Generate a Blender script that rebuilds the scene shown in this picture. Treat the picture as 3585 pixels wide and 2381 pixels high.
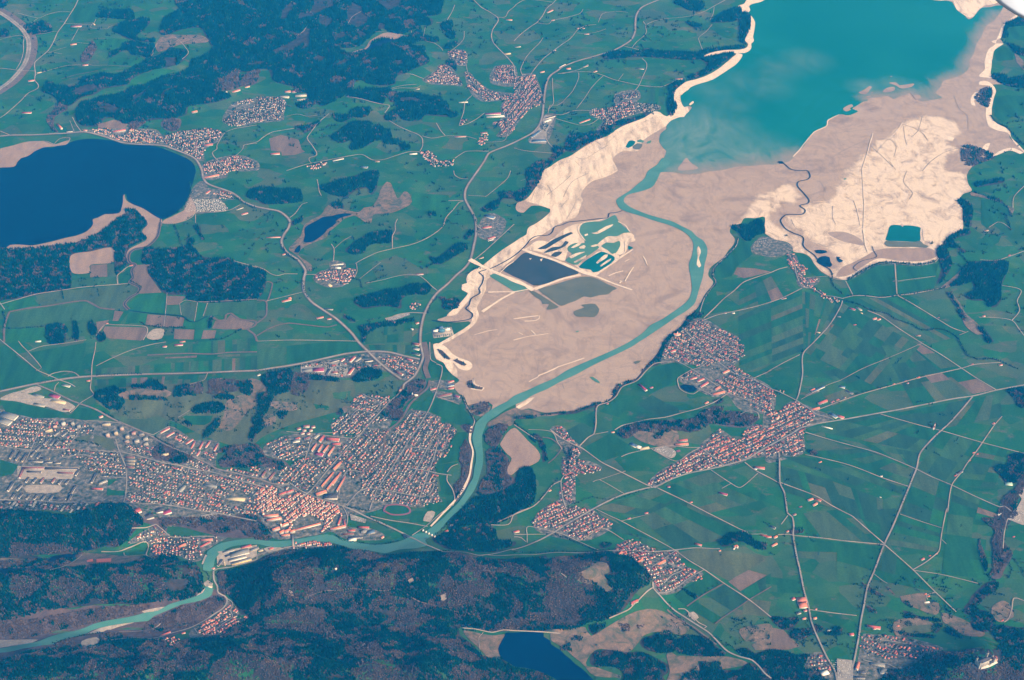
import bpy, math, random
import numpy as np
from mathutils import Vector
from mathutils.geometry import delaunay_2d_cdt

for o in list(bpy.data.objects):
    bpy.data.objects.remove(o)
sc = bpy.context.scene
C = sc.collection
RNG = np.random.default_rng(7)
random.seed(7)

# ------------------------------------------------------------------ camera, world, sun, exposure
CAM_H, PITCH, FPX = 6200.0, math.radians(37.8), 4979.0      # metres above the valley, depression, focal length in photo pixels
cd = bpy.data.cameras.new("camera")
cam = bpy.data.objects.new("camera", cd)
C.objects.link(cam)
cam.location = (0, 0, CAM_H)
cam.rotation_euler = (math.pi / 2 - PITCH, 0, 0)
cd.sensor_width = 36.0
cd.lens = FPX / 3585.0 * 36.0
cd.clip_start, cd.clip_end = 0.5, 60000
sc.camera = cam

SUN_EL, SUN_AZ = math.radians(35), math.radians(131)        # azimuth clockwise from +Y
w = bpy.data.worlds.new("World")
sc.world = w
w.use_nodes = True
nt = w.node_tree
bg = nt.nodes["Background"]
skyn = nt.nodes.new("ShaderNodeTexSky")
skyn.sky_type = 'NISHITA'
skyn.sun_disc = False
skyn.sun_elevation = SUN_EL
skyn.sun_rotation = SUN_AZ
nt.links.new(skyn.outputs[0], bg.inputs[0])
bg.inputs[1].default_value = 0.06
sl = bpy.data.lights.new("sun", 'SUN')
sl.energy = 5.0
sl.angle = math.radians(0.53)
sl.color = (1.0, 0.94, 0.86)
so = bpy.data.objects.new("sun", sl)
C.objects.link(so)
so.location = (3000, -2000, 7000)
sd = Vector((math.sin(SUN_AZ) * math.cos(SUN_EL), math.cos(SUN_AZ) * math.cos(SUN_EL), math.sin(SUN_EL)))
so.rotation_euler = sd.to_track_quat('Z', 'Y').to_euler()
sc.view_settings.view_transform = 'Standard'
sc.view_settings.look = 'None'
sc.view_settings.exposure = 0.72
sc.view_settings.gamma = 1.0
sc.view_settings.use_curve_mapping = False
sc.cycles.use_denoising = True
sc.cycles.use_adaptive_sampling = False
sc.cycles.max_bounces = 3
sc.cycles.volume_bounces = 0
HAZE_DENSITY = 0.000034
HAZE_COLOR = (0.012, 0.30, 0.88)

# ------------------------------------------------------------------ photo pixel -> place on the ground
TX = dict(a=0, b=900, c=1800, d=2685)
TY = {'1': 0, '2': 600, '3': 1200, '4': 1781}
K = 900.0 / 2352.0
CT, ST = math.cos(PITCH), math.sin(PITCH)

def parse(s):
    out, t = [], None
    for k in s.split():
        if ',' in k:
            x, y = k.split(',')
            out.append((TX[t[0]] + float(x) * K, TY[t[1]] + float(y) * K))
        else:
            t = k
    return np.array(out)

def ray_at(px, z):
    u = (px[:, 0] - 1792.5) / FPX
    v = (px[:, 1] - 1190.5) / FPX
    dx, dy, dz = u, CT - v * ST, -ST - v * CT
    t = (z - CAM_H) / dz
    return np.stack([dx * t, dy * t], 1)

RIDGES = []
def ridge(s, A, R):
    RIDGES.append((ray_at(parse(s), np.full(len(parse(s)), A * 0.9)), A, R))

ridge("a4 -100,150 300,110 900,70 1080,70", 125, 320)
ridge("a4 -100,700 500,640 1000,600 1500,570", 150, 380)
ridge("b4 300,600 720,540 1100,560", 175, 350)
ridge("b4 1300,530 1900,530 2352,560 c4 400,560 950,580", 160, 380)
ridge("a4 100,1560 1000,1540 1900,1460 b4 0,1430 800,1450 1500,1500", 250, 560)
ridge("d4 1700,1450 2020,1360", 150, 350)
ridge("d4 3500,1900 3900,1500", 470, 700)
ridge("a1 700,800 1500,600", 45, 520)
ridge("a1 1000,1000 1900,800", 60, 450)
ridge("b1 100,300 700,450 1250,560", 60, 620)
ridge("b1 1000,870 1500,950", 25, 320)
ridge("a3 1000,500 1500,440 2200,430", 28, 250)
ridge("b3 150,450 500,420", 32, 280)
ridge("c3 1300,740 1700,640", 24, 220)
ridge("a3 1550,1000 1650,1040", 22, 160)
ridge("a3 2200,1040 b3 60,1090", 22, 190)
ridge("b2 1000,610 1200,600", 14, 240)
ridge("b2 1000,1180 1450,1090", 16, 260)
ridge("b1 900,1230 1100,1220", 18, 320)
ridge("b2 800,120 1050,60", 14, 300)
ridge("c4 1980,310 2150,300", 22, 130)

def seg_dist(P, A, B):
    d = B - A
    L = (d * d).sum()
    t = np.clip(((P - A) @ d) / max(L, 1e-9), 0, 1)
    q = A + t[:, None] * d
    return np.hypot(P[:, 0] - q[:, 0], P[:, 1] - q[:, 1])

def hgt(P):
    P = np.asarray(P, float)
    h = np.zeros(len(P))
    for pts, A, R in RIDGES:
        lo, hi = pts.min(0) - R, pts.max(0) + R
        m = (P[:, 0] > lo[0]) & (P[:, 0] < hi[0]) & (P[:, 1] > lo[1]) & (P[:, 1] < hi[1])
        if not m.any():
            continue
        Q = P[m]
        d = np.full(len(Q), 1e9)
        for i in range(len(pts) - 1):
            d = np.minimum(d, seg_dist(Q, pts[i], pts[i + 1]))
        if A > 100:
            c = .10 * R
            k = np.clip(1 - (np.sqrt(d * d + c * c) - c) / (.9 * R), 0, 1) ** 1.3
        else:
            k = np.clip(1 - (d / R) ** 2, 0, 1) ** 2
        x, y = Q[:, 0], Q[:, 1]
        n = np.sin(x * .011 + 1.9 * np.sin(y * .006 + 1)) * np.sin(y * .0093 + 2.1 * np.sin(x * .0051)) * .7 + np.sin(x * .023 + y * .013 + 2 * np.sin(y * .009)) * .3
        h[m] = np.maximum(h[m], A * k * (1 + .19 * n * np.clip(k * 4, 0, 1)))
    return h

def ground(px):
    """photo pixels (n x 2) -> points on the relief (n x 2), the first hit of the view ray"""
    res = ray_at(px, np.zeros(len(px)))
    done = np.zeros(len(px), bool)
    for z in np.arange(330, -0.1, -4.0):
        p = ray_at(px, np.full(len(px), z))
        hit = (~done) & (hgt(p) >= z)
        res[hit] = p[hit]
        done |= hit
    return res

def G(s):
    return ground(parse(s))

def inside(P, poly):
    x, y = P[:, 0], P[:, 1]
    r = np.zeros(len(P), bool)
    n = len(poly)
    j = n - 1
    for i in range(n):
        xi, yi = poly[i]
        xj, yj = poly[j]
        if yi != yj:
            c = ((yi > y) != (yj > y)) & (x < (xj - xi) * (y - yi) / (yj - yi) + xi)
            r ^= c
        j = i
    return r

def smooth(P, closed, step=18.0, jit=0.0):
    P = np.asarray(P)
    n = len(P)
    out = []
    rng = np.random.default_rng(n * 131 + int(abs(P[0, 0])))
    for i in range(n if closed else n - 1):
        if closed:
            p0, p1, p2, p3 = P[(i - 1) % n], P[i], P[(i + 1) % n], P[(i + 2) % n]
        else:
            p0, p1, p2, p3 = P[max(i - 1, 0)], P[i], P[i + 1], P[min(i + 2, n - 1)]
        L = np.hypot(*(p2 - p1))
        k = max(1, int(L / step))
        lim = L * .9
        m1, m2 = (p2 - p0) * .5, (p3 - p1) * .5
        for m in (m1, m2):
            q = np.hypot(*m)
            if q > lim:
                m *= lim / q
        for t in np.arange(k) / k:
            a, b = t * t, t * t * t
            out.append((2 * b - 3 * a + 1) * p1 + (b - 2 * a + t) * m1 + (-2 * b + 3 * a) * p2 + (b - a) * m2)
    if not closed:
        out.append(P[-1])
    out = np.array(out)
    if jit:
        N = len(out)
        j = np.zeros((N, 2))
        for wl, am in ((4, .5), (11, 1.0)):
            kk = max(3, N // wl)
            r = rng.normal(0, 1, (kk + 1, 2))
            r[-1] = r[0]
            xs = np.linspace(0, kk, N)
            for c in (0, 1):
                j[:, c] += am * np.interp(xs, np.arange(kk + 1), r[:, c])
        out = out + j * jit
    return out

# ------------------------------------------------------------------ objects
_bump = [0]
def lift():
    _bump[0] = (_bump[0] + 1) % 37
    return _bump[0] * 0.011

def props(o, label=None, cat=None, group=None, kind=None):
    if label: o["label"] = label
    if cat: o["category"] = cat
    if group: o["group"] = group
    if kind: o["kind"] = kind
    return o

def mesh_np(name, V, F, mats=(), mi=None, attr=None):
    """V n x 3, F list of arrays (m x k) each of one face size"""
    me = bpy.data.meshes.new(name)
    V = np.asarray(V, np.float32)
    Fs = [np.asarray(f, np.int32) for f in (F if isinstance(F, (list, tuple)) else [F]) if len(f)]
    me.vertices.add(len(V))
    me.vertices.foreach_set("co", V.ravel())
    tot = np.concatenate([np.full(len(f), f.shape[1], np.int32) for f in Fs])
    idx = np.concatenate([f.ravel() for f in Fs])
    me.loops.add(len(idx))
    me.loops.foreach_set("vertex_index", idx)
    me.polygons.add(len(tot))
    st = np.zeros(len(tot), np.int32)
    st[1:] = np.cumsum(tot)[:-1]
    me.polygons.foreach_set("loop_start", st)
    me.polygons.foreach_set("loop_total", tot)
    for m in mats:
        me.materials.append(m)
    if mi is not None:
        me.polygons.foreach_set("material_index", np.asarray(mi, np.int32))
    if attr:
        for k, v in attr.items():
            a = me.attributes.new(k, 'FLOAT', 'POINT')
            a.data.foreach_set("value", np.asarray(v, np.float32))
    me.update(calc_edges=True)
    return me

def link(name, me, parent=None, loc=None, rz=0.0):
    o = bpy.data.objects.new(name, me)
    C.objects.link(o)
    if parent is not None: o.parent = parent
    if loc is not None: o.location = loc
    if rz: o.rotation_euler = (0, 0, rz)
    return o

def sheet(name, outline, m, off, jit=0.0, sm=True, attrf=None, grid=None, kind='structure'):
    P = np.asarray(outline, float)
    if sm:
        P = smooth(P, True, 22.0, jit)
    else:
        Q = []
        for i in range(len(P)):
            a, b = P[i], P[(i + 1) % len(P)]
            k = max(1, int(np.hypot(*(b - a)) / 60))
            Q += [a + (b - a) * t / k for t in range(k)]
        P = np.array(Q)
    lo, hi = P.min(0), P.max(0)
    hilly = hgt(P).max() > .5
    g = grid or (28.0 if hilly else 0)
    extra = np.zeros((0, 2))
    if g:
        xs = np.arange(lo[0] + g / 2, hi[0], g)
        ys = np.arange(lo[1] + g / 2, hi[1], g)
        X, Y = np.meshgrid(xs, ys)
        E = np.stack([X.ravel(), Y.ravel()], 1)
        if len(E):
            E = E[inside(E, P)]
            if grid is None and len(E):
                E = E[hgt(E) > .1]
            extra = E
    A = np.concatenate([P, extra]) if len(extra) else P
    c0 = A.mean(0)
    vs = [Vector((float(x), float(y))) for x, y in A - c0]
    n = len(P)
    r = delaunay_2d_cdt(vs, [(i, (i + 1) % n) for i in range(n)], [], 4, 0.01)
    vo = np.array([(v.x, v.y) for v in r[0]]) + c0
    tri = [f for f in r[2] if len(f) == 3]
    if not tri:
        return None
    tri = np.array(tri)
    cen = vo[tri].mean(1)
    tri = tri[inside(cen, P)]
    a, b, c = vo[tri[:, 0]], vo[tri[:, 1]], vo[tri[:, 2]]
    cr = (b[:, 0] - a[:, 0]) * (c[:, 1] - a[:, 1]) - (b[:, 1] - a[:, 1]) * (c[:, 0] - a[:, 0])
    tri[cr < 0] = tri[cr < 0][:, ::-1]
    z = hgt(vo) + off + lift()
    attr = {k: f(vo) for k, f in attrf.items()} if attrf else None
    me = mesh_np(name, np.column_stack([vo, z]), tri, [m], attr=attr)
    o = link(name, me)
    if kind: o["kind"] = kind
    return o

ROADS = []
def ribbon(name, pts, width, m, off, sm=True, rec=True, kind='structure', wf=None):
    P = smooth(pts, False, 16.0) if sm else np.asarray(pts)
    if len(P) < 2: return
    t = np.gradient(P, axis=0)
    t /= np.maximum(np.hypot(t[:, 0], t[:, 1]), 1e-6)[:, None]
    nrm = np.column_stack([-t[:, 1], t[:, 0]])
    ww = np.full(len(P), width / 2.0)
    if wf is not None: ww = ww * wf(len(P))
    L, R = P + nrm * ww[:, None], P - nrm * ww[:, None]
    A = np.empty((2 * len(P), 2))
    A[0::2], A[1::2] = L, R
    z = hgt(A) + off + lift()
    k = np.arange(len(P) - 1) * 2
    F = np.column_stack([k, k + 1, k + 3, k + 2])
    o = link(name, mesh_np(name, np.column_stack([A, z]), F, [m]))
    o["kind"] = kind
    if rec:
        ROADS.append((P[::2] if len(P) > 6 else P, width))
    return o

# ------------------------------------------------------------------ materials
def nodes(name):
    m = bpy.data.materials.new(name)
    m.use_nodes = True
    n = m.node_tree
    return m, n, n.nodes["Principled BSDF"]

def tex_noise(n, pos, scale, detail=5.0, rough=.6, dist=0.0):
    t = n.nodes.new("ShaderNodeTexNoise")
    t.inputs["Scale"].default_value = scale
    t.inputs["Detail"].default_value = detail
    t.inputs["Roughness"].default_value = rough
    t.inputs["Distortion"].default_value = dist
    n.links.new(pos, t.inputs["Vector"])
    return t.outputs["Fac"]

def ramp(n, fac, stops):
    r = n.nodes.new("ShaderNodeValToRGB")
    e = r.color_ramp.elements
    while len(e) < len(stops): e.new(.5)
    for el, (p, c) in zip(e, stops):
        el.position = p
        el.color = (*c, 1)
    n.links.new(fac, r.inputs[0])
    return r.outputs[0]

def mixc(n, fac, a, b, mode='MIX'):
    x = n.nodes.new("ShaderNodeMix")
    x.data_type = 'RGBA'
    x.blend_type = mode
    for v, s in ((fac, x.inputs[0]), (a, x.inputs[6]), (b, x.inputs[7])):
        if isinstance(v, (int, float)): s.default_value = v
        elif isinstance(v, tuple): s.default_value = (*v, 1)
        else: n.links.new(v, s)
    return x.outputs[2]

def position(n, sx=1, sy=1, rot=0.0):
    g = n.nodes.new("ShaderNodeNewGeometry")
    mp = n.nodes.new("ShaderNodeMapping")
    mp.inputs["Scale"].default_value = (sx, sy, 1)
    mp.inputs["Rotation"].default_value = (0, 0, rot)
    n.links.new(g.outputs["Position"], mp.inputs["Vector"])
    return mp.outputs[0]

def mat(name, c1, c2=None, scale=1 / 60., rough=.9, stretch=(1, 1), rot=0.0, c3=None, fine=.25, lo=.35, hi=.65, dist=0.0):
    m, n, b = nodes(name)
    p = position(n, stretch[0], stretch[1], rot)
    c2 = c2 or tuple(x * .8 for x in c1)
    st = [(lo, c1), (hi, c2)] if c3 is None else [(lo, c1), ((lo + hi) / 2, c2), (hi, c3)]
    col = ramp(n, tex_noise(n, p, scale, 6, .6, dist), st)
    if fine:
        f = tex_noise(n, position(n), 1 / 14., 4, .7)
        col = mixc(n, 1.0, col, ramp(n, f, [(.3, (1 - fine,) * 3), (.7, (1 + fine * .6,) * 3)]), 'MULTIPLY')
    n.links.new(col, b.inputs["Base Color"])
    b.inputs["Roughness"].default_value = rough
    b.inputs["Specular IOR Level"].default_value = .02
    return m

def mat_flat(name, c, rough=.8, spec=.2, var=.12):
    m, n, b = nodes(name)
    f = tex_noise(n, position(n), 1 / 9., 3, .6)
    col = mixc(n, 1.0, c, ramp(n, f, [(.3, (1 - var,) * 3), (.7, (1 + var,) * 3)]), 'MULTIPLY')
    n.links.new(col, b.inputs["Base Color"])
    b.inputs["Roughness"].default_value = rough
    b.inputs["Specular IOR Level"].default_value = spec
    return m

def mat_tint(name, c1, c2, c3=None, rough=.95):
    """foliage: the colour of each plant comes from its own value"""
    m, n, b = nodes(name)
    a = n.nodes.new("ShaderNodeAttribute")
    a.attribute_name = "tint"
    st = [(0, c1), (1, c2)] if c3 is None else [(0, c1), (.6, c2), (1, c3)]
    n.links.new(ramp(n, a.outputs["Fac"], st), b.inputs["Base Color"])
    b.inputs["Roughness"].default_value = rough
    b.inputs["Specular IOR Level"].default_value = .0
    return m

GR = [(.017, .094, .028), (.032, .086, .032), (.014, .074, .027), (.048, .082, .038), (.020, .062, .030), (.140, .095, .068), (.070, .084, .038)]
def grass_mat(name, g, seed):
    c = GR[g]
    a = tuple(x * .76 for x in c)
    b = tuple(x * 1.26 for x in c)
    return mat(name, a, b, 1 / 70., stretch=(1, .16), rot=seed, fine=.25)
M = {}
for i, nm in enumerate(("fresh_grass", "meadow_grass", "deep_grass", "dull_grass", "dark_grass", "fallow_soil", "olive_grass")):
    M["g%d" % i] = grass_mat(nm, i, .5 + i * .37)

def terrain_mat():
    m, n, b = nodes("valley_meadow")
    p = position(n)
    v = n.nodes.new("ShaderNodeTexVoronoi")
    v.inputs["Scale"].default_value = 1 / 210.
    pv = position(n, 1.0, 1.5, .6)
    nz = n.nodes.new("ShaderNodeTexNoise"); nz.inputs["Scale"].default_value = 1 / 260.
    n.links.new(p, nz.inputs["Vector"])
    ad = n.nodes.new("ShaderNodeVectorMath"); ad.operation = 'MULTIPLY_ADD'
    n.links.new(nz.outputs["Color"], ad.inputs[0]); ad.inputs[1].default_value = (160, 160, 0)
    n.links.new(pv, ad.inputs[2])
    n.links.new(ad.outputs[0], v.inputs["Vector"])
    sep = n.nodes.new("ShaderNodeSeparateColor")
    n.links.new(v.outputs["Color"], sep.inputs[0])
    par = ramp(n, sep.outputs[0], [(0, GR[0]), (.25, GR[1]), (.5, GR[2]), (.72, GR[0]), (.9, GR[3])])
    mott = ramp(n, tex_noise(n, p, 1 / 330., 5, .62), [(.34, (.72, .82, .88)), (.48, (1, 1, 1)), (.60, (1.35, 1.12, 1.08)), (.70, (2.4, 1.3, 1.25))])
    col = mixc(n, 1.0, par, mott, 'MULTIPLY')
    br = ramp(n, tex_noise(n, position(n, 1, 1.6, .8), 1 / 120., 6, .66), [(.57, (0, 0, 0)), (.70, (1, 1, 1))])
    bw = n.nodes.new("ShaderNodeRGBToBW"); n.links.new(br, bw.inputs[0])
    sc_ = n.nodes.new("ShaderNodeMath"); sc_.operation = 'MULTIPLY'; n.links.new(bw.outputs[0], sc_.inputs[0]); sc_.inputs[1].default_value = .75
    col = mixc(n, sc_.outputs[0], col, (.105, .085, .062))
    f = tex_noise(n, p, 1 / 13., 4, .7)
    col = mixc(n, 1.0, col, ramp(n, f, [(.3, (.8,) * 3), (.7, (1.15,) * 3)]), 'MULTIPLY')
    n.links.new(col, b.inputs["Base Color"])
    b.inputs["Roughness"].default_value = .95
    b.inputs["Specular IOR Level"].default_value = .0
    return m

M["terrain"] = terrain_mat()
M["floor"] = mat("forest_floor", (.016, .020, .016), (.050, .036, .030), 1 / 50.)
M["bare_floor"] = mat("leaf_litter", (.062, .043, .042), (.105, .07, .06), 1 / 60.)
M["town"] = mat("town_gardens", (.028, .052, .040), (.125, .115, .102), 1 / 26., c3=(.30, .26, .24), fine=.3, lo=.36, hi=.72)
M["mud"] = mat("lake_mud", (.225, .160, .138), (.305, .222, .184), 1 / 420., c3=(.262, .190, .162), stretch=(1, 1.5), rot=.5, dist=1.2, fine=.05)
M["sand"] = mat("pale_sediment", (.66, .52, .42), (.50, .385, .31), 1 / 70., c3=(.30, .225, .185), stretch=(1, .26), rot=-.75, dist=.7, fine=.2, lo=.44, hi=.68)
M["sand2"] = mat("bay_sediment", (.57, .45, .365), (.44, .335, .275), 1 / 130., c3=(.24, .185, .16), stretch=(1, .8), rot=.4, dist=2.4, fine=.06, lo=.42, hi=.74)
M["shore"] = mat("gravel_shore", (.70, .56, .455), (.56, .44, .36), 1 / 40., fine=.15)
M["tan"] = mat("dry_grass", (.205, .135, .095), (.135, .100, .068), 1 / 60., c3=(.060, .075, .045), fine=.25, dist=1.0)
M["reed"] = mat("reed_bed", (.23, .155, .125), (.30, .205, .155), 1 / 70., fine=.15, stretch=(1, .4), rot=.6)
M["gravel"] = mat("gravel", (.36, .30, .26), (.25, .21, .185), 1 / 30.)
M["asphalt"] = mat("pale_asphalt", (.18, .16, .15), (.30, .26, .235), 1 / 90., fine=.08)
M["track"] = mat("gravel_track", (.36, .29, .24), (.20, .165, .14), 1 / 110., fine=.1)
M["verge"] = mat("brown_verge", (.145, .10, .08), (.10, .075, .06), 1 / 40., fine=.15)
M["rail"] = mat("ballast", (.16, .13, .12), (.21, .17, .15), 1 / 30.)
M["tartan"] = mat_flat("running_track", (.19, .065, .085))
M["clay"] = mat_flat("clay_court", (.50, .13, .085))
M["rock"] = mat("bare_rock", (.26, .21, .18), (.19, .15, .13), 1 / 20.)

def water(name, c, c2=None, rough=.3, spec=.08, scale=1 / 500.):
    m, n, b = nodes(name)
    col = ramp(n, tex_noise(n, position(n), scale, 4, .5, .6), [(.35, c), (.68, c2 or tuple(x * 1.25 for x in c))])
    n.links.new(col, b.inputs["Base Color"])
    b.inputs["Roughness"].default_value = rough
    b.inputs["Specular IOR Level"].default_value = spec
    return m, n, b, col
M["deep"] = water("deep_water", (.0005, .010, .040), (.0005, .013, .046), rough=.3, spec=.02)[0]
M["dark"] = water("dark_pond", (.001, .010, .028), spec=.06)[0]
M["riverw"] = water("river_water", (.050, .155, .135), (.075, .19, .165), scale=1 / 150.)[0]
M["teal"] = water("teal_pool", (.055, .150, .105), (.07, .170, .12), scale=1 / 120.)[0]
M["emer"] = water("emerald_pool", (.002, .085, .085), scale=1 / 120.)[0]
M["olive"] = water("olive_shallows", (.085, .090, .052), (.11, .11, .066), scale=1 / 120.)[0]
M["basin"] = water("dark_basin", (.024, .034, .030), (.040, .042, .034), scale=1 / 200.)[0]
mm, n, b, col = water("reservoir_water", (.000, .106, .092), (.003, .124, .108), scale=1 / 900.)
at = n.nodes.new("ShaderNodeAttribute"); at.attribute_name = "silt"
no = tex_noise(n, position(n, 1, .6, .7), 1 / 330., 5, .6, 2.0)
mu = n.nodes.new("ShaderNodeMath"); mu.operation = 'MULTIPLY_ADD'; n.links.new(no, mu.inputs[0]); mu.inputs[1].default_value = 1.5; mu.inputs[2].default_value = -.30
m2 = n.nodes.new("ShaderNodeMath"); m2.operation = 'MULTIPLY'; m2.use_clamp = True
n.links.new(mu.outputs[0], m2.inputs[0]); n.links.new(at.outputs["Fac"], m2.inputs[1])
n.links.new(mixc(n, m2.outputs[0], col, (.165, .225, .205)), b.inputs["Base Color"])
ae = n.nodes.new("ShaderNodeAttribute"); ae.attribute_name = "shallow"
def soft(n, att, nz, gain, bias):
    a_ = n.nodes.new("ShaderNodeMath"); a_.operation = 'ADD'; n.links.new(att, a_.inputs[0]); n.links.new(nz, a_.inputs[1])
    b_ = n.nodes.new("ShaderNodeMath"); b_.operation = 'MULTIPLY_ADD'; b_.use_clamp = True
    n.links.new(a_.outputs[0], b_.inputs[0]); b_.inputs[1].default_value = gain; b_.inputs[2].default_value = bias
    return b_.outputs[0]
c_ = b.inputs["Base Color"].links[0].from_socket
n.links.new(mixc(n, soft(n, ae.outputs["Fac"], no, 1.5, -1.15), c_, (.20, .175, .145)), b.inputs["Base Color"])
M["lake"] = mm
def bed_mat():
    m, n, b = nodes("reservoir_bed")
    q = position(n, 1, 1.4, .5)
    c1 = ramp(n, tex_noise(n, q, 1 / 420., 7, .62, 1.4), [(.34, (.245, .172, .136)), (.5, (.345, .247, .192)), (.66, (.285, .204, .162))])
    q2 = position(n, 1, .75, .55)
    f2 = tex_noise(n, q2, 1 / 120., 9, .7, 1.0)
    c2 = ramp(n, f2, [(.33, (.30, .22, .18)), (.43, (.46, .35, .28)), (.50, (.60, .47, .375)), (.7, (.53, .41, .33))])
    a = n.nodes.new("ShaderNodeAttribute"); a.attribute_name = "pale"
    k = soft(n, a.outputs["Fac"], tex_noise(n, q2, 1 / 200., 8, .7, 1.8), 4.0, -2.0)
    # drying channels: thin dark lines where a warped noise crosses its middle
    g = tex_noise(n, position(n, 1, .6, .6), 1 / 210., 7, .62, 1.1)
    ch = ramp(n, g, [(.470, (1, 1, 1)), (.497, (.84, .83, .84)), (.503, (.84, .83, .84)), (.530, (1, 1, 1))])
    col = mixc(n, 1.0, mixc(n, k, c1, c2), ch, 'MULTIPLY')
    n.links.new(col, b.inputs["Base Color"])
    b.inputs["Roughness"].default_value = .9
    b.inputs["Specular IOR Level"].default_value = .02
    return m
M["bed"] = bed_mat()
M["conif"] = mat_tint("conifer_needles", (.000, .012, .009), (.002, .031, .016), (.016, .066, .028))
M["bare"] = mat_tint("bare_twigs", (.040, .027, .020), (.082, .055, .038), (.145, .10, .068))
M["gtree"] = mat_tint("garden_foliage", (.010, .036, .028), (.032, .055, .035), (.085, .068, .055))
M["bark"] = mat_flat("bark", (.09, .065, .05))
ROOF = dict(r=(.40, .085, .07), o=(.56, .165, .10), n=(.20, .068, .062), d=(.060, .055, .065), g=(.20, .19, .185), w=(.72, .66, .60), b=(.07, .12, .21), p=(.27, .035, .085), y=(.55, .42, .25), t=(.28, .42, .34))
for k, c in ROOF.items():
    M["roof_" + k] = mat_flat("roof_" + dict(r="red_tile", o="orange_tile", n="brown_tile", d="slate", g="grey_sheet", w="white_sheet", b="blue_panel", p="magenta_sheet", y="cream_sheet", t="green_copper")[k], c, .75)
WALL = dict(w=(.76, .69, .62), c=(.62, .49, .33), p=(.66, .42, .34), g=(.50, .46, .42), n=(.22, .13, .085), y=(.75, .52, .22))
for k, c in WALL.items():
    M["wall_" + k] = mat_flat("wall_" + dict(w="white", c="cream", p="pink", g="grey", n="timber", y="ochre")[k], c, .85)
M["white_paint"] = mat_flat("white_paint", (.82, .80, .78), .35, .5, .02)
M["steel"] = mat_flat("grey_steel", (.35, .35, .36), .4, .5)
M["caravan"] = mat_flat("caravan_white", (.50, .48, .46), .6)
M["glass_blue"] = mat_flat("blue_glass", (.06, .17, .25), .2, .6)
# ------------------------------------------------------------------ the ground
def axis(lo, hi, step, elo, ehi):
    a = np.arange(lo, hi + 1, step)
    return np.concatenate([np.linspace(elo, lo, 12)[:-1], a, np.linspace(hi, ehi, 12)[1:]])
xs, ys = axis(-5200, 5400, 30.0, -8600, 8600), axis(4200, 13600, 30.0, -900, 17800)
X, Y = np.meshgrid(xs, ys)
P = np.stack([X.ravel(), Y.ravel()], 1)
nx = len(xs)
ii = (np.arange(len(ys) - 1)[:, None] * nx + np.arange(nx - 1)[None]).ravel()
o = link("ground", mesh_np("ground", np.column_stack([P, hgt(P)]), np.column_stack([ii, ii + 1, ii + nx + 1, ii + nx]), [M["terrain"]]))
o["kind"] = "structure"
o.data.polygons.foreach_set("use_smooth", np.ones(len(o.data.polygons), bool))

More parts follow.
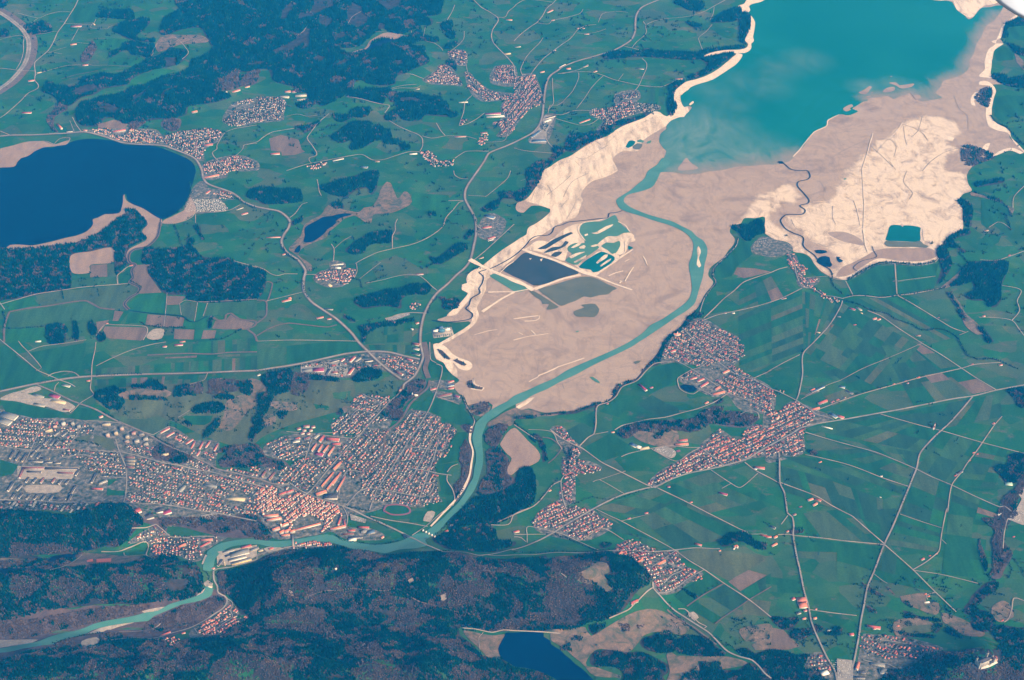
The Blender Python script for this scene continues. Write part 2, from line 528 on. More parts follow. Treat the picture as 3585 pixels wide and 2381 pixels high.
# town gardens and yards -------------------------------------------------
TOWN = """
a3 -60,620 160,640 560,690 800,715 1100,735 1250,795 1400,850 1560,765 1770,890 1990,905 1960,1080 1990,1160 2352,1220 2352,1600 1250,1600 860,1480 700,1540 500,1540 0,1560 -60,1560
b3 -10,1160 300,1130 430,1040 280,1080 80,1020 80,930 290,840 520,820 690,840 680,740 840,630 930,470 1010,480 1230,530 1080,690 1230,700 1200,800 1340,720 1430,600 1690,680 1680,730 1760,735 1840,810 1800,880 1760,1000 1640,1110 1640,1200 1660,1390 1690,1460 1480,1510 1240,1500 1030,1560 840,1590 0,1700 -20,1400
b4 -20,20 800,0 830,160 1060,180 1180,240 1150,290 840,290 680,220 560,250 330,280 150,270 60,120 -20,110
b3 390,190 700,145 960,105 1100,85 1360,130 1490,165 1440,310 1350,345 1200,260 1060,235 960,230 840,320 520,295
b3 1600,360 1800,350 1800,430 1640,430 1850,480 1850,540 1640,500 1590,430
a4 1160,320 1330,190 1440,150 1560,240 1980,240 2100,240 1950,340 1860,400 1850,470 1750,490 1600,430 1390,450 1360,320
a4 2080,850 2150,900 2200,980 2280,1000 2060,1150 1800,1190 1770,1110 1900,1020 2000,940
b4 0,440 60,370 110,350 330,350 360,310 500,300 690,325 720,350 480,370 230,385
a1 750,1185 900,1195 1130,1170 1420,1190 1500,1240 1880,1170 2010,1200 2045,1225 1990,1300 1880,1370 1860,1470 1780,1460 1560,1360 1230,1320 1070,1290 850,1215
a1 1860,1495 2160,1420 2352,1480 2352,1560 2120,1570 2070,1630 1870,1640
a1 2030,1110 2110,960 2352,890 2560,890 2630,940 2600,1040 2570,1110 2352,1130 2200,1160
a2 1690,375 1740,190 1840,90 1930,160 2060,170 2150,260 2020,250 2085,350 1950,375
b1 1520,735 1640,650 1670,595 1770,600 1880,780 1760,780 1570,770
b1 1740,480 1800,450 1910,465 1920,600 1830,600 1770,540
b1 1890,655 1930,660 2020,740 2130,820 2350,860 2340,900 2080,930 1950,850
b1 2140,760 2170,610 2250,590 2360,600 2370,780
b1 2230,960 2352,860 2410,690 2540,680 2620,880 2590,960 2490,1000 2410,1100 2300,1250 2200,1250 2240,1180 2150,1130 2240,1070
c1 700,1010 900,970 930,860 1120,820 1160,890 1130,940 1310,950 1340,1000 1100,1050 980,1090 890,1140 800,1230 760,1190 820,1110 700,1060
c1 275,1050 385,1050 290,1310 140,1310 160,1240 240,1170
b2 510,990 560,920 660,890 680,820 810,830 830,880 920,900 880,990 790,1050 640,1060
b2 2010,560 2080,400 2160,380 2280,460 2180,640 2040,610
c2 1390,1568 1440,1480 1540,1410 1640,1350 1740,1350 1900,1440 2130,1568 2130,1690 2000,1780 2120,1850 2352,1990 2352,2200 2100,2200 1950,2050 1820,2060 1500,1920 1620,1830 1700,1790 1440,1750 1340,1760
c3 1690,960 1820,820 1880,780 2060,880 2150,750 2240,740 2352,790 2352,1010 2150,1070 1930,1130
d3 -10,560 100,650 180,550 270,530 470,620 600,690 420,760 340,800 350,1000 240,1050 0,1080
d3 340,480 530,380 550,420 380,480
c3 1220,1300 1330,1180 1500,1090 1700,960 1930,1120 1700,1170 1500,1220 1300,1330
c3 330,790 430,765 560,890 630,980 560,1090 660,1070 800,1140 700,1200 560,1210 540,1300 550,1470 470,1490 720,1530 800,1600 930,1660 640,1810 200,1720 210,1560 400,1430 400,1360 480,1240 430,1200 440,1040 520,1080
c4 900,410 960,330 1080,260 1170,300 1310,375 1500,380 1500,440 1570,530 1720,590 1720,660 1600,690 1480,780 1310,770 1250,640 1120,480
d4 830,1400 870,1150 960,1160 1330,1190 1620,1280 1480,1350 1360,1420 1220,1480 1100,1550 790,1600
d4 340,1460 420,1340 540,1340 620,1500 640,1600 480,1600
d2 170,750 250,750 310,850 380,880 330,970 470,970 450,1020 350,1070 280,1050 260,950
c2 2160,740 2200,640 2260,600 2352,610 2540,680 2545,730 2370,785
""".strip().split("\n")
for s in TOWN:
    sheet("town_ground", G(s), M["town"], .7, 5)

for nm, mk, s in (("riverbank", "bare_floor", "a4 -60,1000 700,915 1330,870 1840,740 1960,740 2085,840 1740,1105 1400,1205 1000,1225 400,1290 -60,1430"),
                  ("riverbank", "bare_floor", "a4 1240,120 1440,95 2352,75 2352,255 1990,250 1700,170 1560,160 1500,230 1400,160"),
                  ("meadow", "tan", "a4 -60,470 400,450 760,395 930,410 1160,435 1345,440 1330,462 1090,512 640,525 300,550 0,560 -60,600"),
                  ("meadow", "g6", "a3 880,520 1100,410 1900,350 2300,340 b3 480,350 860,345 900,480 840,600 690,650 300,760 60,860 a3 2250,960 1980,900 1560,720 1130,700 1010,640")):
    sheet(nm, G(s), M[mk], .9, 4)

# fields -----------------------------------------------------------------
FIELDS = """
0 a2 1165,1220 1270,1125 1480,1115 1530,1140 1515,1310 1270,1290 1190,1275
1 a2 655,1000 830,970 1070,965 1075,1035 655,1070
5 a2 830,860 980,850 985,965 825,970
3 a2 985,850 1040,850 1060,960 990,965
2 a2 1090,950 1200,880 1220,960 1190,1020 1090,1035
5 a2 1230,920 1220,860 1370,850 1350,930 1430,1040 1480,1110 1270,1120 1290,1070 1200,1020 1220,990
2 a2 1200,730 1290,720 1300,840 1200,840 1180,780
3 a2 330,1140 560,1100 1070,1040 1200,1030 1270,1070 1130,1220 1170,1275 1000,1270 900,1230 790,1180 600,1210 400,1240 350,1210
0 a2 30,1220 300,1150 350,1220 100,1280
1 a2 100,1300 400,1250 780,1200 1050,1280 1020,1350 850,1360 500,1380 200,1430 70,1430
5 a2 1050,1275 1130,1285 1080,1370 1030,1370
0 a2 1180,1290 1350,1305 1330,1390 1200,1390 1140,1410
5 a2 1350,1310 1510,1320 1500,1430 1330,1410
5 a2 1520,1320 1690,1340 1670,1420 1500,1430
5 a2 1530,1140 1700,1145 1640,1220 1525,1225
1 a2 1525,1230 1640,1225 1655,1320 1520,1310
5 a2 960,1420 1330,1430 1350,1500 1290,1550 1000,1530 930,1490
5 a2 1600,1445 1780,1450 1770,1540 1590,1535
0 a2 1790,1450 1860,1450 1830,1535 1775,1535
5 a2 1862,1455 1980,1455 1960,1530 1842,1535
0 a2 1690,1350 1900,1340 1900,1440 1670,1430
5 a2 1970,1370 2070,1360 2110,1310 2150,1340 2330,1390 2270,1450 1940,1440
5 a2 880,1380 1000,1360 900,1490
0 a2 1810,1205 1900,1210 1860,1330 1790,1370
3 a2 1650,1230 1700,1190 1800,1200 1780,1370 1670,1320
1 a2 1910,1210 2352,1180 2352,1360 2150,1300 2060,1310 1950,1320 1870,1330
0 a2 0,1500 100,1440 410,1430 430,1568 60,1568
5 b1 110,1270 220,1235 380,1280 410,1370 440,1390 340,1420 230,1425 220,1390 130,1380
0 a1 1000,540 1280,520 1340,560 1220,610 990,600
5 a1 900,1140 1040,1100 1170,1140 1150,1180 900,1180
5 a1 1470,340 1640,320 1860,330 1890,390 1640,410 1450,480 1410,420
0 a1 1340,680 1420,630 1610,650 1400,740 1330,745
0 a1 850,360 1180,360 1130,410 1000,470 880,440
2 a1 710,50 1220,0 1200,90 940,100 880,200 690,215 640,110
1 b2 1930,130 2000,90 2240,90 2180,170 2090,230 1930,220
0 b2 1420,200 1750,220 1770,270 1890,280 1730,430 1640,440 1500,360 1400,300
2 a3 30,30 330,250 440,340 0,440 0,240
2 a3 270,90 790,0 740,270 590,260 450,290 380,230
2 a3 0,530 300,580 600,640 500,690 300,690 50,630
6 a3 1130,530 1570,520 1570,690 1400,650 1020,630
3 a3 1010,640 1400,650 1560,700 1540,770 1400,840 1140,740 1000,680
2 a3 700,590 940,640 900,700 780,710 640,690
2 a3 1650,690 1760,640 2010,660 1980,780 1760,770
2 a3 990,1250 1150,1250 1140,1400 975,1400
2 a3 1165,1330 1280,1320 1290,1370 1160,1370
2 a3 0,1070 170,1120 120,1200 0,1230
6 a3 690,870 850,840 1030,880 1060,960 1000,990 900,930 700,900
2 b3 270,30 600,0 930,-20 980,70 640,140 270,200
1 b3 0,60 250,40 250,200 0,240
2 b3 1020,20 1410,20 1400,110 1040,80
2 b3 1420,610 1630,450 1560,630
2 b3 1590,630 1640,510 1860,570 1990,720 1940,760 1830,750
2 b3 1570,220 1660,190 1690,240 1670,320 1580,320
2 b3 1840,820 1920,820 1910,930 1840,1080 1640,1120 1740,980 1770,890 1800,870
2 b3 1640,1120 1840,1090 1850,1110 1760,1150 1740,1210 1640,1190
2 b3 1660,1210 1740,1220 1790,1350 1800,1400 1690,1390
2 b3 1510,1470 1690,1460 1810,1430 1780,1500 1700,1550 1560,1530
6 b3 490,350 660,350 670,410 550,440 490,420
1 b3 690,460 880,440 890,540 700,510
2 b3 520,560 660,580 660,620 540,610
6 b3 170,510 400,470 500,550 520,620 380,720 250,720 250,600 130,620
3 b3 880,350 1330,350 1330,430 1180,470 900,450
2 b3 810,820 920,830 870,880 800,860
2 b4 1430,20 1545,25 1520,130 1390,125
2 b4 1120,110 1400,140 1520,170 1410,245 1250,170
2 c3 870,550 950,500 1060,560 1050,590 950,680 780,630
4 c3 1130,560 1260,480 1500,600 1510,640 1330,690
4 c3 470,810 620,730 730,830 610,940 560,910
2 c3 590,700 740,620 730,780 690,770
2 c3 620,970 880,830 1060,940 1080,990 950,1040 800,1090
2 c3 1170,320 1300,220 1480,180 1600,250 1430,380 1250,470 1010,400
5 c4 1960,670 2120,555 2310,610 2070,755
6 c4 2090,880 2170,830 2352,850 2320,990 2090,970
6 c4 1700,360 1880,390 2330,440 2150,560 1960,660 1760,560 1500,400
5 d4 0,1080 150,1110 300,1260 200,1290 0,1300
2 d2 260,760 330,755 390,800 480,920 560,965 470,970 350,900
2 d2 740,1010 880,950 1000,870 1165,860 1180,1140 920,1150 790,1140
2 d2 1185,865 1400,880 1570,840 1540,960 1195,1010
2 d2 1195,1015 1540,970 1530,1070 1350,1100 1195,1130
2 d1 2180,380 2210,260 2300,230 2352,250 2352,330
2 d1 2090,900 2200,870 2352,880 2352,1020 2150,1120 2080,1060
2 d1 2090,470 2160,420 2260,460 2250,550 2100,560
2 d2 1960,260 2100,260 2220,370 2200,420 2010,520 1960,480
2 d2 2010,570 2150,580 2120,650 2000,720 1930,660
2 d4 260,260 1060,345 1000,560 970,600 640,490 640,400 280,390
3 d4 280,390 635,415 635,480 300,450
1 d4 640,480 960,560 970,620 880,720 640,650
2 c2 1850,880 1950,790 2050,650 2060,600 2110,640 2150,650 2180,760 2030,880 1990,960 1860,990 1830,930
5 c2 2040,880 2210,890 2352,920 2100,980 2010,940
""".strip().split("\n")
for s in FIELDS:
    gi, rest = s.split(" ", 1)
    sheet("field", G(rest), M["g" + gi], 1.2, 0, sm=False)

def strips(s, nu, nv, weights, seed, off=1.7):
    q = G(s)
    rng = np.random.default_rng(seed)
    faces, V = {}, {}
    def at(u, v):
        return (q[0] * (1 - u) + q[1] * u) * (1 - v) + (q[3] * (1 - u) + q[2] * u) * v
    us = np.sort(np.concatenate([[0, 1], (np.arange(1, nu) + rng.uniform(-.4, .4, nu - 1)) / nu]))
    for i in range(nu):
        nvv = max(1, nv + rng.integers(-1, 2))
        vs = np.sort(np.concatenate([[0, 1], (np.arange(1, nvv) + rng.uniform(-.3, .3, nvv - 1)) / nvv]))
        for j in range(nvv):
            g = rng.choice(7, p=np.array(weights) / sum(weights))
            if g == 0 and rng.random() < .3: continue
            corners = [at(us[i], vs[j]), at(us[i + 1], vs[j]), at(us[i + 1], vs[j + 1]), at(us[i], vs[j + 1])]
            faces.setdefault(g, []).append(corners)
    for g, fs in faces.items():
        A = np.array(fs).reshape(-1, 2)
        Z = hgt(A) + off + lift()
        F = np.arange(len(A)).reshape(-1, 4)
        a, b, c = A[F[0, 0]], A[F[0, 1]], A[F[0, 2]]
        if (b[0] - a[0]) * (c[1] - a[1]) - (b[1] - a[1]) * (c[0] - a[0]) < 0: F = F[:, ::-1]
        o = link("field_strips", mesh_np("field_strips", np.column_stack([A, Z]), F, [M["g%d" % g]]))
        o["kind"] = "structure"
W1 = (1, 2.2, 4.2, 1.6, 2.8, .28, .7)
strips("d2 -260,1330 320,1085 335,1640 -250,1860", 2, 8, W1, 1)
strips("c2 2060,1120 2352,960 d2 150,1150 -260,1320", 3, 3, W1, 41)
strips("d2 350,1100 680,1230 430,1580 360,1690", 6, 2, W1, 2)
strips("d2 700,1210 1400,1600 1050,2000 350,1660", 9, 4, W1, 3)
strips("d3 1050,30 1400,10 2080,430 1350,590", 5, 3, W1, 4)
strips("d3 350,290 700,230 1100,380 600,580", 3, 3, W1, 31)
strips("d2 720,1160 1190,1160 1800,1500 1500,1580", 5, 2, W1, 5)
strips("d3 340,790 1030,650 1590,810 1400,1000", 2, 8, (0, 2, 5, 1, 2, .1, .6), 6)
strips("d3 350,830 1400,1010 1360,1150 1000,1020", 8, 2, W1, 7)
strips("d3 330,1000 830,970 1340,1170 1290,1310", 2, 5, (1, 2, 4, 1, 3, .1, .5), 8)
strips("d3 130,1040 500,1060 1280,1340 1230,1480", 2, 4, (1, 2, 4, 1, 3, .1, .5), 27)
strips("d3 130,1130 600,1260 740,1560 180,1370", 4, 1, W1, 9)
strips("d3 600,1270 1220,1490 1160,1700 760,1590", 5, 1, (1, 2, 4, 2, 3, .2, .8), 10)
strips("d3 1090,660 1840,520 1590,790 1300,740", 3, 2, (1, 1, 3, 2, 4, .1, .3), 28)
strips("d3 1880,520 2130,460 2150,680 1640,780", 4, 2, W1, 11)
strips("d3 1600,815 1970,925 1700,1300 1380,1150", 3, 3, W1, 12)
strips("d3 1980,930 2200,985 2080,1330 1720,1300", 2, 5, W1, 13)
strips("d3 1380,1170 1690,1320 1640,1700 1230,1560", 2, 3, W1, 14)
strips("d3 1710,1320 2130,1520 2060,1680 1660,1640", 2, 3, W1, 15)
strips("d4 1230,60 1600,190 1560,400 1090,330", 1, 5, W1, 16)
strips("d4 1660,50 2020,100 1980,640 1600,600", 2, 4, (1, 2, 4, 1, 2, 0, .5), 17)
strips("d4 640,20 1190,0 1060,310 980,300", 3, 2, W1, 18)
strips("d4 190,60 640,10 1050,320 260,250", 3, 1, (1, 1, 5, 1, 2, 0, .3), 19)
strips("d4 1100,360 1330,570 1530,760 930,640", 2, 2, (1, 2, 4, 1, 2, 0, 1), 30)
strips("c3 730,1520 1300,1340 1780,1568 2130,1730", 3, 4, (0, 1, 4, 2, 3, .1, .8), 20)
strips("c3 1330,1340 1780,1180 2352,1420 1790,1560", 4, 3, W1, 21)
strips("c4 760,20 1130,210 1450,380 980,280", 2, 4, W1, 22)
strips("c4 1150,90 1480,-60 2100,230 1480,370", 3, 3, (1, 2, 4, 2, 2, 0, 1), 23)
strips("c4 1760,590 1900,690 1580,890 1460,800", 2, 1, W1, 24)
strips("c4 1580,900 1920,700 2140,840 1820,1050", 3, 2, (1, 1, 5, 1, 2, 0, .5), 25)
strips("c4 2080,760 2352,590 2352,720 2160,830", 2, 1, W1, 26)
strips("d4 -10,620 290,660 330,780 -10,760", 2, 2, W1, 29)
strips("a3 880,240 2352,130 2352,250 880,290", 30, 1, (3, 3, 2, 2, 2, .3, .6), 33, 1.9)
strips("a3 1350,135 2352,100 2352,122 1340,152", 6, 1, (1, 1, 1, 3, 0, .3, 3), 39, 2.4)
strips("a3 860,340 1900,300 1880,365 870,440", 22, 1, (1, 2, 3, 2, 3, .8, .6), 34, 1.9)
strips("a3 1720,0 2352,-40 2352,85 1720,98", 13, 1, (3, 3, 2, 2, 1, 1, .6), 35, 1.9)
strips("b3 1020,20 1415,20 1400,108 1060,80", 6, 1, (0, 2, 4, 1, 3, 0, 0), 36, 1.9)
strips("b2 1020,1440 1420,1370 1420,1568 1000,1568", 6, 1, (0, 2, 4, 1, 3, 0, 0), 37, 1.9)
strips("c1 1250,800 1420,820 1410,960 1240,960", 4, 1, (1, 1, 4, 1, 2, 0, 0), 38, 1.9)

# the drained reservoir bed ----------------------------------------------
WSHORE = "c1 2400,-120 2240,-40 2140,-10 2100,40 2050,60 2070,110 2130,120 2155,170 2165,210 2150,260 2140,310 2115,370 2140,410 2115,445 2040,460 1950,462 1850,475 1770,500 1735,522 1800,515 1900,490 2010,488 2040,495 2000,530 1900,610 1830,660 1750,700 1660,730 1580,750 1520,790 1470,840 1455,910 1465,960 1465,1010 1440,1040 1400,1070 1370,1060 1330,1030 1280,1025 1200,1080 1100,1120 1000,1160 920,1210 850,1250 740,1290 640,1345 560,1400 520,1430 420,1470 330,1530 260,1568 c2 230,60 210,130 150,220 90,270 30,290 10,340 30,370 80,380 150,320 240,320 330,350 330,375 270,430 200,480 130,520 110,580 60,610 0,650 b2 2250,720 2150,800 2060,870 1980,910 1930,950 1915,1000 1920,1030 1880,1040 1875,1090 1930,1120 1870,1200 1800,1270 1740,1330 1650,1365 1800,1385 1940,1375 1960,1390 1900,1440 1800,1500 1680,1568 b3 1620,40 1620,100 1640,150 1700,180 1740,240 1790,300 1850,350 1800,400 1850,470 1900,500 1930,580"
BED = WSHORE + " b3 1970,570 2080,540 2150,570 2130,640 2200,600 2352,520 c3 20,600 50,625 130,605 200,625 280,645 400,635 540,625 620,600 740,560 840,540 900,480 920,420 1000,375 1090,345 1140,300 1200,220 1260,160 1310,100 1350,30 1370,-10 c2 1440,1490 1530,1420 1590,1340 1650,1290 1700,1220 1750,1120 1810,1050 1820,1010 1780,960 1790,900 1830,860 1920,790 1960,730 2010,670 2020,620 1975,560 2000,500 2070,480 2110,430 2200,430 2290,420 2290,560 2352,610 d2 70,625 180,650 230,690 240,740 330,755 390,790 430,850 500,920 580,965 650,985 720,1000 800,960 880,910 960,855 1050,830 1200,840 1350,855 1480,840 1560,790 1550,720 1600,680 1700,600 1780,540 1790,440 1790,350 1765,270 1790,210 1870,180 1840,120 1830,40 d1 1870,1540 1900,1510 1990,1480 2060,1450 2130,1390 2240,1360 2320,1385 2352,1400 2352,1385 2300,1330 2220,1260 2210,1190 2140,1170 2060,1110 2050,1060 2070,920 2090,830 2060,780 2200,770 2100,740 2050,690 2050,600 2060,530 2080,460 2160,405 2140,350 2180,230 2290,155 2420,60 2500,-120"

SAND = """
sand c1 2400,-60 2240,-40 2140,-10 2100,40 2050,60 2070,110 2130,120 2155,170 2165,210 2150,260 2140,310 2115,370 2140,410 2115,445 2040,460 1950,462 1850,475 1770,500 1735,522 1800,515 1900,490 2010,488 2040,495 2000,530 1900,610 1830,660 1750,700 1660,730 1580,750 1520,790 1470,840 1455,910 1465,960 1465,1010 1440,1040 1400,1070 1370,1060 1330,1030 1280,1025 1200,1080 1100,1120 1000,1160 920,1210 850,1250 740,1290 640,1345 560,1400 520,1430 420,1470 330,1530 260,1568 c2 230,60 210,130 150,220 110,270 200,300 330,350 330,375 270,430 200,480 130,520 110,580 60,610 0,650 b2 2250,720 2150,800 2060,870 1980,910 1930,950 1915,1000 1950,1000 2040,960 2100,930 2150,960 2230,890 2352,790 c2 60,720 130,650 250,590 370,510 450,470 570,420 600,340 630,270 610,230 640,160 720,90 830,55 945,0 c1 930,1510 910,1460 940,1420 1000,1385 1130,1380 1180,1290 1300,1210 1420,1140 1600,1080 1580,960 1560,880 1700,800 1980,680 2180,520 2250,400 2230,100
shore c1 2400,-60 2240,-40 2140,-10 2100,40 2050,60 2070,110 2130,120 2155,170 2165,210 2150,260 2140,310 2115,370 2140,410 2115,445 2040,460 1950,462 1850,475 1770,500 1735,522 1800,515 1900,490 2010,488 2040,495 2000,530 1900,610 1830,660 1750,700 1660,730 1580,750 1520,790 1470,840 1455,910 1465,960 1465,1010 1440,1040 1400,1070 1370,1060 1330,1030 1280,1025 1200,1080 1100,1120 1000,1160 920,1210 1000,1190 1100,1150 1220,1095 1290,1060 1340,1100 1420,1100 1520,1075 1540,950 1480,900 1700,800 1980,680 2180,520 2250,400 2230,100
sand b2 2100,930 2150,960 2110,1000 2100,1080 2050,1180 2010,1250 2030,1320 2000,1390 1900,1480 1800,1540 1750,1568 b3 1680,30 1650,90 1760,170 1820,230 1840,320 1800,300 1740,240 1700,180 1640,150 1620,100 1620,40 1680,0 b2 1800,1500 1900,1440 1960,1390 1970,1310 1940,1250 1960,1190 2030,1130 2060,1040
sand b2 1915,1000 1990,950 2060,960 2050,1060 2010,1110 1940,1190 1830,1310 1740,1330 1800,1270 1870,1200 1930,1120 1875,1090 1880,1040 1920,1030
sand2 d1 1240,1130 1300,1110 1450,1070 1560,1080 1700,1110 1760,1200 1650,1310 1740,1370 1650,1430 1600,1500 1620,1568 d2 1830,20 1840,120 1870,180 1790,210 1765,270 1790,350 1790,440 1780,540 1700,600 1600,680 1550,720 1560,790 1480,840 1350,855 1200,840 1050,830 960,855 880,910 800,960 720,1000 650,985 600,940 700,860 640,760 560,700 480,660 360,600 330,520 250,540 200,480 200,420 330,400 350,330 430,310 580,260 650,200 670,130 700,90 740,60 730,0 d1 770,1568 800,1520 850,1450 930,1400 990,1340 1000,1290 1120,1270 1190,1180
sand2 c2 2070,480 2110,400 2170,320 2240,230 2352,195 d2 130,150 200,120 250,150 260,220 310,240 230,300 130,290 80,350 40,380 10,440 70,500 160,540 240,590 320,620 340,690 380,740 430,790 480,870 560,920 600,950 560,960 480,900 420,840 390,790 330,755 240,740 230,690 180,650 70,625 -30,570 -60,430 c2 2200,440
reed d2 930,760 1000,720 1150,700 1480,705 1550,740 1540,790 1400,830 1200,822 1060,800 960,830 860,890 740,960 640,965 680,900 800,830 880,790
mud d2 560,560 720,560 850,620 880,680 760,660 640,620
shore d1 2420,60 2290,155 2180,230 2140,350 2050,380 2090,400 2160,405 2080,460 2060,530 2050,600 2055,690 2200,770 2150,770 2040,720 1940,700 1990,640 1990,560 2020,460 2090,400 2110,340 2150,240 2250,160 2400,40
shore d1 2060,780 2090,840 2070,920 2050,1060 2100,1130 2210,1190 2230,1260 2300,1330 2352,1385 2400,1430 2352,1400 2260,1310 2190,1220 2110,1200 2030,1160 2000,1060 2010,960 2060,860 2040,790 1940,775 1950,745 2010,745
sand d1 1500,-60 1560,5 1640,5 1700,10 1730,90 1840,165 1890,155 1940,90 2000,55 2100,30 2140,-60
shore d1 1900,850 1860,900 1870,960 1910,975 1900,920 1940,910 1930,850
shore d1 1650,1270 1680,1250 1715,1260 1700,1290 1665,1290
shore d1 1970,1370 2000,1320 2045,1315 2010,1385
shore d1 2352,1400 2240,1355 2130,1385 2060,1440 2120,1420 2230,1380 2320,1410
sand c2 -20,720 70,720 130,690 200,640 260,640 300,650 420,560 520,500 620,490 600,560 650,650 560,680 500,740 470,820 400,800 260,740 120,720
sand c2 560,860 660,830 720,770 800,730 930,760 960,790 930,830 830,900 760,950 700,950
sand c2 740,690 800,630 880,590 1000,570 1080,570 1110,640 1050,660 1020,740 960,770 860,740 780,720
shore b3 1620,20 1635,110 1700,180 1790,188 1830,235 1910,258 1962,225 1945,180 1850,142 1790,108 1740,52 1680,15
sand c3 60,570 150,510 200,500 130,560 30,615 20,595
reed b3 2240,890 2290,820 2352,780 c3 60,830 130,900 220,980 255,1040 240,1090 150,1130 60,1150 -20,1210 b3 2300,1200 2290,1150 2330,1060 2270,1010 2220,930
tan b3 2110,740 2200,690 2280,630 2352,600 2400,620 2380,680 2352,700 2290,760 2200,740 2120,780
tan b3 1930,580 1970,560 2080,540 2140,570 2110,640 2030,670 1970,640
tan c3 0,620 130,605 280,645 400,660 250,680 100,690 0,690
gravel a4 1300,950 1450,910 1540,905 1430,945 1330,965
gravel a4 800,1150 900,1105 1100,1060 1230,1050 1080,1090 900,1140
gravel a4 -60,1215 100,1205 350,1205 300,1230 150,1255 -60,1285
gravel a4 1845,510 1880,425 1902,430 1885,480 1855,515
gravel a4 1800,800 1850,760 1885,725 1880,770 1830,800
gravel a4 1860,690 1900,660 1950,690 1940,725 1880,715
gravel d3 2352,1310 2300,1390 2330,1430 2270,1560 2352,1568 2480,1500 2480,1200
gravel d4 2200,100 2280,0 2400,-40 2480,150 2330,150 2240,112
gravel a3 0,520 90,470 200,440 330,400 380,430 250,470 180,450 400,510 550,520 690,590 600,640 430,590 300,575 150,540
gravel a3 240,1310 560,1310 540,1370 240,1370
gravel b4 1560,30 1630,35 1580,125 1520,115
gravel a2 1400,1450 1500,1450 1480,1530 1400,1545 1340,1520
gravel c3 1280,985 1380,950 1480,1000 1440,1060
gravel c4 1590,960 1640,945 1690,1000 1650,1030 1600,990
gravel a4 750,1215 880,1180 910,1225 770,1265
gravel b4 60,370 130,350 240,370 90,400
rock b4 1380,660 1430,640 1440,670 1400,690
rock b4 1670,800 1730,780 1730,830 1690,860
rock b4 300,760 330,770 340,820 290,800
tan c4 590,570 700,545 770,490 880,505 885,590 830,620 870,710 915,750 860,770 780,715 740,670 640,645
rock c3 1480,55 1540,50 1530,70
reed a2 0,720 60,690 100,670 150,670 300,680 450,650 600,610 700,590 780,560 830,520 855,480 850,440 900,425 960,395 1090,385 1110,345 1125,290 1130,225 1145,205 1160,215 1170,265 1230,310 1310,345 1390,395 1470,440 1470,500 1440,590 1380,660 1330,690 1240,710 1190,750 1170,800 1150,790 1180,710 1330,630 1340,600 1290,550 1340,490 1330,450 1250,380 1150,400 1100,430 1000,510 880,580 700,650 450,690 200,710 100,720 0,740 -80,740 -80,712
reed a2 1490,450 1570,415 1640,380 1680,360 1720,300 1740,240 1790,370 1690,450 1600,480 1480,480
reed a1 -60,1545 -60,1400 100,1340 250,1300 380,1295 500,1330 560,1310 640,1290 600,1330 520,1342 420,1350 370,1365 310,1395 280,1420 240,1440 200,1450 160,1490 130,1530
tan b2 430,560 440,500 500,450 600,380 640,320 700,300 740,350 800,370 900,385 950,340 1020,330 1090,260 1130,200 1190,100 1220,110 1240,190 1280,250 1340,190 1390,220 1400,300 1330,350 1250,380 1100,390 1050,400 1030,470 980,470 920,430 880,410 800,440 740,490 650,560 620,610 530,640 430,680 400,750 430,800 490,850 500,910 450,900 400,800 340,760 290,720 380,640 420,600
reed a2 660,770 820,740 1030,700 1040,830 830,860 820,930 670,930
reed b1 850,490 980,450 1050,370 1150,310 1230,300 1400,330 1330,345 1270,370 1130,375 1050,395 980,470 940,500
tan c4 370,1130 560,1100 660,1090 720,1170 880,1090 950,1050 1150,960 1390,970 1600,1100 1520,1170 1290,1130 1170,1170 1130,1230 1050,1310 800,1280 700,1370 690,1430 800,1440 1010,1530 1000,1568 740,1568 600,1430 480,1320 350,1230 350,1160
tan c4 1420,1280 1500,1340 1750,1360 1950,1360 2150,1420 2100,1450 1900,1460 1880,1400 1790,1400 1700,1390 1700,1568 1400,1568 1420,1480 1400,1330
tan c4 2090,1080 2352,1080 2352,1290 2200,1300 2170,1250 2230,1210 2130,1200 2100,1150
tan b4 1880,1110 2150,1145 2250,1130 2270,1170 2205,1290 2220,1370 2100,1350 2000,1230 1900,1150
tan d4 1580,940 1700,980 1850,1060 1880,1120 2000,1150 1950,1180 1820,1170 1700,1080 1600,1020
tan d4 1230,800 1440,760 1440,850 1560,880 1560,990 1400,940 1250,850
tan d4 2020,870 2180,810 2240,860 2230,990 2150,1040 2060,1000
tan d4 1180,1150 1160,1040 1350,1010 1530,1060 1500,1110 1300,1130
tan b3 760,600 900,590 860,640 770,660
tan b3 100,540 330,530 370,600 240,620
tan b3 -60,340 40,350 90,440 20,480 -30,560 -60,540
tan b3 60,660 150,650 160,720 90,760
tan c3 1130,830 1300,780 1500,800 1480,960 1300,950 1180,910
tan c3 1680,650 1850,610 1900,640 1800,720 1690,720
tan d2 1600,1040 1740,920 1830,840 1780,960 1650,1060 1560,1080
tan d2 1620,1110 1680,1110 1830,1320 1960,1440 1900,1480 1780,1400 1740,1280
tan d2 1880,200 2030,240 2200,310 2260,340 2230,400 2190,330 2060,270 1880,230
tan a3 2100,520 2300,490 2352,560 2250,640 2100,800 2000,780 2060,660
tan a3 1080,480 1200,440 1450,440 1600,450 1560,490 1150,500
tan a4 1090,500 1200,470 1350,460 1330,450 1230,495
tan b1 -890,350 -750,320 -500,330 -470,390 -700,410 -900,480
tan d1 2260,480 2352,560 2352,640 2290,580
olive d4 1230,1090 1500,1060 1520,1120 1300,1140
""".strip().split("\n")
def edge_dist(V, P, closed=True):
    d = np.full(len(V), 1e9)
    for i in range(len(P) if closed else len(P) - 1):
        d = np.minimum(d, seg_dist(V, P[i], P[(i + 1) % len(P)]))
    return d
PALE = [G(s.split(" ", 1)[1]) for s in SAND if s.startswith("sand2")]
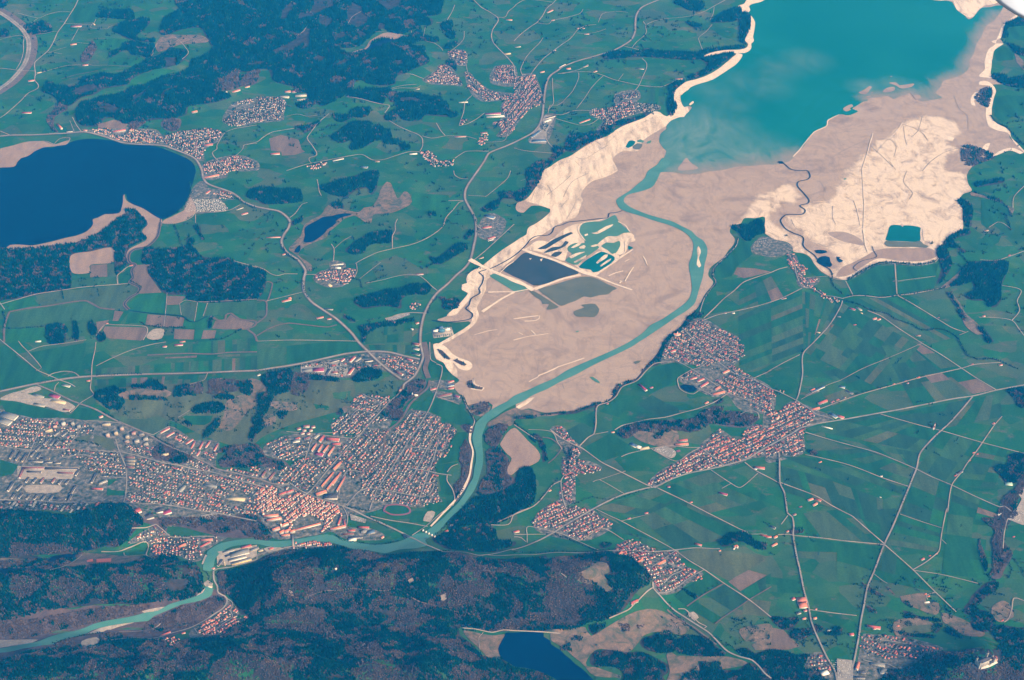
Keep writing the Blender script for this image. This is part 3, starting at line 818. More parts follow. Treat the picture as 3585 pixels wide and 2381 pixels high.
def pale(V):
    m = np.full(len(V), -1.0)
    for P in PALE:
        d = edge_dist(V, P) / 115
        m = np.maximum(m, np.clip(np.where(inside(V, P), d, -d), -1, 1))
    return m * .62 + .12
BEDP = G(BED)
sheet("lake_bed", BEDP, M["bed"], 2.6, 3, attrf=dict(pale=pale), grid=42.0)
for s in SAND:
    if s.startswith("sand2"): continue
    k, rest = s.split(" ", 1)
    P = G(rest)
    nm = dict(sand="sediment_flat", sand2="sediment_flat", mud="mud_flat", shore="gravel_shore", tan="dry_meadow", reed="reed_bed", gravel="gravel_ground", rock="rock_face", olive="meadow")[k]
    mk = "g6" if k == "olive" else k
    sheet(nm, P, M[mk], 3.4 if k != "shore" else 3.9, {"gravel": 0, "rock": 3, "tan": 13, "reed": 6}.get(k, 4))

# ------------------------------------------------------------------ water
PL = ray_at(parse("c1 1300,1420 1450,1300 1600,1480 1750,1500 1900,1480 2050,1450 2200,1480 1700,1200 1650,1350 1800,1400"), np.zeros(10))
PE = ray_at(parse("d1 900,800 1180,780 1350,820 1500,860 1650,740 1780,690 1880,590 2000,300 2100,130 60,1500 200,1450"), np.zeros(11))
PS = ray_at(parse("c1 1850,820 1700,1050 1950,960 2100,760 2300,800 d1 100,640 350,560"), np.zeros(7))
def silt(V):
    d = np.min(np.hypot(V[:, None, 0] - PL[None, :, 0], V[:, None, 1] - PL[None, :, 1]), 1)
    e = np.min(np.hypot(V[:, None, 0] - PE[None, :, 0], V[:, None, 1] - PE[None, :, 1]), 1)
    f = np.min(np.hypot(V[:, None, 0] - PS[None, :, 0], V[:, None, 1] - PS[None, :, 1]), 1)
    return np.clip(np.maximum(1.15 - d / 520, np.maximum(.9 - e / 230, .46 - f / 700)), 0, 1)
SHOAL = [G("c2 1600,28 1680,25 c1 2050,1530 2200,1520 2313,1510 d1 130,1500 245,1440"), G("d1 920,900 1110,885 1230,880 1310,855 1420,930 1500,920 1545,855 1620,745 1780,690 1850,590 1890,500 1960,340 2010,240 2130,130")]
def shallow(V):
    return np.maximum(np.clip(1 - edge_dist(V, SHOAL[0], False) / 260, 0, 1), np.clip(1 - edge_dist(V, SHOAL[1], False) / 190, 0, 1))
LAKE = "c1 2400,-140 2320,-20 2260,20 2180,40 2150,60 2160,100 2140,125 2180,160 2205,200 2200,260 2185,340 2195,380 2170,405 2170,440 2150,470 2105,490 2040,488 2085,500 2080,530 2030,590 1960,640 1900,680 1830,725 1760,750 1690,770 1620,800 1590,830 1560,850 1540,870 1525,880 1525,910 1535,950 1560,985 1600,975 1630,985 1600,1025 1575,1050 1555,1075 1520,1075 1440,1105 1395,1155 1395,1180 1340,1230 1330,1300 1370,1360 1395,1385 1370,1450 1330,1500 1230,1568 c2 1210,20 1260,40 1345,12 1450,12 1560,30 1680,25 1780,5 c1 1900,1560 2050,1530 2200,1520 2313,1510 d1 60,1510 130,1500 200,1480 245,1440 270,1395 320,1360 350,1320 380,1270 440,1205 480,1190 545,1160 550,1110 600,1080 670,1050 740,1060 800,1040 830,1020 780,1000 830,965 880,935 920,930 930,905 1020,895 1110,885 1160,910 1230,880 1270,870 1310,855 1330,880 1420,930 1500,920 1600,900 1545,855 1590,800 1620,745 1700,720 1780,690 1830,650 1860,600 1850,570 1890,500 1920,400 1960,340 2010,240 2080,190 2130,130 2160,60 2100,55 2040,70 1970,75 1920,120 1885,165 1845,180 1800,140 1740,100 1710,50 1690,20 1640,10 1560,10 1500,-5 1450,-140"
LK = G(LAKE)
sheet("reservoir", LK, M["lake"], 4.6, 2, attrf=dict(silt=silt, shallow=shallow), grid=48.0)
WATER = """
riverw river c1 1360,1450 1310,1510 c2 1225,0 1190,70 1130,120 1060,180 980,230 935,265 940,300 970,345 1030,375 1150,410 1280,455 1400,490 1500,530 1580,580 1630,640 1640,700 1625,780 1600,850 1605,920 1615,960 1625,1050 1625,1100 1600,1170 1540,1230 1440,1300 1350,1360 1250,1410 1180,1480 1050,1568 c3 900,75 750,140 600,205 480,260 370,330 250,380 120,440 0,490 b3 2290,540 2200,585 2110,640 2050,690 2000,740 1985,800 1970,870 1980,940 2000,1010 2000,1090 1985,1160 1975,1240 1930,1320 1890,1400 1830,1480 b4 1790,0 1690,100 1610,165 1545,222 1620,262 1650,220 1700,170 1740,120 1800,60 1870,0 b3 1920,1450 1980,1370 2020,1280 2050,1180 2065,1120 2070,1040 2060,940 2060,850 2080,790 2110,730 2180,680 2280,610 2352,575 c3 80,540 180,480 300,430 430,360 560,300 680,235 800,175 950,105 1080,40 1140,0 c2 1200,1530 1290,1470 1380,1410 1480,1340 1580,1280 1650,1215 1680,1130 1700,1060 1730,960 1745,850 1768,760 1765,700 1730,640 1670,600 1620,550 1540,510 1440,460 1330,430 1200,390 1080,340 1020,300 1000,270 1040,220 1150,190 1260,150 1310,80 1350,0 c1 1400,1530 1430,1480
riverw river b4 1535,226 1470,235 1420,250 1350,290 1250,320 1140,335 1000,330 900,310 820,295 760,280 700,250 640,240 560,250 450,270 330,290 250,300 100,300 0,290 a4 2250,285 2130,300 2030,320 1950,360 1900,400 1890,420 1900,430 1870,490 1860,570 1920,580 1950,570 1960,520 1970,470 2000,430 2050,385 2130,350 2230,335 2352,330 b4 100,350 200,360 300,345 360,330 450,310 560,305 640,310 730,330 800,350 880,380 950,385 1040,390 1100,405 1170,415 1200,410 1300,380 1420,370 1500,360 1560,340 1540,300 1570,270 1605,266
riverw river a4 1885,730 1860,780 1800,805 1680,845 1540,890 1450,940 1340,960 1250,985 1100,1010 950,1040 850,1070 770,1100 680,1130 610,1135 540,1155 450,1180 360,1220 250,1240 150,1260 0,1285 -80,1290 -80,1330 0,1325 130,1310 260,1280 370,1260 480,1250 530,1220 620,1195 700,1175 780,1155 840,1125 950,1090 1100,1060 1230,1045 1300,1040 1360,1035 1400,1000 1480,960 1560,930 1650,890 1780,860 1880,830 1940,800 1955,745 1940,725 1890,718
deep lake a1 -80,1550 0,1540 130,1530 160,1490 200,1450 240,1440 280,1420 310,1395 370,1365 420,1350 470,1360 520,1340 600,1330 650,1305 720,1285 820,1275 920,1280 1010,1290 1070,1305 1120,1325 1180,1335 1380,1340 1480,1360 1540,1385 1630,1420 1720,1460 1770,1500 1795,1568 a2 1780,60 1760,130 1735,180 1725,240 1700,290 1660,345 1610,385 1570,410 1530,430 1490,440 1470,440 1440,425 1390,395 1310,345 1230,310 1170,265 1160,215 1145,205 1130,225 1125,290 1110,345 1090,385 1000,395 960,395 900,425 850,440 855,480 830,520 780,560 700,590 600,610 450,650 300,680 150,675 90,680 60,700 0,705 -80,712
deep pond b1 985,465 1030,430 1080,395 1130,375 1180,365 1280,370 1270,385 1200,400 1130,430 1060,460 1000,480
deep pond b2 435,540 450,510 500,480 560,450 600,425 680,415 730,400 810,390 870,395 860,405 800,420 770,430 720,460 730,470 690,510 640,540 630,560 590,600 530,640 490,655 430,650 440,590 435,560
deep pond b2 340,745 350,720 390,680 395,730 380,750
deep lake b4 2280,1145 2260,1180 2225,1240 2205,1290 2215,1340 2250,1390 2300,1420 2352,1455 c4 100,1465 250,1500 380,1560 500,1640 740,1640 720,1568 680,1530 620,1470 560,1430 510,1380 470,1350 420,1300 340,1250 330,1215 270,1180 270,1145 130,1138 0,1145
dark pond a4 440,480 470,445 560,430 690,420 695,455 650,465 560,460 500,490 440,500
dark pond a4 -60,555 0,553 230,545 260,560 120,580 0,605 -60,610
dark pond a4 770,380 840,350 850,370 800,395
emer pond d2 1130,500 1160,495 1220,500 1240,515 1250,500 1310,500 1380,510 1405,520 1400,570 1405,620 1400,640 1350,650 1230,645 1100,640 1085,630 1100,580 1115,520
dark pond d2 430,730 490,722 540,730 555,745 500,760 450,755
dark pond d2 450,830 480,790 530,780 570,790 580,830 600,860 580,880 520,870 470,850
dark pond d2 630,785 670,790 660,800 695,820 690,835 660,840 640,820
teal pond c2 620,490 700,460 780,465 850,440 920,405 950,450 980,490 1040,540 1060,565 1000,570 940,600 860,600 800,640 760,680 780,700 740,735 690,770 640,800 580,860 520,850 470,820 530,760 490,730 500,690 560,660 620,660 650,660 630,620 605,590 600,550
teal pond c2 800,690 850,655 910,660 960,640 970,680 930,750 900,760 850,720
emer pond c2 590,880 640,830 720,780 800,740 850,755 920,790 920,815 870,860 800,910 720,930 700,905 640,895
emer pond c2 1045,685 1085,700 1085,710 1050,725
basin pond c2 -127,910 0,830 100,750 200,765 330,810 470,870 590,930 580,945 480,970 400,1000 300,1030 220,1050 180,1050 100,1010 0,970 -100,920
olive pond c2 215,1075 300,1060 400,1030 560,980 660,965 760,990 860,1040 940,1075 900,1095 860,1130 780,1140 700,1160 640,1150 560,1190 500,1210 430,1235 370,1200 300,1150 240,1110
olive pond c2 540,1290 640,1250 610,1230 680,1220 740,1220 780,1270 770,1300 730,1340 650,1335 570,1335
olive pond c2 140,1100 180,1100 300,1170 410,1245 380,1260 300,1270 320,1220 260,1220 250,1190 190,1150
teal pond c2 -222,960 -150,940 0,1015 128,1075 30,1110 -50,1070 -150,1010
basin pond c2 215,715 300,670 340,640 420,600 520,560 540,570 460,610 380,660 290,715 240,720
basin pond c2 270,750 350,700 430,690 470,640 500,650 460,690 400,720 330,740
basin pond c2 340,780 370,745 440,740 430,760 380,790
emer pond c1 1020,1350 1060,1290 1110,1300 1085,1340 1040,1358
teal pond c1 1130,1290 1160,1280 1190,1295 1180,1310 1130,1305
olive pond c1 1080,1350 1130,1315 1175,1330 1140,1375 1090,1365
teal pond c1 1215,1305 1255,1290 1245,1315 1220,1320
olive pond c3 1090,180 1130,168 1160,170 1140,190 1110,200
teal pond c3 690,320 720,318 780,360 785,378 740,360
dark pond c3 1520,400 1560,385 1640,400 1680,430 1640,455 1580,450
teal pond c2 560,1470 595,1465 590,1475 565,1478
deep stream_pool d1 100,1480 140,1478 160,1500 110,1502
teal pond d2 700,70 725,65 725,80 705,82
""".strip().split("\n")
WATERP = [LK]
for s in WATER:
    k, nm, rest = s.split(" ", 2)
    P = G(rest)
    WATERP.append(P)
    sheet(nm, P, M[k], 5.4, 1.5 if nm != "river" else .6)
# the shallow, muddy south end of the emerald pool and the spits and bars that stand out of the water
BARS = """
olive d2 1085,640 1230,648 1350,652 1400,642 1430,670 1480,690 1460,705 1350,695 1200,695 1100,690 1070,660
mud d1 840,855 890,825 940,790 960,800 930,840 900,870
mud d1 1060,850 1090,810 1160,800 1170,830 1120,850
mud d1 1115,765 1180,760 1210,785 1340,770 1320,800 1230,815 1180,790
mud d1 695,1000 740,970 780,960 790,980 760,995 770,1010 720,1025
mud d1 910,890 945,880 950,892 920,898
mud d1 1120,705 1140,702 1142,710
mud d1 945,855 965,850 965,860
mud d1 1340,880 1380,870 1410,900 1370,920
sand c1 1600,960 1640,930 1640,945 1610,970
mud c1 1500,1560 1530,1500 1575,1450 1600,1475 1640,1510 1690,1545 1600,1562
sand c2 1690,690 1710,740 1690,800 1710,870 1690,885 1670,860 1680,780 1675,720
sand c2 700,570 740,565 840,510 910,490 900,505 820,550 750,580
sand c2 640,585 670,578 680,590 650,598
sand c2 750,840 830,770 860,765 850,790 790,830 760,850
sand c2 785,870 850,820 890,800 880,820 820,860 795,878
sand c2 520,705 590,660 620,650 600,680 540,708
sand c2 590,700 640,680 655,690 640,710 600,712
sand c2 545,835 640,780 660,768 650,790 560,842
sand c2 500,790 570,755 650,742 590,770 520,805
sand c2 700,690 750,672 770,680 720,698
shore c2 135,805 165,800 150,812
shore c2 235,810 260,805 245,830
""".strip().split("\n")
for s in BARS:
    k, rest = s.split(" ", 1)
    sheet("mud_bar" if k == "mud" else "sand_bar", G(rest), M[k], 6.2, 2)
# ------------------------------------------------------------------ roads, tracks, streams, dikes
ROADTXT = """
M 44 a1 -60,85 60,160 130,210 190,260 230,310 260,370 265,450 250,530 220,600 160,680 80,760 -60,855
R 15 a1 -60,1258 100,1243 300,1240 500,1230 600,1225 740,1215 820,1220 950,1255 1030,1280 1120,1310 1250,1325 1400,1330 1500,1340 1590,1370 1720,1420 1790,1460 1830,1520 1850,1568 a2 1860,60 1890,110 1950,140 2040,170 2120,200 2180,240 2220,280 2290,310 2352,330 b2 100,350 200,370 260,410 300,460 290,520 250,580 225,640 240,700 290,760 370,810 420,870 445,920 430,980 425,1060 440,1120 500,1200 600,1270 720,1350 800,1420 870,1490 930,1568 b3 1010,80 1080,150 1170,230 1250,290 1320,340
R 14 c1 1450,-70 1330,0 1220,45 1160,80 1120,140 1110,200 1105,300 1070,370 1000,420 900,470 800,500 700,530 560,570 440,620 400,650 340,690 305,740 285,830 270,950 260,1060 230,1150 170,1220 80,1270 0,1310 b1 2260,1350 2180,1380 2120,1410 2080,1480 2020,1568 b2 1970,70 1930,130 1905,190 1905,260 1940,330 1980,400 2000,450 2005,570 1985,680 1950,820 1900,890 1830,950 1740,1040 1650,1120 1590,1200 1545,1280 1520,1350 1500,1450 1495,1568 b3 1510,80 1520,140 1490,220 1440,310 1380,360 1345,390 1340,430
R 15 a3 -60,465 150,420 340,380 540,345 740,320 1000,305 1300,295 1600,290 1900,280 2130,270 2352,260 b3 160,235 300,215 460,185 640,145 800,110 960,90 1100,85 1220,95 1360,130 1490,158
T 9 a1 725,-20 690,60 640,140 590,220 530,300 490,390 440,470 370,530 320,580 325,680 320,740 350,780 345,815 260,860 190,930 100,1010 40,1060 -60,1120
T 5 a1 165,125 350,170 430,140 530,115 650,115
T 5 a1 350,170 280,220 200,245
T 5 a1 590,222 700,225 840,230 880,180
T 5 a1 720,265 690,320 655,380
T 4 a1 700,395 820,405
T 4 a1 840,230 835,260 980,270 1000,250 1060,235
T 7 a1 -60,630 60,635 180,650 320,655
T 6 a1 320,690 480,640 620,605 740,600
T 5 a1 810,590 850,605 1000,605 1200,615
T 6 a1 -60,395 80,345 210,335 215,400 215,480 190,570 150,640
T 5 a1 320,320 420,310 490,293 540,295
T 4 a1 430,490 500,470 610,435
T 4 a1 430,487 500,487 570,500
T 6 a1 745,1210 700,1150 665,1080
T 4 a1 640,1110 680,1210
T 7 a1 2352,1150 2250,1165 2140,1185 2060,1220 2010,1290 1985,1340 1985,1370 1945,1400 1960,1440 1990,1470
T 5 a1 2352,1320 2240,1330 2220,1370 2170,1420 2090,1460
T 6 a1 -60,1180 90,1240
T 6 a1 100,1510 170,1460 235,1435 240,1390 300,1350 370,1300 430,1300 500,1325 600,1330 635,1290 635,1265 550,1275 500,1320
T 6 a1 1440,400 1400,470 1400,500 1360,540
T 6 a1 1600,345 1650,380 1720,470 1720,500 1670,545
T 9 b1 1960,-20 2050,70 2120,110 2200,165 2205,200 2160,270 2145,330 2160,390 2200,440 2280,520 2340,590 2352,620 c1 10,690 40,720
T 7 b1 2205,165 2270,160 2300,110 2350,70 2380,40 c1 120,0 350,25
T 6 b1 1810,50 1780,120 1720,205 1640,210
T 5 b1 1895,290 1890,360 1840,420 1760,480
T 4 b1 1540,250 1520,350
T 5 b1 1550,385 1620,400 1680,440 1700,470
T 5 b1 1080,295 1180,300 1270,325 1400,325 1410,280
T 5 b1 770,235 840,230 920,255
T 5 b1 960,105 870,160 830,230
T 6 b1 550,170 480,220 430,290 370,330
T 5 b1 290,360 350,345
T 6 b1 240,0 330,25 365,50
T 6 b1 1360,685 1420,690 1530,730
T 5 b1 1220,825 1300,815 1450,815 1500,790
T 5 b1 1220,820 1340,790 1460,780
T 7 b1 820,895 960,915 1050,940 1130,960 1210,970 1200,1000 1170,1040
T 7 b1 1210,1110 1290,1160 1380,1200 1470,1235 1510,1270 1515,1340 1490,1390
T 6 b1 1510,1250 1600,1270 1720,1250 1800,1250 1920,1255 2010,1280
T 6 b1 1900,940 1890,1030 1870,1090 1850,1150
T 7 b1 1850,1155 1920,1140 2000,1100 2080,1040
T 5 b1 1965,880 1910,930
T 6 b1 1640,1130 1680,1200 1720,1245
T 7 a2 2260,-240 2352,-263 b1 60,1260 140,1215 250,1195 340,1180
T 7 b1 660,1045 560,1130 490,1220 460,1270 500,1330 545,1400 540,1430 480,1450 480,1480 500,1500
T 7 b1 270,1568 450,1510 600,1480 700,1460 860,1430 960,1420 1060,1470 1160,1465 1270,1430 1390,1395 1490,1395
T 5 b1 270,1070 370,1050 460,1070 550,1060
T 7 b1 1810,1455 1860,1420 1920,1390 2120,1390
T 8 c1 0,380 60,320 150,250 210,210 260,150 300,80 360,30 400,-20
T 6 c1 210,215 310,225 350,195 480,165 600,130 630,90
T 5 c1 770,210 800,140 840,120 960,110 1040,120
T 6 c1 80,700 60,640 110,530 160,470 230,400 265,350
T 7 c1 150,690 200,620 270,540 360,470 440,410 500,370 540,330 580,280 660,240 750,230
T 5 c1 570,305 640,315 750,300 840,270
T 7 c1 1010,430 1080,445 1170,470
T 6 c1 1080,440 1120,390 1180,340 1210,300 1205,240 1250,210 1310,190 1400,175 1520,165 1640,145 1740,110 1830,60 1960,-10
T 5 c1 1180,200 1205,235
T 5 c1 1830,70 1820,130 1790,190
T 5 c1 1810,230 1760,290 1690,350 1700,400 1725,465
T 7 c1 400,680 540,665 700,665 800,690 900,730 1000,755 1140,785 1220,795 1340,800 1400,780 1480,740
T 6 c1 1170,540 1210,580 1210,630 1180,700 1140,790 1110,830 1070,870
T 5 c1 590,670 590,720 540,830 480,900 430,950 390,970 330,970 310,1040
T 5 c1 350,720 355,850 360,950 320,1000
T 5 c1 815,700 760,750 700,820 640,910 570,1000
T 7 c1 720,1020 620,1015 540,1020 440,1055 380,1055
T 5 c1 380,1090 430,1105 600,1150 700,1140 800,1070
T 4 c1 1000,680 950,745
T 6 c1 275,1240 320,1320 360,1360
T 6 c1 0,1360 100,1385 370,1410
T 6 c1 440,680 600,640 680,595
T 6 b2 1800,0 1810,40 1860,70 1930,75
T 6 b2 1650,1100 1600,1060 1540,1000 1480,960 1380,950 1260,970 1150,1000 1000,1030
T 7 b2 900,850 950,820 1030,780 1100,750 1240,715 1400,680 1530,630 1630,570 1700,510 1730,430 1800,350 1850,290 1890,275 1750,275
T 6 b2 1240,715 1240,600 1265,550 1265,490 1285,440
T 6 b2 700,830 705,715 680,670
T 4 b2 705,715 780,650 860,600
T 6 b2 910,850 915,920 890,980
T 4 b2 940,990 1040,910 1130,840
T 7 b2 -20,870 70,905 130,945 190,960 250,945 370,945
T 7 b2 440,950 540,950
T 6 b2 80,1195 220,1160 420,1110
V 9 b2 0,1185 80,1195 90,1260 80,1330 0,1395
V 8 b2 40,1110 80,1020 140,1030 110,1160 90,1200
T 7 b2 1970,830 2080,740 2200,630 2330,510 2352,490
T 8 b2 1550,1305 1470,1300 1400,1300 1280,1320 1190,1360
T 6 b2 2000,480 2030,520 2090,560
T 5 b2 2090,235 1930,225
T 5 b2 2320,0 2290,70 2190,160 2090,240
T 6 b2 300,430 350,390 410,310 460,290
T 6 b2 550,80 560,130 570,190 590,230
V 9 b2 0,1510 100,1450 200,1410 290,1395 440,1410 640,1430 730,1410
T 6 b2 0,1560 300,1550 700,1555 920,1560
T 8 a2 -60,1240 150,1180 330,1130 560,1095 760,1065 1080,1040 1190,1030
T 7 a2 1080,1040 1075,960 1120,920 1170,880 1220,870
V 13 a2 90,1290 250,1260 420,1240 600,1210 780,1190 850,1220 920,1255 1050,1270
V 11 a2 90,1290 60,1360 40,1450 40,1568
T 7 a2 880,1510 960,1410 1040,1410 1330,1425 1350,1480 1310,1550
T 6 a2 -40,1150 45,1270
S 8 a2 1190,1280 1260,1290 1400,1305 1520,1315 1660,1330 1740,1380 1800,1380 1900,1330
V 20 a2 1470,470 1460,520 1440,600 1390,660 1330,700 1240,715 1190,750 1175,800 1190,840 1240,860 1210,910 1220,980 1190,1020 1280,1070 1260,1120 1190,1160 1140,1220 1180,1270
S 7 a2 1470,440 1460,520 1440,600 1390,660 1330,700 1240,715 1190,750 1175,800 1190,840 1240,860 1210,910 1220,980 1190,1020 1280,1070 1260,1120 1190,1160 1140,1220 1180,1270
T 7 a2 1480,480 1600,480 1700,455 1760,420 1800,380 1950,380 2100,360 2200,310
T 5 a2 1790,400 1790,480
T 7 a2 2140,825 2230,850 2352,885
T 4 a2 1530,1120 1515,1310 1500,1430
T 4 a2 1645,1220 1660,1320
T 4 a2 1810,1200 1780,1380
T 4 a2 1900,1210 1860,1330
T 5 a2 1640,1220 1700,1185 1810,1200 2000,1195 2352,1175
V 12 a2 1930,1330 2000,1370 2060,1360 2070,1320 2110,1305 2150,1330 2200,1360 2340,1380 2330,1420 2270,1450 2330,1500 2352,1560
R 9 a3 440,315 480,290 590,268 680,280 730,318
R 8 a3 540,345 440,300 350,260 240,170 130,80 30,0 a2 -60,1490
T 5 a3 330,265 380,235 260,90 200,30 170,-10
T 6 a3 260,85 380,40 600,10 790,-20
R 8 a3 540,345 640,380 690,410
T 6 a3 840,330 845,200 870,80 880,0
T 7 a3 840,330 830,430 860,480 820,510 740,560 680,620 640,650
W 11 a3 340,390 480,450 620,520 740,570 880,620 1000,690 1140,750 1280,810 1400,870 1560,960 1750,1040 1900,1110 1980,1160 2100,1190 2352,1250 b3 120,1290 240,1320
T 6 a3 1400,850 1550,770
T 5 a3 1630,690 1760,610
T 6 a3 880,220 1000,160 1160,90 1280,50 1400,20 1520,0
V 10 a3 1350,120 1700,105 1940,110 2100,95 2352,90
T 5 a3 1730,390 1800,370 1870,350 1900,285
T 5 a3 500,445 510,400 540,370
R 9 a3 1080,1000 1300,1050 1500,1110 1750,1160 1980,1200 2200,1270 2352,1310 b3 120,1340
R 10 a3 -60,1440 300,1450 600,1470 900,1475 1170,1470 1500,1490 1800,1540 2000,1568 2352,1640
R 8 a3 1130,1470 1160,1250 1150,1140 1110,1040 1080,960 1060,890
R 7 a3 700,980 1080,1005
R 7 a3 170,1180 240,1080 300,950 390,740
R 6 a3 630,950 720,830 780,740
R 7 a3 0,950 300,990 700,970
R 7 a3 800,720 1100,740 1250,800 1400,850
R 6 a3 1690,1270 1740,1140
R 6 a3 1560,1480 1700,1250
R 6 a3 1900,1450 2010,1260
R 6 a3 1370,1240 1320,1120
R 6 a3 920,1235 1160,1240
R 6 a3 880,1060 750,1030 580,1060
R 9 b3 1340,420 1290,480 1220,540 1080,690 940,850 780,1020 640,1180 500,1350 420,1420 340,1500 280,1568
R 8 b3 1640,200 1690,220 1690,290 1650,420 1600,560 1550,660 1460,800 1380,920 1300,1050 1200,1200 1100,1350 1060,1450 1030,1540
V 12 b3 1580,350 1560,420 1480,490 1400,570 1350,660 1290,740 1200,810 1165,880 1165,1000 1090,1100 990,1180 900,1250
V 26 b3 1530,0 1560,150 1540,240 1570,330
T 6 b3 1580,0 1590,160 1640,190
T 6 b3 1640,500 1740,530 1850,570
T 6 b3 1880,490 1920,590 1990,720 1960,800
R 7 b3 1360,960 1500,970 1630,990 1700,990 1740,890
R 7 b3 1380,1150 1560,1180 1640,1200 1780,1220
T 6 b3 1740,1220 1740,1270 1790,1350 1810,1440 1790,1500
T 6 b3 1740,1190 1780,1140 1840,1115
R 7 b3 1470,1490 1520,1330 1580,1160 1620,1050 1660,900
R 7 b3 1340,1370 1440,1200 1520,1050 1600,900
R 7 b3 1210,1360 1350,1390 1480,1410 1570,1400 1620,1300 1540,1290 1510,1330
R 8 b3 300,1290 420,1370 560,1430 700,1470 780,1500 830,1480 930,1370 1030,1335 1100,1345 1210,1365
R 7 b3 430,1110 470,980 530,850 700,830
R 7 b3 270,820 480,840 870,880 930,850
R 7 b3 750,1400 770,1280 830,1180 960,1190
R 6 b3 850,700 930,620 1080,660
R 6 b3 1030,680 1130,570 1010,500 970,480
R 13 b4 780,-20 900,30 1000,80 1120,130 1250,190 1350,240 1450,290 1540,335 1600,360 1690,395
R 7 b4 780,-20 810,30 830,90 820,160
T 6 b4 1040,75 1200,110 1400,140 1560,170
T 5 b4 1420,250 1540,170 1680,50 1790,-30
R 8 a4 1955,580 1990,560 2100,545 2352,470 b4 0,440 100,400 240,370 330,350 560,355 720,345
R 11 a4 1955,580 1960,660 1990,720 2000,780 2060,810 2080,850 2050,910 1950,980 1840,1050 1740,1100 1560,1150 1400,1195 1200,1190 1020,1210
R 6 a4 2080,830 2130,870 2110,940 2130,1000 2040,1060 1980,1110
R 6 a4 1780,1100 1820,1150 1900,1160 2010,1160
T 5 a4 1090,1135 1280,1130 1390,1110 1480,1050
R 7 a4 1430,150 1500,210 1570,265 1720,270 1800,260 1960,260
T 6 a4 1210,190 1340,185 1430,150
T 7 a4 930,405 1080,400 1200,360 1350,320 1340,430 1390,455
T 6 a4 1135,410 1160,440 1340,430
T 6 a4 630,520 720,460 760,420
T 6 a4 460,570 540,550 620,520
V 4 b4 350,825 500,800 700,760 870,740 980,750 1160,760 1270,740 1400,810 1480,860 1600,890 1740,930 1850,955
T 6 b4 1880,1100 2000,1110 2150,1140 2250,1120 2352,1125 c4 130,1130 270,1140 420,1150
T 4 b4 2070,1140 2030,1190 2040,1300
R 13 c4 -20,385 180,320 370,220 460,160 600,80 740,0 c3 850,1460 1000,1395 1200,1340 1300,1320 1450,1250 1600,1200 1800,1160 2000,1110 2150,1060 2260,990 2352,940 d3 130,890 240,830 300,790 400,760 500,740 750,700 1000,655 1200,620 1450,570 1700,520 1900,490 2100,440 2420,380
R 10 b4 1690,400 2000,430 2100,430 2250,400 2352,375
R 9 b4 2100,430 2352,432 c4 300,415 760,400 1100,395 1470,385 1600,370 1700,365 1880,375
R 7 c4 380,220 470,250 620,320 770,385
T 5 c4 640,290 800,185 1000,290
T 5 c4 750,10 870,70 980,120 1130,200 1300,290 1470,385
T 4 c4 980,120 1120,85 1240,55
T 7 c4 1470,385 1600,480 1740,565 1920,690 2150,840 2350,1000
T 7 c3 1310,1335 1550,1450 1780,1568 c4 1900,110 2130,220
R 6 c4 1480,390 1350,480 1260,540
R 11 c4 1270,680 1275,740 1330,800 1400,880 1500,960 1640,1050 1780,1140 1850,1210 1950,1310 2060,1360 2170,1390 2230,1440 2300,1520 2352,1560
V 8 c4 1400,930 1500,1010 1640,1090 1720,1150 1850,1250
T 6 c4 1270,730 1190,790 1110,870 1040,940 870,1010
R 6 c4 1310,780 1420,765 1500,720 1600,640 1740,565
R 6 c4 1370,690 1450,610 1540,560 1410,510
V 6 c4 1580,900 1740,790 1920,690
V 5 c4 2352,720 2150,840 2080,890 1900,1010 1840,1060
T 6 c4 1500,925 1560,925 1620,980 1690,1050 1760,1085 1740,1100
T 5 c4 120,320 120,250 130,170 370,220
T 5 c4 0,242 120,242 290,240
T 5 c4 0,265 60,270 110,310
T 6 b4 2140,155 2300,150 2352,60 c4 140,0
T 5 c4 2130,220 2140,240 2260,240 2313,245
T 8 c3 600,950 680,870 730,840 750,740 750,640 770,580 860,550 930,500 990,410 1120,355 1210,260 1280,200 1350,185 1440,180
T 6 c3 730,845 860,820
T 8 c3 920,805 1000,760 1150,725 1400,685 1650,620 1790,570 1960,465
T 8 c3 330,800 420,870 530,930 620,970 800,1100 900,1150 1100,1250 1220,1310 1300,1335
T 6 c3 980,1050 1050,1020 1240,975 1280,970 1420,950 1600,965 1700,965
T 6 c3 1260,980 1480,1090 1600,1020 1700,965
R 7 c3 1700,965 1790,1030 1920,1130
T 5 c3 1800,1170 1980,1290 2070,1330 2230,1200
T 4 c3 1900,1340 1980,1295
T 7 c3 2110,1100 2200,1170 2352,1250 d3 110,1290
T 4 c3 720,1280 780,1260 1010,1390
T 4 c3 780,1260 960,1200 1020,1180
R 7 c3 460,1220 430,1270 440,1400 460,1480 480,1530
T 7 c3 430,1270 350,1310 280,1400 180,1500 0,1580 b4 2200,130
T 6 c3 0,755 80,810 210,895
T 5 c3 130,800 340,820 400,920 440,980
V 6 c3 260,870 340,885 400,930 440,960 380,1050 310,1110
R 8 c2 1540,1440 1620,1520 c3 1700,50 1800,130 1920,220 2020,290 2200,350 2352,430 d3 100,450 260,530 400,620 450,660 560,690 610,710
T 6 c3 1620,255 1500,330 1500,380 1520,430 1580,465 1640,475 1700,440 1760,460 1820,490
R 6 c3 1620,255 1700,230 1760,190
R 6 c3 1440,150 1560,210 1680,280 1800,360 1960,470 2050,500 2200,560 2352,640
T 5 c3 2170,340 2352,260 d3 0,275 150,190 300,115
R 6 c3 2070,660 2160,625 2230,650 2240,700
T 6 c2 1700,1290 1740,1170 1800,1080 1845,1020 1820,960 1830,890 1930,790 2030,690 2050,620
T 7 c2 1735,1350 1830,1260 1920,1170 2010,1100 2100,1020 2230,970 2352,930 d2 110,900 190,880
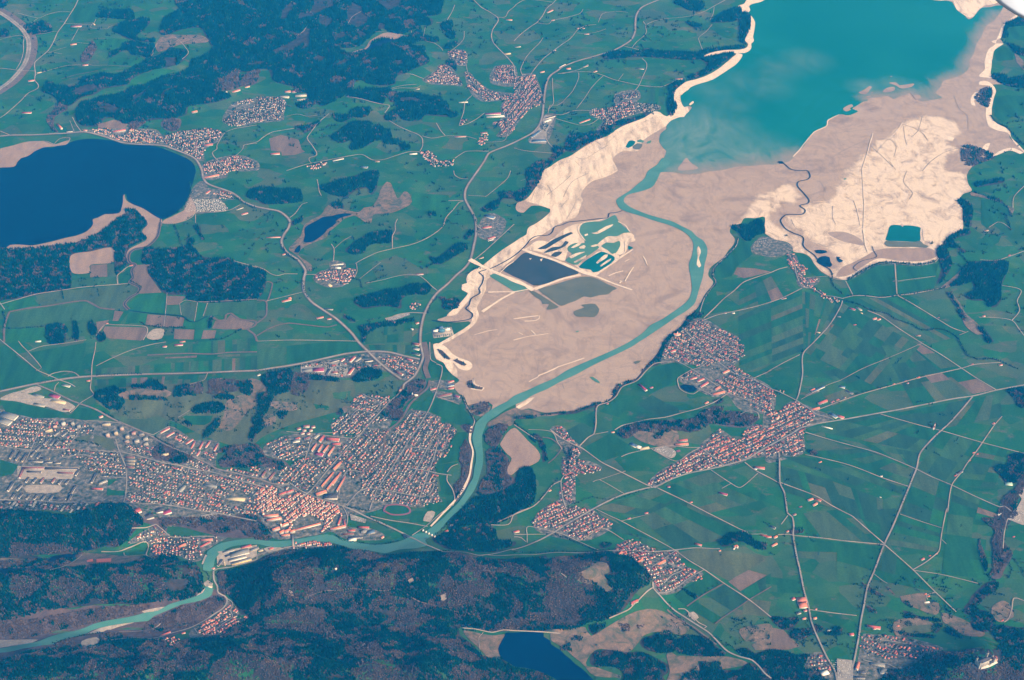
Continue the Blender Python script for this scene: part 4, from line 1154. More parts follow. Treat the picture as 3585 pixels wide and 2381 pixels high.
T 7 c2 1730,1370 1860,1320 2050,1280 2220,1240 2352,1200 d2 150,1160 320,1075
R 8 d2 190,740 250,860 270,950 320,1060 420,1080 520,1140 600,1150 690,1170
R 9 d2 690,1190 680,1230 620,1340 550,1440 430,1568 d3 330,110 325,300 290,480 270,530
T 8 d2 690,1170 790,1145 900,1145 1050,1160 1190,1140 1300,1130 1500,1095 1600,1070
T 6 d2 720,1010 790,1145
T 7 d2 1170,850 1190,1140
T 6 d2 720,1000 800,970 900,910 1000,860 1100,845 1250,860 1400,865 1530,840 1570,800
T 4 d2 1190,1010 1540,965
T 7 d2 1200,1145 1300,1200 1450,1290 1580,1370 1700,1440 1820,1480
T 5 d2 1760,1505 1840,1470
T 7 d2 920,1280 1040,1330 1200,1440 1400,1568 d3 1600,120 1780,240 1900,320 2000,380 2100,440
T 5 d2 360,980 560,965
T 6 d2 570,970 640,995 720,1000
T 6 d2 2352,735 2200,790 2100,820 1950,815
T 6 d2 1940,1340 2100,1345 2240,1370 2300,1440 2352,1510
T 6 d2 2240,1370 2310,1280 2290,1190 2320,1090 2150,1050
T 6 d2 2352,140 2260,240 2250,340
T 6 d2 2030,520 2110,470 2160,480 2240,540
T 4 d3 310,525 560,390 670,350 880,240 1100,150 1420,10
T 7 d3 490,610 700,530 880,470 1150,395 1400,325 1780,240 1900,205 2140,185
R 11 d3 1880,500 1780,620 1660,750 1570,830 1480,920 1400,1020 1370,1150 1330,1250 1290,1350 1240,1470 1200,1568 d4 1150,170 1070,340 980,580 920,720 890,880 860,1030 840,1180 800,1390 780,1500
R 8 d3 350,825 600,900 820,960 1000,1010 1150,1070 1360,1160 1500,1230 1690,1310 1900,1410 2130,1510 2170,1500 2250,1560
T 6 d3 1040,660 1250,720 1430,770 1590,810 1970,920 2200,980 2420,1035
T 6 d3 2150,680 2080,760 1970,920 1900,1020 1830,1110 1780,1190 1690,1310 1650,1560 d4 1645,0 1600,220 1580,370 1570,400 1460,490 1335,565
T 6 d3 350,1030 450,1050 700,1110 850,1160 1050,1240 1290,1320
T 7 d3 120,1285 270,1340 450,1410 600,1500 730,1568 d4 780,75 900,180 1070,325
R 11 d3 110,1010 115,1100 120,1290 160,1380 190,1568 d4 230,80 245,160 240,250 270,430 300,560 340,760 380,900 410,1050 470,1200 550,1370 620,1490 650,1640
T 7 d4 100,245 200,240 240,250 500,275 700,300 1070,335
T 6 d4 1075,335 1335,565 1530,760 1730,950
T 5 d4 1335,570 1600,610 1930,690
T 4 d4 1215,55 1400,120 1605,185
T 5 d4 1540,770 1460,800 1470,840
T 6 d4 390,930 600,960 820,985
T 5 d4 130,150 190,70
T 4 d4 1600,290 1640,330
T 6 d4 2352,850 2260,825 2240,920 2210,1010 2170,1045
T 6 d4 2160,370 2170,230 2200,100
R 6 d4 1030,1210 1200,1230 1480,1270 1470,1350
R 6 d4 880,1390 1000,1420 1100,1430 1200,1480
T 3 d4 975,600 1050,660 1100,690
T 5 c4 430,600 480,640
T 7 a1 1990,1470 2060,1530 2160,1560
R 6 b1 1540,740 1680,690 1780,700 1860,770
R 6 b1 2150,650 2352,690
R 7 b1 1910,590 1940,700 2010,790 2080,830 2200,870 2330,880 2352,900 c1 60,780 30,900
R 6 c1 250,940 130,990 30,1080
R 6 b1 2352,910 2290,1070 2300,1180 2280,1270 2240,1300 2010,1310
D 34 b2 1950,815 2100,895 2230,950 2352,1000 c2 100,1045 180,1095
D 30 c2 70,720 200,765 400,830 600,920 750,970
D 17 c2 750,970 900,1030 1080,1095
D 26 c2 180,1080 300,1045 450,990 600,950
D 13 c2 730,955 850,880 960,800 1080,720
D 12 c2 -240,1110 -100,1110 0,1110 140,1080
D 20 b2 2060,1290 2200,1200 2352,1110
D 24 b2 1880,1055 1960,1030 2010,1050 1970,1000 1930,985
D 12 b3 1960,400 1990,335 2000,390 2080,420 2060,440 1950,420
D 13 b3 1962,770 1946,900 1974,1010 1960,1120 1938,1230 1878,1350 1780,1480 b4 1720,25 1590,170
D 7 c2 1180,790 1200,820 1220,870
D 9 c2 1090,880 1010,1010
D 8 c2 870,960 930,930 1000,915
D 9 c2 960,1030 1010,1000 960,1010
D 8 c2 1010,830 1050,810
D 7 c2 640,150 720,90 830,55 945,0
D 9 c2 850,425 770,455 620,480 580,540 640,640
D 8 c2 950,465 1030,510 1060,560
D 9 c3 220,310 300,280 400,230 520,190 640,150
D 6 c3 130,360 170,340 230,300
D 8 c3 350,260 420,220
D 9 c2 1100,590 1020,640 1020,740 970,790
D 9 c2 0,1360 130,1340 230,1330 200,1370 100,1380
D 6 c2 0,1550 150,1510 320,1490
D 6 c2 50,1480 90,1500
D 7 c2 160,1460 200,1500
D 5 b2 1990,1500 2120,1470 2200,1450
D 8 b2 2352,830 2280,880 2220,940
D 14 d2 880,540 900,640 920,750
D 6 d2 800,270 860,500
D 6 d2 870,0 890,300 880,530
D 5 d2 420,290 640,270 800,275
D 7 d1 870,1568 920,1400 970,1230
D 7 d1 1240,1130 1190,1190 1120,1270
D 8 d1 240,1440 300,1380 430,1220 545,1165 560,1110 660,1055
S 9 c2 990,365 930,385 870,390 855,430 770,440 600,460 500,470 440,495 370,515 350,560 310,590 200,600 150,630 110,680 60,730 0,780 b2 2270,830 2150,890 2050,920 2030,930 2070,970 2060,1030 2030,1080 2040,1120 1960,1170 1940,1230 1910,1260 1970,1310 1960,1350 1900,1370 1750,1385 1600,1370
S 9 d1 90,1490 150,1500 220,1555 310,1568 d2 370,0 395,50 370,80 290,100 280,140 340,210 385,270 370,300 300,320 350,360 320,400 190,400 150,420 125,460 170,530 240,570 330,610 330,680 360,720 430,770 500,860 570,900 600,950
S 5 d2 960,690 980,740 1000,790 860,830 790,890 850,930
C 10 d1 1240,1140 1330,1170 1420,1220 1470,1290
C 9 d1 620,1430 700,1380 850,1310 950,1280
C 9 d1 960,1350 1060,1440 1150,1530
C 8 d1 1250,1160 1260,1260 1280,1330
C 8 d1 1420,1070 1380,1200 1320,1260
C 10 d1 1740,1360 1620,1400 1500,1480 1420,1568
C 7 d1 1000,1180 800,1200 560,1230
C 7 d1 1710,880 1760,1000 1830,1060 1840,1200
C 7 d1 1210,1000 1230,970 1330,940 1420,950
C 6 d1 1120,1480 1180,1560
C 9 d2 1280,0 1250,100 1330,200 1300,260
C 10 d2 480,90 520,150 540,200
C 8 d2 600,320 600,430 630,490
C 7 d2 1420,530 1440,640 1540,660
C 7 d2 220,440 260,520 340,560
C 8 d2 460,660 540,690 630,670
C 6 d1 1000,1400 1110,1280 1180,1340 1160,1440
C 6 c3 440,380 460,430
C 7 c3 740,240 740,290 700,320
C 10 c3 470,375 560,330 660,290
C 5 c3 1160,100 1200,40
C 7 c2 1290,80 1400,130
C 4 c2 1010,370 1080,430 1050,490
C 4 c2 1170,865 1300,860 1500,850
C 4 c2 1110,560 1100,620
C 8 c1 560,1440 640,1460 760,1390 860,1330
C 6 c1 740,1290 820,1330 930,1240
C 5 c1 560,1480 620,1540
C 5 c1 1200,1100 1300,1140
C 7 c2 60,90 150,60 280,20
C 8 c2 300,220 420,130 520,40
C 6 c2 300,120 360,220
C 8 c2 450,240 530,100 680,20
C 6 c2 430,330 500,250
C 6 c2 480,440 560,300
C 7 c2 190,180 160,260
O 9 c3 160,620 240,640
O 8 a1 560,730 700,690 900,650
""".strip().split("\n")
RK = dict(M=("motorway", "asphalt", 7.2), R=("road", "asphalt", 7.0), T=("track", "track", 6.6), V=("verge", "verge", 6.4), S=("stream", "dark", 6.9), W=("railway_bed", "rail", 7.4),
          D=("dike", "shore", 6.9), C=("mud_channel", "mudc", 4.4), O=("verge", "verge", 6.4))
M["mudc"] = mat("wet_channel", (.20, .155, .135), (.26, .20, .17), 1 / 90.)
for s in ROADTXT:
    k, wd, rest = s.split(" ", 2)
    nm, mk, off = RK[k]
    P = G(rest)
    wf = None
    if k in "DC":
        wf = lambda N: .75 + .5 * np.abs(np.sin(np.arange(N) * .37 + N) * np.sin(np.arange(N) * .113 + 2)) * 1.2
    if k == "D":
        P = smooth(P, False, 25.0, 3.0)
    wd = float(wd) * (.6 if k == "C" else 1)
    if k == "T": wd *= .95
    if k == "R": wd *= .82
    if k == "V": wd *= 1.3
    ribbon(nm, P, wd, M[mk], off, rec=k in "MRTW", wf=wf)
    if k == "M":
        ribbon("median_strip", P, 3.5, M["verge"], off + .8, rec=False)
        Pm = smooth(P, False, 30.)
        t = np.gradient(Pm, axis=0); t /= np.hypot(t[:, 0], t[:, 1])[:, None]
        ribbon("embankment", Pm + np.column_stack([-t[:, 1], t[:, 0]]) * 52, 60, M["verge"], 5.2, rec=False)
    if k == "R" and wd >= 11:
        ribbon("verge", P, wd * 1.9, M["verge"], off - .9, rec=False)
# sports ground
Pt = G("b4 1160,25 1185,-18 1270,-30 1360,-18 1400,15 1395,45 1330,62 1230,60")
sheet("infield", Pt, M["g2"], 7.2)
Pt2 = smooth(np.vstack([Pt, Pt[:1]]), False, 10)
ribbon("running_track", Pt2, 12, M["tartan"], 7.6, sm=False, rec=False)
for s in ("a4 795,480 850,465 855,490 800,497", "a4 885,470 1020,462 1018,492 885,500", "c3 1480,995 1510,985 1525,1000 1495,1012"):
    sheet("clay_court", G(s), M["clay"] if s[0] == "a" else M["tartan"], 7.2, 0, sm=False)
sheet("car_park", G("c3 1285,985 1390,950 1475,1000 1430,1055"), M["asphalt"], 7.4, sm=False)
sheet("car_park", G("a4 1840,70 1980,40 2010,95 1860,110"), M["asphalt"], 7.4, sm=False)
sheet("car_park", G("b4 850,55 1000,105 990,140 860,110"), M["asphalt"], 7.4, sm=False)
sheet("car_park", G("b2 1170,1350 1390,1300 1400,1320 1200,1390"), M["asphalt"], 7.4, sm=False)
sheet("yard", G("b3 400,200 660,175 820,190 840,310 620,310 400,280"), M["asphalt"], 2.4, sm=False)
sheet("yard", G("c1 285,1055 380,1060 300,1200 290,1320 140,1310 170,1230"), M["asphalt"], 2.4, sm=False)
sheet("yard", G("a3 160,1130 740,1140 760,1250 160,1250"), M["gravel"], 2.4, sm=False)
sheet("yard", G("a4 1980,400 2352,335 2352,440 2160,520 1990,520"), M["gravel"], 4.6, sm=False)
sheet("yard", G("d4 640,1380 780,1395 790,1640 640,1640"), M["asphalt"], 7.7, sm=False)

# bridges and the weir ------------------------------------------------------
def bridge(s, width, label, z=6.0, n_piers=3):
    P = ray_at(parse(s), np.full(2, z))
    c = P.mean(0); d = P[1] - P[0]; L = np.hypot(*d); a = math.atan2(d[1], d[0])
    r = bpy.data.objects.new("bridge", None); C.objects.link(r); r.location = (c[0], c[1], 0); r.rotation_euler = (0, 0, a)
    props(r, label, "bridge")
    bx("deck", -L / 2, L / 2, -width / 2, width / 2, z + 1.6, z + 3.2, M["asphalt"], r)
    for sg in (-1, 1):
        y = sg * (width / 2 + .35)
        bx("parapet", -L / 2, L / 2, y - .3, y + .3, z + 1.4, z + 4.4, M["gravel"], r)
    for k in range(n_piers):
        x = -L / 2 + L * (k + 1) / (n_piers + 1)
        bx("pier", x - 1.5, x + 1.5, -width / 2 + .5, width / 2 - .5, 0, z + 1.55, M["gravel"], r)

def box_np(x0, x1, y0, y1, z0, z1):
    V = np.array([(x0, y0, z0), (x1, y0, z0), (x1, y1, z0), (x0, y1, z0), (x0, y0, z1), (x1, y0, z1), (x1, y1, z1), (x0, y1, z1)], float)
    F = np.array([(0, 3, 2, 1), (4, 5, 6, 7), (0, 1, 5, 4), (1, 2, 6, 5), (2, 3, 7, 6), (3, 0, 4, 7)])
    return V, F

def bx(name, x0, x1, y0, y1, z0, z1, m, parent):
    V, F = box_np(x0, x1, y0, y1, z0, z1)
    return link(name, mesh_np(name, V, F, [m]), parent)
bridge("b4 1335,236 1590,358", 14, "long pale road bridge carrying the main road across the river")
bridge("b4 1338,250 1465,388", 7, "narrow footbridge branching beside the main road bridge", 5.0)
bridge("b4 322,235 334,350", 11, "short bridge between the old town and the south bank", 5.0, 2)
bridge("d1 2100,-400 2110,-420", 8, "x", 5.0, 1) if False else None
wr = G("b4 1520,212 1628,268")
r = bpy.data.objects.new("weir", None); C.objects.link(r)
cW = wr.mean(0); dW = wr[1] - wr[0]; LW = np.hypot(*dW)
r.location = (cW[0], cW[1], 0); r.rotation_euler = (0, 0, math.atan2(dW[1], dW[0]))
props(r, "concrete weir with gate houses across the river below the road bridge", "weir")
bx("sill", -LW / 2, LW / 2, -3, 3, 5, 10, M["gravel"], r)
for k in range(5):
    x = -LW / 2 + LW * k / 4
    bx("gate_house", x - 2.5, x + 2.5, -4.5, 4.5, 5, 17, M["wall_w"], r)
wf_ = G("a4 1875,700 1950,728")
r = bpy.data.objects.new("waterfall_weir", None); C.objects.link(r)
cW = wf_.mean(0); dW = wf_[1] - wf_[0]; LW = np.hypot(*dW)
r.location = (cW[0], cW[1], hgt(cW[None])[0]); r.rotation_euler = (0, 0, math.atan2(dW[1], dW[0]))
props(r, "low stone weir step in the rocky gorge at the river bend", "weir")
bx("crest", -LW / 2, LW / 2, -2, 2, 2, 9, M["gravel"], r)
bx("apron", -LW / 2 + 2, LW / 2 - 2, -9, -2.1, 1, 6.6, M["shore"], r)

# ------------------------------------------------------------------ woods
NOT_HERE = [G(s) for s in """b1 490,110 530,20 560,-30 700,-30 700,70 640,80 600,110 530,140
b1 820,110 870,20 920,50 970,60 960,110 1020,160 1000,220 940,260 860,235 830,200
b1 1100,270 1120,210 1180,230 1160,280
b1 140,470 200,440 290,400 400,330 430,260 490,270 480,370 390,430 270,470 170,505
b1 210,180 230,100 310,20 340,60 290,130 260,200
b1 680,310 800,310 830,340 770,360 720,390
b1 490,550 560,510 630,530 600,570
b1 50,340 110,320 180,340 190,360 100,375
b1 -850,530 -740,530 -730,560 -760,640 -850,640 -830,580
b1 -890,880 -850,830 -780,800 -760,820 -830,850 -860,900
b1 -1130,950 -1040,900 -1020,880 -1050,920 -1150,990
b1 1370,150 1420,110 1430,140
b1 1190,160 1330,90 1280,140 1220,190
b1 560,180 650,150 700,200 640,260 580,230
b1 370,180 390,120 500,130 540,150 440,170 370,190
b1 730,580 800,550 880,545 800,590 730,620
b1 460,630 490,650 430,640
b1 -300,730 -180,630 -170,650 -260,720
a1 640,850 760,790 860,770 920,820 750,870
a1 480,770 560,740 620,760 700,780 560,790
a1 1330,690 1420,640 1600,650 1400,735
a1 1650,560 1720,500 1840,470 1850,510 1740,560 1700,640 1650,650
b1 0,690 60,640 140,640 150,700 60,740
b1 1100,20 1340,-20 1300,60 1200,110
b1 -120,600 0,565 80,565 60,590 -60,610
b1 -360,230 -300,220 -290,260 -340,260
b1 250,500 280,540 260,570 230,530
b1 640,430 670,470 650,490
b1 440,380 490,370 470,440 420,450
b1 950,280 1020,330 950,350 900,300
b1 1260,560 1330,550 1340,590 1280,610
a1 1220,900 1330,820 1380,780 1300,890 1200,960
a1 880,1000 960,940 1100,1000 1060,1040 920,1040
b1 520,1000 580,960 560,940 500,975
b1 1300,900 1420,890 1520,920 1500,940 1400,930 1320,930
a2 970,700 1035,700 1035,845 830,850 830,770
a4 1630,520 1720,520 1740,600 1690,620 1640,590
a4 1510,700 1560,650 1700,640 1730,670 1680,750 1600,770 1520,730
a4 820,830 880,820 930,900 840,920
a3 1080,480 1200,440 1450,440 1580,455 1540,480 1150,495
b1 1400,100 1440,110 1430,150 1370,155
a3 1860,380 1905,380 1905,450 1860,450
c4 580,570 700,540 770,480 880,500 890,590 830,620 870,720 920,750 860,780 780,720 750,680 640,650 620,590
b4 1380,660 1430,640 1440,670 1400,690
b4 1670,800 1730,780 1730,830 1690,860
b4 720,530 760,540 740,580 660,600 690,560
c4 480,1030 560,1020 540,1060 460,1050
d4 1880,1320 2150,1310 2130,1430 1990,1490 1880,1470
b4 1050,1380 1150,1400 1250,1420 1240,1440 1080,1410""".split("\n")]
BARE_ZONE = [G(s) for s in """b4 130,600 280,520 420,550 430,650 300,710 150,690
b4 340,845 500,815 700,770 860,745 960,760 850,815 620,875 400,890
b4 700,650 800,600 880,640 860,730 700,740 560,780 420,800 500,740
b4 1030,900 1060,840 1200,790 1360,820 1420,850 1300,890 1120,900
b4 1050,680 1200,640 1290,700 1250,740 1050,740
b4 60,1010 250,960 560,980 700,1080 760,1210 500,1140 200,1110 60,1110
b4 800,1260 1000,1220 1130,1260 1000,1330 820,1330
b4 1180,930 1450,950 1650,1000 1500,1060 1250,1010
b4 1660,700 1720,600 1790,640 1840,800 1820,920 1700,880
b4 2200,480 2352,500 c4 60,520 240,620 150,700 60,640 0,640 b4 2250,600
c4 0,820 90,880 60,960 0,1000
c4 120,960 400,940 620,990 560,1080 300,1060 150,1030
c4 460,740 700,800 720,880 560,920 470,850
b4 1750,1220 1900,1280 2050,1370 1900,1350
a4 700,1270 1000,1240 1250,1340 1050,1380 760,1330
a4 1400,1440 1800,1290 1960,1340 1900,1480 1560,1510
a4 2080,1300 2352,1360 b4 200,1500 -60,1700 a4 1900,1568
b4 900,1480 1300,1420 1500,1470 1400,1700 900,1700
b4 0,1380 200,1470 260,1700 -100,1700
a4 100,660 300,610 420,700 300,800 80,780
a4 450,700 700,640 900,720 760,850 560,900
a4 1000,640 1250,590 1400,640 1300,800 1100,780
a4 100,310 330,330 600,340 740,390 400,450 100,450
a4 830,170 900,180 1000,260 930,250
a4 1560,1330 1720,1300 1850,1320 1700,1400
d4 1650,1500 1850,1420 2000,1500 1950,1640 1600,1640""".split("\n")]
